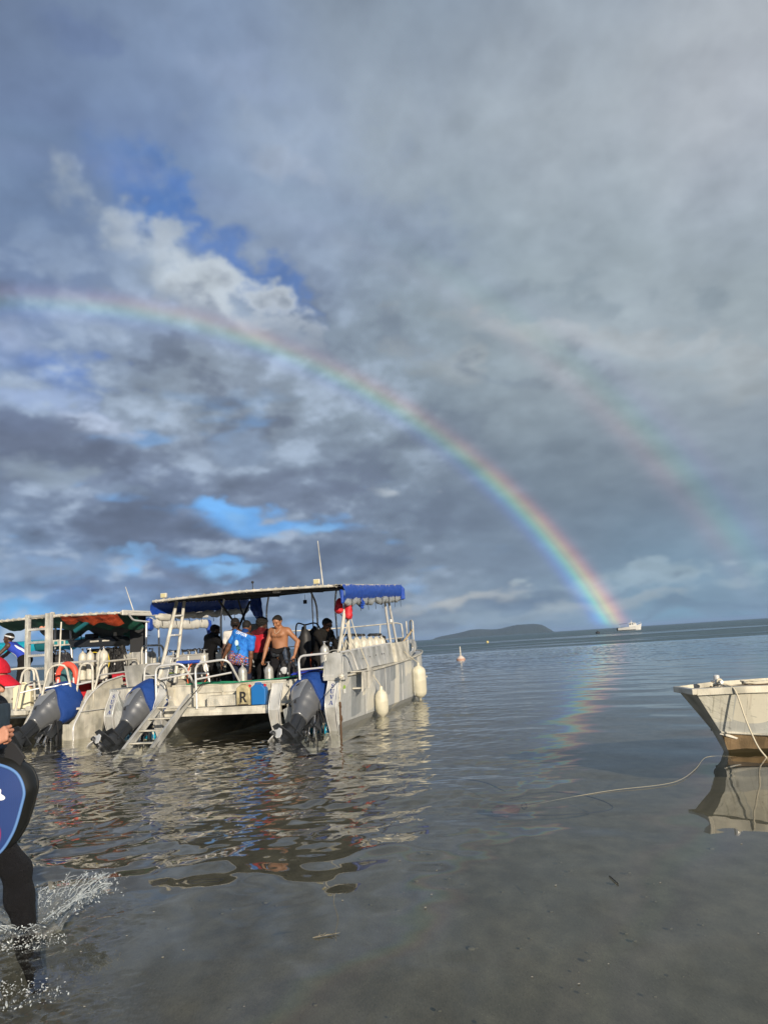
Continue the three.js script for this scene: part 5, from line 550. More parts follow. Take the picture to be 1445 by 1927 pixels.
  { // starboard curtain: white roll with blue ends, below the front boat's roof
    const rows = [], n = 50; for (let i = 0; i <= n; i++) { const u = i / n, z = mix(-2.75, -5.5, u), R = 0.085 + 0.02 * noise2(u * 9, 3), y = 2.32 - 0.05 * sin(u * PI) - 0.02 * noise2(u * 7, 5); rows.push(Array.from({ length: 12 }, (_, j) => [-0.08 + 0.7 * R * cos(j / 6 * PI), y + 1.25 * R * sin(j / 6 * PI), z])); } P('rolled_curtain', [loft(rows)], M.vinylWhite, 'white curtain roll along the roof edge'); P('roof_edge', [box(0.05, 0.12, 3.9, -0.06, 2.53, -3.6, 0.02)], M.vinylWhite);
    parts('curtain_end', [lumpy(box(0.14, 0.3, 0.22, -0.08, 2.28, -2.75, 0.05), 0.02, 9), lumpy(box(0.1, 0.5, 0.22, -0.06, 2.15, -5.62, 0.04, 0.25), 0.02, 9)], M.blueVinyl, boat); }
  parts('roof_post', [rod([-2.92, 0.6, -3.0], [-2.9, 2.52, -3.0], 0.026), rod([-2.4, 1.4, -3.0], [-2.48, 2.5, -3.0], 0.026), rod([-0.86, 0.6, -3.2], [-0.86, 2.55, -3.2], 0.022), rod([-0.16, 1.1, -3.3], [-0.12, 2.5, -3.2], 0.024), pipe([[0.0, 2.5, -1.8], [-0.02, 2.36, -2.0], [-0.04, 2.32, -2.9]], 0.022, 0.1), rod([-0.02, 1.1, -2.5], [-0.06, 2.34, -2.6], 0.026)], M.tube, boat);
  P('sticker_board', [box(0.62, 0.16, 0.06, -2.6, 2.0, -2.9, 0.015)], M.white, 'white board with coloured stickers'); parts('sticker', [[-2.78, [0.02, 0.3, 0.33]], [-2.6, [0.6, 0.1, 0.1]], [-2.46, [0.3, 0.2, 0.4]], [-2.36, [0.55, 0.55, 0.5]]].map(([x]) => box(0.09, 0.08, 0.01, x, 2.0, -2.866, 0.002)), std([0.03, 0.25, 0.28], 0.5), boat);
  P('helm_roof', [plate([[-0.62, 0], [0.6, 0.03], [0.72, -0.08], [0.6, -0.18], [-0.5, -0.14]], 0.7, axes([-1.75, 2.02, -3.5], [1, 0, 0], [0, 1, 0]), 0.02)], M.leg, 'dark grey helm roof panel'); P('instrument_box', [box(0.26, 0.13, 0.2, -1.85, 2.1, -3.0, 0.02)], M.dark); parts('sticker', [box(0.24, 0.04, 0.005, -1.62, 1.97, -2.79, 0.001), box(0.2, 0.035, 0.005, -1.3, 1.97, -2.79, 0.001)], M.white, boat); parts('aerial_base', [box(0.07, 0.1, 0.07, -1.25, 2.12, -3.1, 0.01)], M.white, boat); P('console', [box(0.7, 1.2, 0.4, -1.8, 1.2, -3.4, 0.02)], M.dark);
  P('antenna', [rod([-0.4, 2.6, -2.6], [-0.62, 3.2, -2.6], 0.014, 0.008)], M.white); P('horn', [box(0.2, 0.06, 0.06, -2.05, 2.3, -1.2, 0.01)], M.dark); parts('deck_lamp', [ball(0.05, -1.86, 2.3, -1.25, 1, 1, 1), ball(0.05, -1.75, 2.3, -1.25, 1, 1, 1)], std([0.75, 0.3, 0.18], 0.4), boat); P('roof_light', [ball(0.06, -1.95, 2.64, Z0, 1.2, 0.7, 1), rod([-2.05, 2.58, Z0], [-1.75, 2.6, Z0 - 0.1], 0.03)], M.white);
  P('bench', [box(1.6, 0.05, 0.5, -1.3, 1.06, -1.55, 0.01)], M.alu); parts('bench_leg', [-1.9, -1.2, -0.6].map((x) => box(0.05, 0.5, 0.05, x, 0.82, -1.4, 0.006)), M.white, boat); P('bulwark', [box(0.04, 0.75, 0.8, -0.18, 1.27, -2.6, 0.01)], M.alu); P('rack_panel', [box(0.78, 0.72, 0.05, -0.52, 1.25, -2.95, 0.012)], M.alu, 'plain metal panel in front of stored tanks'); P('stern_box', [box(0.5, 0.5, 0.5, -1.3, 0.84, -2.1, 0.02)], M.red);
}
{ // third boat, mostly hidden behind the second
  const o = on2(-6.6, 0, -6.2), boat = thing('awning_boat', 'boat with a bright turquoise awning, partly hidden at the far left', 'boat', o, TURN1 - 0.02), rows = [];
  const P = (name, geo, mat) => part(name, geo, mat, boat);
  P('hull', [flat(loft([[1.6, 0.5], [1.5, -0.3], [-1.5, -0.3], [-1.6, 0.5]].length ? [0, -2, -4.5, -6].map((z, i) => { const w = [1.6, 1.7, 1.3, 0.2][i], t = 0.8 + i * 0.1; return [[w, t, z], [w * 0.85, 0.1, z], [w * 0.3, -0.35, z], [-w * 0.3, -0.35, z], [-w * 0.85, 0.1, z], [-w, t, z]]; }) : []))], M.aluWarm);
  for (let i = 0; i <= 30; i++) { const u = i / 30, r = []; for (let j = 0; j <= 14; j++) { const v = j / 14, x = mix(-1.9, 2.3, u); r.push([x, v < 0.75 ? 2.28 - 0.12 * abs(v - 0.35) - 0.03 * abs(sin(u * 12)) : 2.22 - (v - 0.75) * 1.3 - 0.04 * noise2(u * 8, v * 3), mix(-3.2, 0.3, min(1, v / 0.75)) + 0.03 * noise2(u * 7, v * 6)]); } rows.push(r); }
  P('awning', [loft(rows, false, false)], M.teal); parts('awning_pole', [[-1.7, 0.2], [1.9, 0.2], [-1.7, -3], [1.9, -3]].map(([x, z]) => rod([x, 0.6, z], [x, 2.25, z], 0.025)), M.tube, boat); P('navy_strip', [box(1.9, 0.32, 0.04, -1.6, 1.7, 0.25, 0.01)], M.navyVinyl); P('gear_bag', [lumpy(box(0.7, 0.25, 0.3, 1.35, 2.0, 0.6, 0.08), 0.03, 6)], std([0.0, 0.1, 0.12], 0.7));  // flat navy strip set below the left front of the awning
}

// ---------------------------------------------------------------- diving gear: one of each kind, then copies
const put = (root, pos, turn, label, tilt = 0) => { const r = root.clone(); r.name = numbered(root.name.replace(/_\d+$/, '')); scene.add(r); r.position.set(...pos); r.rotation.set(tilt, turn, 0); if (label) r.userData.label = label; return r; };
function makeTank(pos, label, { mat = M.tank, band, boot, mark, set, s = 1, group = 'scuba tanks on the boats' } = {}) {
  const t = thing('scuba_tank', label, 'scuba tank', pos, (pos[0] * 7) % 3, group); t.scale.setScalar(s);
  const b = part('cylinder', [lathe([[0, 0], [0.07, 0.002], [0.088, 0.02], [0.091, 0.05], [0.091, 0.5], [0.086, 0.545], [0.068, 0.588], [0.04, 0.612], [0.026, 0.622], [0.024, 0.64], [0, 0.64]], 24)], mat, t);
  part('valve', [rod([0, 0.635, 0], [0, 0.70, 0], 0.017, 0.015, 10), box(0.04, 0.03, 0.04, 0, 0.685, 0, 0.006), rod([0.01, 0.685, 0], [0.06, 0.685, 0], 0.012, 0.012, 8)], M.steel, t); part('knob', [rod([0.055, 0.685, 0], [0.082, 0.685, 0], 0.02, 0.02, 10)], M.rubber, t);
  if (band) part('band', [rod([0, band[1], 0], [0, band[1] + band[2], 0], 0.093, 0.093, 24)], band[0], t); if (boot) part('boot', [lathe([[0, -0.004], [0.09, -0.004], [0.096, 0.01], [0.096, 0.07], [0.09, 0.075]], 20)], M.rubber, t); if (mark) part('sticker', [new THREE.CylinderGeometry(0.0925, 0.0925, 0.07, 10, 1, true, mark, 1.5).translate(0, 0.38, 0)], M.black, t);
  if (set === 0.5) part('regulator', [rod([-0.05, 0.69, 0.02], [0.04, 0.69, 0.05], 0.03, 0.03, 10)], M.dark, t); else if (set) { parts('regulator', [rod([-0.05, 0.69, 0.02], [0.04, 0.69, 0.05], 0.026, 0.026, 10), ball(0.036, -0.1, 0.5, 0.1, 1, 1, 0.7)], M.dark, t); parts('hose', [hose([[-0.04, 0.7, 0.03], [-0.14, 0.72, 0.06], [-0.16, 0.6, 0.1], [-0.11, 0.5, 0.1]], 0.01), hose([[0.03, 0.7, 0.04], [0.13, 0.7, 0.09], [0.14, 0.5, 0.12], [0.1, 0.3, 0.13]], 0.01)], M.black, t); if (set > 1) part('vest', [vestGeo()], M.black, t); }
  return t;
}
let VEST; function vestGeo() { return (VEST ??= skinOf([cap([-0.09, 0.46, 0.1], [-0.13, 0.2, 0.13], 0.07, 0.085, 0.05), cap([0.09, 0.46, 0.1], [0.13, 0.2, 0.13], 0.07, 0.085, 0.05), cap([0, 0.1, 0.11], [0, 0.5, 0.12], 0.09, 0.1, 0.06, [0, 0, 1, 1.6]), cap([-0.06, 0.5, 0.11], [-0.09, 0.62, 0.17], 0.05, 0.035, 0.03), cap([0.06, 0.5, 0.11], [0.09, 0.62, 0.17], 0.05, 0.035, 0.03), cap([-0.09, 0.62, 0.17], [-0.13, 0.3, 0.25], 0.03, 0.045, 0.03), cap([0.09, 0.62, 0.17], [0.13, 0.3, 0.25], 0.03, 0.045, 0.03), cap([-0.16, 0.16, 0.22], [0.16, 0.16, 0.22], 0.05, 0.05, 0.04)], 0.016, { bump: (x, y, z) => 0.012 * noise3(x * 16, y * 16, z * 16) })); }
{
  makeTank(on1(-2.31, 0.576, -0.82), 'silver tank with yellow band standing behind the stern rail at the blue shirt', { mat: M.tankAlu, band: [M.yellow, 0.3, 0.05] });
  makeTank(on1(-1.73, 0.576, -0.8), 'silver tank under the hand of the bare chested man', { mat: M.tankAlu });
  makeTank(on1(-4.12, 0.91, -1.25), 'silver tank with a lime band by the foot of the roof ladder', { mat: M.tankAlu, band: [M.lime, 0.2, 0.05] });
  makeTank(on1(-4.05, 0.91, -2.45), 'silver tank with dark sticker standing right of the heaped orange and blue gear', { mat: M.tankAlu, mark: 0.5 });
  makeTank(on1(-0.55, 0.902, -0.82), 'silver tank with yellow bands at the right stern corner rail', { mat: M.tankAlu, band: [M.yellow, 0.1, 0.07] });
  const big = makeTank(on2(-0.28, 1.09, -1.3), 'largest white tank at the bench end, leftmost boat', { mat: M.tankWhite, s: 1.02 });
  // a row along the near side bench
  const rowMark = [0, 0, 1, 0, 1, 0, 0, 0, 0, 0, 0]; const ORD = ['first', 'second', 'third', 'fourth', 'fifth', 'sixth', 'seventh', 'eighth', 'ninth', 'tenth', 'eleventh']; let plain, marked;
  for (let i = 0; i < 11; i++) { const pos = on1(-0.27 - 0.03 * (i % 2), 0.998, -3.95 + i * 0.25), lab = i === 0 ? 'big cream tank nearest the bow in the row along the near side' : ORD[i] + ' tank from the bow in the near side row, cream' + (rowMark[i] ? ' with a black sticker' : ''), g = 'tanks in a row along the near side of the front boat'; let t; if (i === 0) t = makeTank(pos, lab, { mat: M.tankWhite, group: g, set: 0.5 }); else if (rowMark[i]) { if (marked) t = put(marked, pos, 1.4, lab); else t = marked = makeTank(pos, lab, { mat: M.tankWhite, mark: 1.0, set: 0.5, group: g }); marked.rotation.y = 0.2; } else if (plain) t = put(plain, pos, i * 0.9, lab); else t = plain = makeTank(pos, lab, { mat: M.tankWhite, set: 0.5, group: g }); }
  let dim; for (let i = 0; i < 9; i++) { const pos = on1(-4.36, 0.91, -1.75 - i * 0.29); const lab = ORD[i] + ' tank from the stern in the shaded far side rack, black hoses'; if (dim) put(dim, pos, i * 1.3, lab); else dim = makeTank(pos, lab, { set: 1, group: 'tanks in the shaded rack along the far side of the front boat' }); }
  const L2 = ['cream tank left of the black tarpaulin bag, second boat', 'cream tank just right of the black tarpaulin bag, second boat', 'cream tank second from the big white one, second boat', 'cream tank next to the big white one, second boat']; [[-1.62, -1.75], [-1.18, -1.78], [-0.96, -1.75], [-0.7, -1.75]].forEach(([x, z], i) => makeTank(on2(x, 1.09, z), L2[i], { mat: M.tankWhite, mark: 1.2 + i * 0.2 }));
  let back; for (let i = 0; i < 4; i++) { const pos = on2(-0.84 + i * 0.2, 1.02, -3.12); const lab = ORD[i] + ' tank top from the left above the plain metal panel'; if (back) put(back, pos, i, lab); else back = makeTank(pos, lab, { mat: M.tankWhite, group: 'tanks behind the metal panel' }); }
  makeTank(on2(-0.98, 0.95, -2.75), 'tank with black boot beside the metal panel on the second boat', { boot: true, set: 1 });
  makeTank(on2(-1.75, 0.6, -2.3), 'white tank lying low behind the tall ladder', { mat: M.tankWhite });
}
function vest(pos, turn, label, group, extra, s = 1) { const v = thing('scuba_vest', label, 'scuba vest', pos, turn, group); v.scale.setScalar(s); part('jacket', [vestGeo()], M.black, v); part('tank', [lathe([[0, 0], [0.08, 0], [0.09, 0.03], [0.09, 0.5], [0.06, 0.59], [0.02, 0.62], [0.02, 0.68], [0, 0.68]], 18)], extra?.tank ?? M.dark, v); part('buckle', [box(0.05, 0.03, 0.015, 0, 0.17, 0.27, 0.004), box(0.03, 0.06, 0.012, 0.12, 0.42, 0.25, 0.004), box(0.03, 0.06, 0.012, -0.12, 0.42, 0.25, 0.004)], M.zinc, v); parts('hose', [hose([[0, 0.68, 0], [0.16, 0.7, 0.08], [0.22, 0.45, 0.2], [0.15, 0.2, 0.28]], 0.011), hose([[0, 0.68, 0], [-0.16, 0.68, 0.1], [-0.2, 0.4, 0.24], [-0.1, 0.12, 0.3]], 0.011)], extra?.hose ?? M.black, v); part('mouthpiece', [ball(0.036, 0.15, 0.2, 0.29, 1, 1, 0.6), ball(0.034, -0.1, 0.12, 0.31, 1, 1, 0.6)], extra?.mouth ?? M.dark, v); return v; }
{
  vest(on1(-1.5, 1.0, -2.25), TURN1 + PI, 'black vest with pale straps hung upright between two men', null, { tank: M.dark }, 1.45);
  const a = vest(on1(-3.42, 0.48, -2.3), TURN1 + 0.4, 'black vest and hoses heaped left of the stooping man in blue', 'black vests heaped on deck'); [[-3.2, 0.5, -2.9, 1.2], [-3.3, 0.5, -3.3, 2.2], [-2.95, 0.48, -2.9, 0.2], [-1.45, 0.48, -3.0, 0.2], [-1.15, 0.6, -3.2, 1.1], [-0.95, 0.9, -2.6, -0.6], [-1.05, 0.55, -2.2, 0.5]].forEach(([x, y, z, r], i) => { const c = put(a, on1(x, y, z), r, 'black vest and hoses heaped on the deck of the front boat'); }); a.userData.label = 'black vest and hoses heaped on the deck of the front boat';
  vest(on1(-3.78, 0.62, -1.75), TURN1 + 0.2, 'black vest with orange hoses heaped beside the roof ladder', null, { hose: M.orange, mouth: std([0.02, 0.1, 0.4], 0.5) }); 
  vest(on1(-1.2, 0.64, -0.72), TURN1 - 0.4, 'black vest and regulator lying against the stern bulkhead at the near motor', null, { mouth: M.white }, 0.92);
  vest(on1(-1.1, 0.7, -1.95), TURN1 + 0.5, 'black vest with orange trim behind the right stern rail', null, { hose: M.orange });
  const b = vest(on2(-1.5, 1.05, -3.0), TURN1, 'black vest among the dark gear in the middle of the second boat', 'black vests on the second boat'); [[-1.2, 1.1, -2.9, 0.5], [-1.32, 1.2, -3.2, 1.7], [-1.02, 1.08, -2.6, -0.3], [-0.85, 0.98, -2.5, 0.8], [-1.65, 1.0, -2.7, 0.3], [-2.35, 1.1, -2.4, 0.3]].forEach(([x, y, z, r]) => put(b, on2(x, y, z), r));
  vest(on2(-1.05, 1.0, -2.2), TURN1 + 0.6, 'black vest with a yellow hose beside the big white tank', null, { hose: M.yellow });
  vest(on1(-0.55, 1.0, -4.45), TURN1 + 2.2, 'black vest slumped after the last tank towards the bow', null, {}, 1.0); const hs = thing('camera_housing', 'small black camera housing on the bow coaming', 'camera', on1(-0.45, 1.44, -6.2), 0); part('case', [box(0.2, 0.14, 0.14, 0, 0.07, 0, 0.03)], M.dark, hs); part('port', [rod([0, 0.07, 0.07], [0, 0.07, 0.14], 0.05)], M.glass, hs);
  const m = thing('diving_mask', 'round white diving mask lying among black gear at the stern', 'diving mask', on1(-1.3, 1.09, -0.58), TURN1); part('skirt', [new THREE.TorusGeometry(0.07, 0.025, 8, 20).scale(1.25, 1, 1)], M.black, m); part('lens', [ball(0.078, 0, 0, 0.01, 1.2, 1, 0.35, 18)], M.zinc, m);
  const f = thing('swim_fins', 'pair of glossy blue fins laid over the near motor corner', 'fins', on1(-0.62, 1.0, -0.3), TURN1); for (const q of [0, 1]) part('fin', [plate([[-0.32, -0.04], [-0.1, -0.07], [0.16, -0.045], [0.3, -0.06], [0.33, 0.0], [0.3, 0.06], [0.16, 0.045], [-0.1, 0.07], [-0.32, 0.05]], 0.018, axes([0.0 - q * 0.06, 0.02 + q * 0.045, q * 0.1], [1, q ? 0.16 : 0.03, 0.05], [0, 0.3, -1]), 0.006)], phys([0.01, 0.06, 0.55], 0.25), f);
  const can = (pos, turn, mat, label, letterR) => { const c = thing('jerry_can', label, 'jerry can', pos, turn), s = new THREE.Shape(); s.moveTo(-0.125, 0); s.lineTo(0.125, 0); s.lineTo(0.125, 0.27); s.lineTo(0.06, 0.345); s.lineTo(-0.06, 0.345); s.lineTo(-0.125, 0.3); s.closePath(); part('can', [new THREE.ExtrudeGeometry(s, { depth: 0.12, bevelEnabled: true, bevelSize: 0.018, bevelThickness: 0.025, bevelSegments: 3 }).translate(0, 0.018, -0.06)], mat, c); part('grip', [pipe([[-0.09, 0.35, 0], [-0.08, 0.4, 0], [0.03, 0.4, 0], [0.05, 0.36, 0]], 0.014, 0.03)], mat, c); part('stopper', [rod([0.08, 0.32, 0], [0.12, 0.37, 0], 0.026, 0.026, 12)], M.red, c);
    if (letterR) { const g = letter('R', 0.2, fontSans); part('lettering', [g.translate(0.01, 0.16, 0.086)], std([0.02, 0.02, 0.02], 0.6), c); part('stain', [box(0.22, 0.02, 0.004, 0, 0.02, 0.087, 0.001), ball(0.015, -0.06, 0.05, 0.086, 1, 1, 0.15)], std([0.06, 0.045, 0.03], 0.8), c); } return c; };
  can(on1(-1.97, 0.495, -0.2), TURN1 - 0.05, std([0.8, 0.72, 0.48], 0.5, 0, { map: sized(T_CREAM, 0.5) }), 'grubby cream jerry can with a black letter R on the stern deck', true); can(on1(-1.66, 0.495, -0.19), TURN1 + 0.08, std([0.01, 0.14, 0.42], 0.45), 'blue jerry can beside the cream one on the stern deck');
  can(on2(-2.0, 0.59, -0.9), TURN1 + 0.3, std([0.72, 0.66, 0.46], 0.5), 'upright cream canister left of the tall ladder').scale.setScalar(1.35); can(on2(-1.35, 0.59, -1.5), TURN1 - 0.2, std([0.55, 0.36, 0.16], 0.6), 'tan canister behind the lower rungs of the tall ladder');
  tag(part('green_rope', [hose([[-3.34, 0.93, -0.42], [-2.9, 0.93, -0.42], [-2.4, 0.92, -0.4], [-1.8, 0.935, -0.42], [-1.35, 0.95, -0.42], [-0.95, 0.98, -0.45]].map((p) => on1(...p)), 0.012, 60), hose([[-3.3, 0.94, -0.46], [-2.7, 0.95, -0.44], [-2.2, 0.93, -0.47], [-1.5, 0.94, -0.45]].map((p) => on1(...p)), 0.009, 40)], M.greenRope), 'green rope laid along the top of the stern bulkhead', 'rope');
  const bag = thing('red_bag', 'red life jacket bundle hung under the right end of the roof', 'bag', on1(-0.14, 2.2, -0.95), TURN1); part('lobe', [skinOf([cap([0.1, 0.14, 0], [0.08, -0.14, 0.02], 0.055, 0.08, 0.03)], 0.014, { bump: (x, y, z) => 0.01 * noise3(x * 14, y * 14, z * 14) })], M.red, bag); part('lobe', [skinOf([cap([-0.1, 0.16, 0], [-0.1, 0.0, 0.04], 0.06, 0.09, 0.03)], 0.014, { bump: (x, y, z) => 0.01 * noise3(x * 14, y * 14, z * 14 + 4) })], M.red, bag); part('cord', [hose([[0.08, -0.18, 0.05], [0.05, -0.2, 0.08], [-0.06, -0.1, 0.1]], 0.008)], M.black, bag);
  // white lines tied round the corner pipes
  const lines = thing('mooring_line', 'bundle of white lines tied round the right stern roof pipes', 'rope', on1(-0.14, 1.3, -0.8), TURN1); parts('strand', [hose([[0.0, 0.9, -0.3], [0.02, 0.4, 0.1], [0.08, 0.1, 0.3], [0.02, -0.02, 0.55]], 0.009), hose([[0.0, 0.88, -0.32], [0.0, 0.5, -0.2], [-0.06, 0.2, 0.05], [0.05, 0.1, 0.15]], 0.009), hose([[0.02, 0.7, -0.25], [0.04, 0.3, -0.35], [0.05, 0.05, -0.2], [0.1, 0.15, -0.05], [0.05, 0.3, 0.02]], 0.008), hose([[0, 0.86, -0.3], [0.06, 0.75, -0.25], [0.0, 0.6, -0.2], [-0.05, 0.72, -0.25], [0.02, 0.8, -0.3]], 0.01), hose([[-0.05, 0.06, 0.1], [0.06, 0.16, 0.2], [0.1, 0.04, 0.3], [0.0, 0.12, 0.4], [0.07, 0.02, 0.5], [0.0, 0.0, 0.3]], 0.009)], M.rope, lines);
  const fl = thing('boarding_pole', 'pale wooden pole resting on the bow rail', 'pole', on1(-0.3, 1.45, -6.0), TURN1); part('shaft', [rod([0, 0, 0], [-0.1, 0.36, -1.7], 0.03, 0.026, 10)], M.wood, fl);
  const fender = (x, y0, y1, z, R, rope, label, lean) => { const f = thing('fender', label, 'fender', on1(x, (y0 + y1) / 2, z), TURN1), h = (y1 - y0) / 2, prof = [[0, -h], [0.028, -h], [0.034, -h + 0.07], [R * 0.6, -h + 0.11], [R * 0.92, -h + 0.17], [R, -h + 0.25], [R * 1.01, 0], [R, h - 0.25], [R * 0.92, h - 0.17], [R * 0.6, h - 0.11], [0.034, h - 0.07], [0.03, h], [0, h]]; f.rotation.x = lean; part('body', [lumpy(lathe(prof, 26), 0.004, 8)], std([1, 1, 0.92], 0.5, 0, { map: sized(T_CREAM, 1.7) }), f); part('eye', [new THREE.TorusGeometry(0.018, 0.007, 6, 12).translate(0, h - 0.02, 0.0), new THREE.TorusGeometry(0.018, 0.007, 6, 12).translate(0, -h + 0.02, 0)], M.rubber, f); const inv = new THREE.Matrix4(); f.updateMatrixWorld(true); inv.copy(f.matrixWorld).invert(); part('rope', [hose([[0, h, 0], ...rope.map((q) => arr(v3(on1(...q)).applyMatrix4(inv)))], 0.009, 24)], M.rope, f); };
  fender(0.17, -0.08, 0.62, -2.12, 0.135, [[0.06, 1.0, -1.75], [-0.05, 1.6, -1.4], [-0.14, 2.2, -1.2]], 'smaller white fender hanging nearer the stern, dipping into the water', 0.12); fender(0.12, -0.02, 0.95, -5.85, 0.175, [[0.05, 1.1, -5.4], [-0.04, 1.25, -5.1]], 'larger white fender hanging near the bow', 0.2);
  const ringB = thing('life_buoy', 'orange horseshoe life buoy filled with net behind the leftmost motor', 'life buoy', on2(-0.86, 1.22, -0.85), TURN1); part('ring', [new THREE.TorusGeometry(0.22, 0.062, 12, 30, PI * 1.5).rotateZ(-PI / 4).scale(1, 1.1, 1)], std([0.75, 0.1, 0.06], 0.5), ringB); part('net', [lumpy(ball(0.16, 0, -0.04, 0.01, 1, 1.35, 0.4, 24), 0.035, 22)], std([0.05, 0.15, 0.16], 0.8), ringB); parts('strap', [box(0.05, 0.14, 0.14, -0.19, -0.12, 0, 0.02), box(0.05, 0.14, 0.14, 0.2, -0.1, 0, 0.02)], M.zinc, ringB);
  const tb = thing('tarpaulin_bag', 'wrinkled black plastic bag between the cream tanks', 'bag', on2(-1.42, 1.5, -1.5), 0); part('sack', [lumpy(ball(0.17, 0, 0, 0, 0.9, 1.35, 0.8, 28), 0.04, 13)], phys([0.03, 0.03, 0.034], 0.3), tb); part('knot', [ball(0.03, 0, 0.22, 0)], M.black, tb);
  const crate = (pos, c, label, w) => { const k = thing('crate', label, 'crate', pos, TURN1 + 0.1); part('shell', [box(w, 0.03, 0.24, 0, 0.02, 0), box(w, 0.2, 0.02, 0, 0.12, 0.12), box(w, 0.2, 0.02, 0, 0.12, -0.12), box(0.02, 0.2, 0.24, w / 2, 0.12, 0), box(0.02, 0.2, 0.24, -w / 2, 0.12, 0)], std(c, 0.5), k); part('rim', [box(w + 0.04, 0.025, 0.28, 0, 0.225, 0, 0.01)], std(c.map((x) => x * 0.8), 0.5), k); };
  crate(on2(-0.42, 0.95, -2.1), [0.5, 0.02, 0.04], 'red crate on the second boat above the middle motor', 0.26); crate(on2(-0.46, 0.72, -1.95), [0.01, 0.12, 0.07], 'dark green crate under the red one on the second boat', 0.3); crate(on2(-0.22, 0.76, -2.2), [0.5, 0.015, 0.05], 'crimson crate right of the dark green one', 0.24);
}

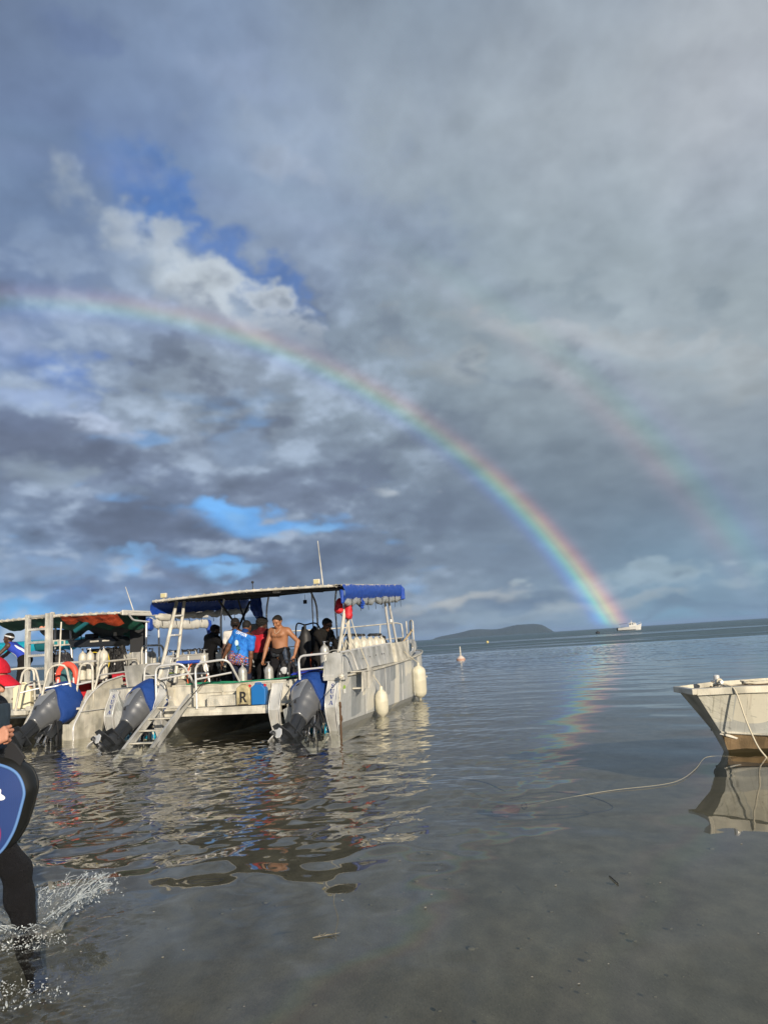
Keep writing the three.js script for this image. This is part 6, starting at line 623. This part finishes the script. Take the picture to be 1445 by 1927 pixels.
// ---------------------------------------------------------------- dinghy at the right, float, far launch, pole, floating bits
{
  const d = thing('dinghy', 'weathered pale aluminium dinghy with blunt bow at the right edge', 'boat', [3.8, 0, -9.1], 0.02), S = [[0, [-0.38, 0.7, 0.26], [-0.1, 0.24, 0.12], [0.02, -0.1, 0.04]], [0.35, [0.1, 0.71, 0.45], [0.25, 0.21, 0.25], [0.32, -0.14, 0.05]], [1, [0.8, 0.7, 0.64], [0.85, 0.17, 0.46], [0.9, -0.18, 0.06]], [2, [2.0, 0.67, 0.8], [2.0, 0.14, 0.62], [2.0, -0.2, 0.08]], [3, [3.3, 0.62, 0.86], [3.3, 0.12, 0.68], [3.3, -0.2, 0.1]], [4, [4.5, 0.6, 0.84], [4.5, 0.12, 0.68], [4.5, -0.2, 0.1]]];
  const P = (name, geo, mat, par = d, label) => part(name, geo, mat, par, label), ring = ([, g, c, k], w) => [[g[0], g[1], g[2]], [c[0], c[1], c[2]], [k[0], k[1], k[2]], [k[0], k[1], -k[2]], [c[0], c[1], -c[2]], [g[0], g[1], -g[2]]];
  const DM = std([1, 0.99, 0.94], 0.5, 0.1, { map: boardMap, bumpMap: plankMap, bumpScale: 0.004 });
  P('topside', [flat(loft(S.map((s) => ring(s).slice(0, 2)), false, false))], DM); P('topside', [flat(loft(S.map((s) => ring(s).slice(4)), false, false))], DM); P('transom', [flat(loft([ring(S[5]), ring(S[5]).map(() => [4.5, 0.3, 0])], true, false))], DM);
  P('bow_plate', [flat(loft([ring(S[0]).slice(0, 3), ring(S[0]).slice(3).reverse()], false, false))], std([0.75, 0.73, 0.68], 0.6, 0.1, { map: sized(T_CREAM, 1) }));
  P('bare_bottom', [flat(loft(S.map((s) => ring(s).slice(1, 5)), false, false))], std([0.5, 0.36, 0.22], 0.8, 0, { map: sized(T_CREAM, 0.8), bumpMap: sized(T_GRIT, 0.3), bumpScale: 0.01 }), d, 'unpainted brownish bottom');
  const weed = []; { const line = (y) => { const out = []; for (let i = 0; i < S.length - 1; i++) for (let k = 0; k < 8; k++) { const u = k / 8, A = S[i], B = S[i + 1], c = [0, 1, 2].map((q) => mix(A[2][q], B[2][q], u)), e = [0, 1, 2].map((q) => mix(A[3][q], B[3][q], u)), t = clamp((c[1] - y - 0.012 * noise2(i * 3 + u * 9, y * 30)) / (c[1] - e[1])); out.push([mix(c[0], e[0], t), mix(c[1], e[1], t) - 0.018, mix(c[2], e[2], t) + 0.022]); } return out; }; for (const y of [0.055, 0.02, -0.04]) weed.push(line(y)); }
  P('weed_line', [loft(weed, false, false)], std([0.06, 0.045, 0.012], 0.95, 0, { bumpMap: sized(T_FINE, 0.1), bumpScale: 0.02 }), d, 'dark weed along the waterline');
  P('chine_rail', [hose(S.map(([, , c]) => [c[0], c[1], c[2] + 0.01]), 0.014, 40), hose(S.map(([, , c]) => [c[0], c[1], -c[2] - 0.01]), 0.014, 40)], M.aluWarm);
  // gunwale cap all round, foredeck, bollard, rope
  const rim = (q) => { const pts = S.map(([, g]) => [g[0], g[1] + 0.02, q * (g[2] + 0.005)]), rings = pts.map((p, i) => { const w = 0.055, h = 0.04; return [[p[0], p[1] - h, p[2] + q * 0.02], [p[0], p[1] + h * 0.8, p[2] + q * 0.015], [p[0], p[1] + h * 0.9, p[2] - q * w], [p[0], p[1] - h * 0.4, p[2] - q * w]]; }); return flat(loft(rings)); };
  parts('gunwale', [rim(1), rim(-1)], std([1, 0.99, 0.93], 0.5, 0, { map: sized(T_CREAM, 1.2) }), d); P('bow_cap', [box(0.07, 0.07, 0.56, -0.4, 0.72, 0, 0.012)], M.aluWarm);
  P('foredeck', [flat(loft(S.slice(0, 3).map(([, g]) => [[g[0] + 0.02, g[1] - 0.03, g[2] - 0.05], [g[0] + 0.02, g[1] - 0.03, -g[2] + 0.05]]), false, false))], std([0.16, 0.11, 0.09], 0.9), d); P('deck_coaming', [box(0.03, 0.06, 1.1, 0.82, 0.69, 0, 0.006)], M.aluWarm); P('thwart', [box(0.28, 0.04, 1.5, 2.4, 0.48, 0, 0.008)], M.aluWarm); P('floor', [box(3.4, 0.02, 1.1, 2.6, 0.1, 0, 0.004)], M.aluWarm);
  const bo = P('bollard', [rod([-0.02, 0.66, 0.02], [-0.02, 0.86, 0.02], 0.03, 0.034, 12), ball(0.036, -0.02, 0.865, 0.02, 1, 0.4, 1), rod([-0.02, 0.8, -0.11], [-0.02, 0.8, 0.15], 0.02, 0.02, 10)], M.tube); part('wrap', [new THREE.TorusGeometry(0.042, 0.011, 6, 16).rotateX(PI / 2).translate(-0.02, 0.77, 0.02), new THREE.TorusGeometry(0.03, 0.011, 6, 14).translate(-0.02, 0.8, 0.09), new THREE.TorusGeometry(0.044, 0.011, 6, 16).rotateX(PI / 2 + 0.2).translate(-0.02, 0.745, 0.02)], M.rope, bo);
  P('pipe_rail', [rod([-0.2, 0.735, 0.12], [0.5, 0.745, 0.22], 0.014), rod([-0.14, 0.7, 0.11], [-0.14, 0.76, 0.11], 0.012)], M.rust); P('tow_eye', [plate([[-0.09, -0.035], [0.08, 0.02], [0.1, 0.05], [0.03, 0.055], [-0.09, 0.02]], 0.02, axes([-0.02, 0.19, 0.125], [0.78, -0.6, 0.2], [0.6, 0.78, 0]))], M.white); P('dent', [box(0.05, 0.012, 0.01, 0.52, 0.36, 0.44, 0.003, 0, 0, 0.3)], M.dark);
  tag(part('bow_rope', [hose([[-0.04, 0.79, 0.06], [-0.05, 0.775, 0.18], [-0.04, 0.765, 0.3], [-0.02, 0.755, 0.41], [0.0, 0.68, 0.46], [0.06, 0.38, 0.47], [0.13, 0.12, 0.5], [0.2, -0.02, 0.54], [0.21, -0.12, 0.56]].map((p) => [3.8 + p[0], p[1], -9.1 + p[2]]), 0.009, 60)], M.rope), 'rope hanging from the dinghy bollard down its side into the water', 'rope');
  const coil = []; for (let i = 0; i < 40; i++) { const a = i * 0.55, R = 0.16 + 0.05 * sin(i * 1.7); coil.push([4.32 + R * 1.9 * cos(a) * (0.8 + 0.2 * sin(i)), 0.735 + 0.012 * (i % 4), -9.13 + R * sin(a)]); } tag(part('rope_coil', [hose([[3.82, 0.78, -9.05], [4.0, 0.74, -9.02], ...coil], 0.011, 320)], M.rope), 'loose coil of rope on the dinghy foredeck', 'rope');
  const n = coil.slice(0, 0), tk = []; for (let i = 0; i < 22; i++) { const a = i * 1.1; tk.push([4.62 + 0.1 * cos(a), 0.745 + 0.02 * (i % 3), -9.2 + 0.08 * sin(a * 1.3)]); } tag(part('dark_line', [hose(tk, 0.007, 130)], M.ropeBlack), 'thin dark line tangled on the dinghy foredeck', 'rope');
}
tag(part('floating_line', [hose([[3.78, -0.03, -8.95], [3.55, 0.002, -8.85], [3.38, 0.006, -8.73], [3.05, 0.006, -8.15], [2.71, 0.006, -7.66], [2.44, 0.005, -7.48], [1.96, 0.004, -7.38], [1.42, -0.01, -7.21], [1.05, -0.12, -7.5], [0.8, -0.28, -8.4]], 0.0028, 120)], std([0.3, 0.28, 0.22], 0.9)), 'pale mooring line floating from the dinghy towards the left and sinking', 'rope');
tag(part('sunken_line', [hose([[1.2, -0.3, -9.2], [1.0, -0.3, -9.9], [0.6, -0.3, -10.2], [0.35, -0.3, -10.0]], 0.007, 40), hose([[1.2, -0.3, -8.8], [1.7, -0.3, -9.0], [2.05, -0.3, -8.6], [2.1, -0.3, -8.0], [1.5, -0.3, -7.9], [0.9, -0.3, -8.1]], 0.007, 60)], std([0.03, 0.03, 0.035], 0.9)), 'dark line looped on the sea bed in the middle', 'rope');
{ const b = thing('sunken_float', 'dull red float lying on the sea bed in the middle', 'float', [1.1, -0.36, -8.5], 0.3); part('shell', [lumpy(ball(0.13, 0, 0, 0, 1.3, 0.45, 0.8, 20), 0.02, 8)], std([0.1, 0.05, 0.048], 0.8), b); part('eye', [new THREE.TorusGeometry(0.03, 0.01, 6, 12).translate(0.22, 0.02, 0)], M.black, b); }
{ const p = thing('mooring_stake', 'thin rusty stake standing in the water at the near stern corner', 'stake', [-0.93, 0, -12.75], 0); part('shaft', [rod([-0.01, -0.5, 0.03], [0, 0.55, 0], 0.013, 0.017, 8)], M.rust, p); part('lashing', [lumpy(ball(0.03, 0, 0.53, 0, 0.8, 1.9, 0.8, 16), 0.012, 30), lumpy(ball(0.026, 0.005, 0.3, 0, 0.9, 2.4, 0.9, 16), 0.012, 30)], M.rust, p); part('cord', [hose([[0, 0.6, 0], [0.01, 0.72, -0.03], [0.0, 0.86, -0.08], [-0.02, 0.92, -0.9]], 0.009)], M.rope, p); part('cord_knot', [lumpy(ball(0.05, -0.02, 0.95, -0.95, 1, 1, 0.7, 14), 0.015, 25)], M.white, p); }
{ const b = thing('mooring_buoy', 'small pale orange and white mooring buoy with a stick mast', 'buoy', [4.56, 0, -51.9], 0); part('float', [lathe([[0, -0.2], [0.2, -0.15], [0.3, 0.0], [0.27, 0.12], [0.12, 0.26], [0.05, 0.3], [0, 0.3]], 20)], std([0.62, 0.52, 0.45], 0.5), b); part('band', [lathe([[0.302, -0.03], [0.31, 0.02], [0.285, 0.1], [0.27, 0.1]], 20)], std([0.4, 0.24, 0.18], 0.6), b); part('mast', [rod([0, 0.28, 0], [0, 0.9, 0], 0.05, 0.035)], M.white, b); }
{ const g = 'tiny far floats'; const b = thing('float_marker', 'tiny yellowish float on the far ruffled sea left of the rainbow', 'float', [20.9, 0, -168], 0); part('ball', [ball(0.3, 0, 0.15, 0)], std([0.6, 0.5, 0.2], 0.6), b); part('stem', [rod([0, 0.3, 0], [0, 0.6, 0], 0.06)], M.dark, b); const c = thing('float_marker', 'tiny dark float left below the far white launch', 'float', [66.6, 0, -247], 0); part('ball', [ball(0.55, 0, 0.2, 0, 1.4, 0.8, 1)], M.dark, c); part('stem', [rod([0, 0.4, 0], [0, 0.9, 0], 0.1)], M.dark, c); }
{ // white launch far out, bow to the right
  const s = thing('white_launch', 'white cabin launch with dark awning anchored far out at the foot of the rainbow', 'boat', [103.95, 0, -333], -0.3); s.scale.setScalar(0.98);
  const st = [[-5, 1.3, 1.25, 0.9], [-3, 1.55, 1.3, 1.1], [0, 1.6, 1.55, 1.2], [2.5, 1.3, 1.95, 0.8], [4, 0.75, 2.3, 0.35], [5, 0.06, 2.65, 0.03]], W = std([0.6, 0.6, 0.57], 0.4); part('hull', [flat(loft(st.map(([x, w, h, b], i) => [[x + i * 0.03, h, w], [x - (i > 3 ? 0.4 : 0), 0.0, b], [x - (i > 3 ? 0.5 : 0), -0.4, 0], [x - (i > 3 ? 0.4 : 0), 0.0, -b], [x + i * 0.03, h, -w]])))], W, s); part('boot_stripe', [flat(loft(st.slice(0, 4).map(([x, w, h, b]) => [[x, 0.02, b + 0.06], [x, 0.25, b + 0.1 * w], [x, 0.25, -b - 0.1 * w], [x, 0.02, -b - 0.06]])))], M.dark, s);
  const c = part('cabin', [flat(loft([[-0.2, 1.3, 1.4, 3.1], [2.0, 1.15, 1.7, 3.15], [3.0, 0.9, 2.0, 3.0]].map(([x, w, y0, y1], i) => [[x, y0, w], [x - i * 0.15, y1, w * 0.9], [x - i * 0.15, y1, -w * 0.9], [x, y0, -w]]))), box(3.2, 0.1, 2.5, 1.2, 3.17, 0, 0.03)], W, s); for (const x of [0.3, 1.3, 2.2]) part('window', [box(0.7, 0.6, 0.1, x, 2.62, 1.2 - (x - 0.3) * 0.12, 0.05, -0.06)], M.glass, c); part('mast', [rod([1.0, 3.2, 0], [0.9, 4.5, 0], 0.12, 0.05), box(0.8, 0.4, 0.8, 0.9, 3.4, 0, 0.1)], W, s); part('awning', [box(3.6, 0.14, 2.4, -2.6, 2.95, 0, 0.04, 0, 0, 0.06)], M.navyVinyl, s); parts('awning_pole', [[-4.2, 1], [-1.2, 1], [-4.2, -1], [-1.2, -1]].map(([x, z]) => rod([x, 1.3, z], [x, 2.9, z], 0.05)), M.tube, s); part('outboard_motor', [box(0.6, 0.9, 0.5, -5.4, 0.9, 0.4, 0.15), box(0.35, 1.0, 0.3, -5.4, 0.2, 0.4, 0.08)], M.dark, s); part('bow_rail', [pipe([[2.4, 1.95, 1.2], [2.5, 2.6, 1.1], [4.9, 3.1, 0.1], [5.1, 2.7, 0]], 0.035, 0.3), pipe([[2.4, 1.95, -1.2], [2.5, 2.6, -1.1], [4.9, 3.1, -0.1], [5.1, 2.7, 0]], 0.035, 0.3)], M.tube, s);
}
{ // bits of weed and a feather afloat
  tag(part('floating_twig', [hose([[1.235, 0.003, -4.93], [1.24, 0.004, -4.86], [1.244, 0.003, -4.78]], 0.0035, 12)], std([0.03, 0.03, 0.025], 0.9)), 'single dark twig afloat in the lower right water', 'twig');
  const r = random(31), f = thing('seaweed_sprig', 'little pale sprig of seaweed afloat in the lower middle water', 'seaweed', [-0.457, 0.004, -4.26], 0.3), l = []; for (let i = 0; i < 14; i++) { const x = (i / 13 - 0.5) * 0.11, a = (r() - 0.5) * 2.6; l.push(rod([x, 0, 0], [x + 0.03 * cos(a), 0.004 + 0.006 * r(), 0.03 * sin(a)], 0.0022, 0.001, 4)); } const wm = std([0.22, 0.2, 0.15], 0.8); part('stem', [hose([[-0.06, 0, 0], [0, 0.002, 0.006], [0.06, 0, 0]], 0.002, 10)], wm, f); stuff(part('leaf', l, wm, f));
  const bits = []; for (let i = 0; i < 30; i++) { const rr = 3.6 + 7 * r() * r(), a = (-26 + 56 * r()) * RAD; bits.push(ball(0.0022 + 0.003 * r(), rr * sin(a), 0.002, -rr * cos(a), 1.6, 0.5, 1, 6)); } tag(part('floating_specks', bits, std([0.25, 0.24, 0.21], 0.9)), 'scattered pale specks afloat on the near water', 'flotsam', null, 'stuff');
  const peb = []; for (let i = 0; i < 150; i++) { const rr = 3.2 + 4 * r(), a = (-30 + 62 * r()) * RAD, z = -rr * cos(a); peb.push(ball(0.005 + 0.016 * r() * r(), rr * sin(a), -0.22 - 0.03 * max(0, -z - 2) + 0.01, z, 1.3, 0.6, 1, 6)); } tag(part('shell_fragments', peb, std([0.1, 0.1, 0.085], 0.9)), 'dark shells and stones strewn on the sand under the near water', 'shells', null, 'stuff');
}

// ---------------------------------------------------------------- man wading out at the left edge, with his bag and splash; man in the blue singlet
{
  const shirt2 = canvasTex(512, 512, (c, w, h) => { c.fillStyle = '#2440b0'; c.fillRect(0, 0, w, h); c.fillStyle = '#e8ecf4'; c.beginPath(); c.ellipse(330, 250, 26, 110, 0.25, 0, 7); c.fill(); c.beginPath(); c.ellipse(180, 250, 26, 110, -0.25, 0, 7); c.fill(); c.font = 'bold 60px sans-serif'; });
  person({ pos: on2(-2.95, 0.72, -2.0), turn: -PI / 2 + 0.05, label: 'man in a blue and white singlet bending over at the far left boat', skin: 'dark', size: 0.98, hip: 0.95, lean: 1.05, head: [-0.45, 0, 0], hands: [[-0.1, 0.92, 0.72], [0.2, 0.9, 0.7]], elbows: [[-0.7, 0.2, -0.6], [0.7, 0.2, -0.6]], curl: [0.6, 0.6], band: M.zinc, wear: [{ name: 'singlet', mat: std([1, 1, 1], 0.8, 0, { map: shirt2 }), map: true, on: { torso: 1, pelvis: 1 }, grow: 0.016, hem: 0.06, neck: 0.16 }, { name: 'trousers', mat: cloth([0.014, 0.013, 0.013]), on: { pelvis: 1, thigh: 1, shin: 0.9 }, grow: 0.022, top: 0.1 }] });
  const X = -2.51, Z = -4.62, D = person({ pos: [X, -0.21, Z], turn: PI / 2 - 0.05, label: 'man in a red cap and black wetsuit wading at the left edge of the picture', skin: 'pale', size: 1.08, headSize: 1.02, hip: 0.88, lean: -0.04, head: [0.42, 0.0, 0], hairColor: [0.25, 0.24, 0.22], cap: cloth([0.62, 0.02, 0.04]), hands: [[-0.16, 1.27, 0.15], [0.2, 1.12, 0.05]], elbows: [[-0.5, -1, -0.5], [0.5, -0.7, -0.5]], handDir: [[0.1, 0.5, 0.86], null], thumb: [[0.2, 0.9, -0.3], null], curl: [1.35, 1.2], feet: [[-0.04, 0.11, 0.33], [0.12, 0.1, -0.34]], knees: [[-0.05, 0.1, 1], [0.1, 0, 1]], footDir: [[0.0, -0.2, 0.07], null], cell: 0.009, wear: [{ name: 'wetsuit', mat: W_WET, on: { torso: 1, pelvis: 1, thigh: 1, shin: 1, foot: 1, upperarm: 0.9 }, grow: 0.01, smooth: true }, { name: 'vest', mat: std([0.03, 0.05, 0.07], 0.7), on: { torso: 1 }, grow: 0.03, hem: 0.25, neck: 0.13 }] });
  part('bag_strap', [pipe([[-0.26, 1.52, 0.0], [-0.19, 1.36, 0.12], [-0.17, 1.24, 0.17], [-0.19, 1.14, 0.2], [-0.21, 1.06, 0.2]], 0.019, 0.1)], M.black, D.root);
  // mesh bag
  const mesh = canvasTex(1024, 1024, (c, w, h) => { c.fillStyle = '#12275a'; c.fillRect(0, 0, w, h); for (let y = 0; y < 128; y++) for (let x = 0; x < 128; x++) { c.fillStyle = (x + y) % 2 ? '#2a56a4' : '#1d4488'; c.fillRect(x * 8 + (y % 2) * 2, y * 8 + 1, 5, 5); }
    c.translate(70, 0); c.strokeStyle = '#b31350'; c.lineWidth = 52; c.beginPath(); c.moveTo(430, 470); c.bezierCurveTo(650, 540, 680, 740, 520, 930); c.stroke(); c.strokeStyle = '#7a1030'; c.lineWidth = 30; c.beginPath(); c.moveTo(400, 560); c.bezierCurveTo(560, 620, 590, 740, 470, 900); c.stroke(); c.fillStyle = 'rgba(15,30,70,.35)'; for (let y = 0; y < 128; y++) for (let x = 0; x < 128; x++) if ((x + y) % 2) c.fillRect(x * 8, y * 8, 3, 3);
    c.fillStyle = '#eef1f2'; c.beginPath(); const R = random(9); for (let i = 0; i <= 40; i++) { const a = i / 40 * 2 * PI, r = 84 + 18 * sin(a * 5) + 10 * sin(a * 3 + 1); c.lineTo(600 + r * 0.85 * cos(a), 370 + r * 0.8 * sin(a)); } c.fill(); });
  const bag = thing('mesh_bag', 'blue mesh dive bag with pink stripe and pale blue piping held by the wading man', 'bag', [-2.38, 0.70, -4.45], -0.08), out = [[-0.24, -0.22], [-0.1, -0.255], [0.08, -0.24], [0.18, -0.13], [0.235, 0.03], [0.245, 0.11], [0.2, 0.2], [0.1, 0.25], [-0.06, 0.28], [-0.24, 0.29]], sp = new THREE.SplineCurve(out.map((p) => new THREE.Vector2(...p))), pts = sp.getPoints(60);
  const front = []; for (let i = 0; i <= 12; i++) { const t = i / 12, k = 1 - t; front.push(pts.map((p) => [p.x * k - 0.08 * t, p.y * k, 0.05 * (1 - k * k)])); } const fg = loft(front, false, false), fp = fg.attributes.position, uv = new Float32Array(fp.count * 2); for (let i = 0; i < fp.count; i++) { uv[2 * i] = 0.5 + fp.getX(i) / 0.62; uv[2 * i + 1] = 0.5 + fp.getY(i) / 0.62; } fg.setAttribute('uv', new THREE.BufferAttribute(uv, 2));
  const fm = new THREE.Mesh(fg, std([1, 1, 1], 0.7, 0, { map: mesh, bumpMap: mesh, bumpScale: 0.002 })); fm.name = 'mesh_front'; fm.castShadow = fm.receiveShadow = true; bag.add(fm);
  part('piping', [new THREE.TubeGeometry(new THREE.CatmullRomCurve3(pts.map((p) => V(p.x, p.y, 0.0))), 90, 0.0085, 8)], std([0.11, 0.24, 0.52], 0.6), bag);
  part('side_panel', [loft([0, 0.2, 0.45, 0.75, 1].map((t) => pts.map((p) => { const g = 1 + 0.07 * sin(PI * t) + 0.02 * noise2(p.x * 9 + p.y * 7, t * 4); return [p.x * g + 0.02 * t, p.y * g + 0.02 * t, -0.1 * t]; })), false, false), plate(pts.map((p) => [p.x, p.y]), 0.02, new THREE.Matrix4().makeTranslation(0.02, 0.02, -0.12))], phys([0.012, 0.013, 0.012], 0.45), bag);
  part('flap', [plate([[-0.07, 0.03], [0.045, 0.0], [0.065, 0.06], [-0.01, 0.11], [-0.06, 0.12]], 0.015, axes([0.15, 0.24, -0.06], [1, -0.25, 0.2], [0.2, 1, 0]))], std([0.02, 0.021, 0.024], 0.8), bag);
  // splash: thin torn crown of water, droplets, foam
  const r = random(77), W = phys([0.95, 0.97, 0.97], 0.04, 0, { transmission: 0.86, thickness: 0, ior: 1.333, bumpMap: sized(T_GRIT, 0.5), bumpScale: 0.01 }), DW = phys([0.75, 0.8, 0.82], 0.08, 0, { transmission: 0.55, thickness: 0, ior: 1.333 }), s = thing('splash', 'splash of clear water thrown up round the wading leg', 'splash', [LEG_AT[0] + 0.02, 0, LEG_AT[1] + 0.04], 0); s.userData.kind = 'stuff';
  const rows = [], NS = 90, NT = 16, top = (a) => 0.11 + 0.13 * smooth(-0.3, 0.9, cos(a - 0.35)) + 0.05 * smooth(0.2, 1, cos(a - 2.8)) + 0.03 * noise2(a * 2.2, 3) + 0.018 * noise2(a * 9, 8); for (let i = 0; i <= NS; i++) { const a = i / NS * 2 * PI, row = []; for (let j = 0; j <= NT; j++) { const v = j / NT, R = 0.1 + 0.17 * v + 0.05 * v * v + 0.016 * noise2(a * 3, v * 2.4) + 0.008 * noise2(a * 11, v * 6), rag = v > 0.82 ? 0.03 * noise2(a * 16, 2) * (v - 0.82) / 0.18 : 0; row.push([R * cos(a) * (1 + 0.25 * cos(a)), -0.02 + (top(a) + rag) * v ** 0.8 * (1 - 0.12 * v), -R * sin(a) * 0.9]); } rows.push(row); }
  const crown = loft(rows, false, false), inner = loft(rows.map((row) => row.map((p, j) => [p[0] * 0.965, p[1] + 0.004, p[2] * 0.965])), false, false); inner.index.array.reverse(); part('sheet', [crown, inner], W, s);
  const ND = 1900, drop = new THREE.InstancedMesh(new THREE.SphereGeometry(1, 8, 6), DW, ND), m = new THREE.Matrix4(), q = new THREE.Quaternion(); drop.name = 'droplet'; for (let i = 0; i < ND; i++) { let x, y, z, k; if (i < 1150) { const a = (r() - 0.5) * 5.4 * sqrt(r()) + 0.2, v = 1 - 0.75 * r() ** 1.8, fly = i % 3 === 0 ? 1 + 0.35 * r() : 1, R = (0.1 + 0.17 * v + 0.05 * v * v) * fly; x = R * cos(a) * (1 + 0.25 * cos(a)) + 0.012 * (r() - 0.5); z = -R * sin(a) * 0.9; y = top(a) * v ** 0.8 * (1 - 0.12 * v) * (0.9 + 0.25 * r()); k = 0.0011 + 0.0036 * r() ** 4; } else { const a = r() * 2 * PI, R = 0.3 * sqrt(r()); x = (i % 2 ? 0.18 : -0.1) + R * cos(a) * 1.3; z = (i % 2 ? 0.9 : 0.22) + R * sin(a) * 0.5; y = 0.004 + 0.035 * r() * r(); k = 0.0012 + 0.0036 * r() ** 4; } m.compose(V(x, y, z), q.setFromEuler(new THREE.Euler(r() * 3, r() * 3, r() * 3)), V(k, k * (1 + 2 * r()), k * 0.9)); drop.setMatrixAt(i, m); } drop.userData.kind = 'stuff'; s.add(drop);
  const str = []; for (let i = 0; i < 46; i++) { const a = (r() - 0.5) * 4.6 + 0.2, v0 = 0.25 + 0.3 * r(), pts = []; for (let j = 0; j < 5; j++) { const v = v0 + (1.08 - v0) * j / 4, aa = a + 0.25 * (r() - 0.5), R = 0.1 + 0.17 * v + 0.05 * v * v; pts.push([R * cos(aa) * (1 + 0.25 * cos(aa)), top(aa) * v ** 0.8 * (1 - 0.12 * v) + 0.004, -R * sin(aa) * 0.9]); } str.push(hose(pts, 0.0012 + 0.0018 * r() * r(), 14, 5)); } stuff(part('strand', str, DW, s));
  const foam = []; for (let i = 0; i < 260; i++) { const near = i % 3, a = r() * 2 * PI, R = 0.26 * sqrt(r()); foam.push(ball(0.0018 + 0.004 * r() ** 2, (near === 0 ? 0.16 : -0.12) + R * cos(a) * 1.4, 0.006 + 0.006 * r(), (near === 0 ? 0.8 : 0.2) + R * sin(a) * 0.45, 1.3, 0.45, 1, 6)); } stuff(part('foam', foam, std([0.55, 0.57, 0.56], 0.4), s));
}

renderer.render(scene, camera);
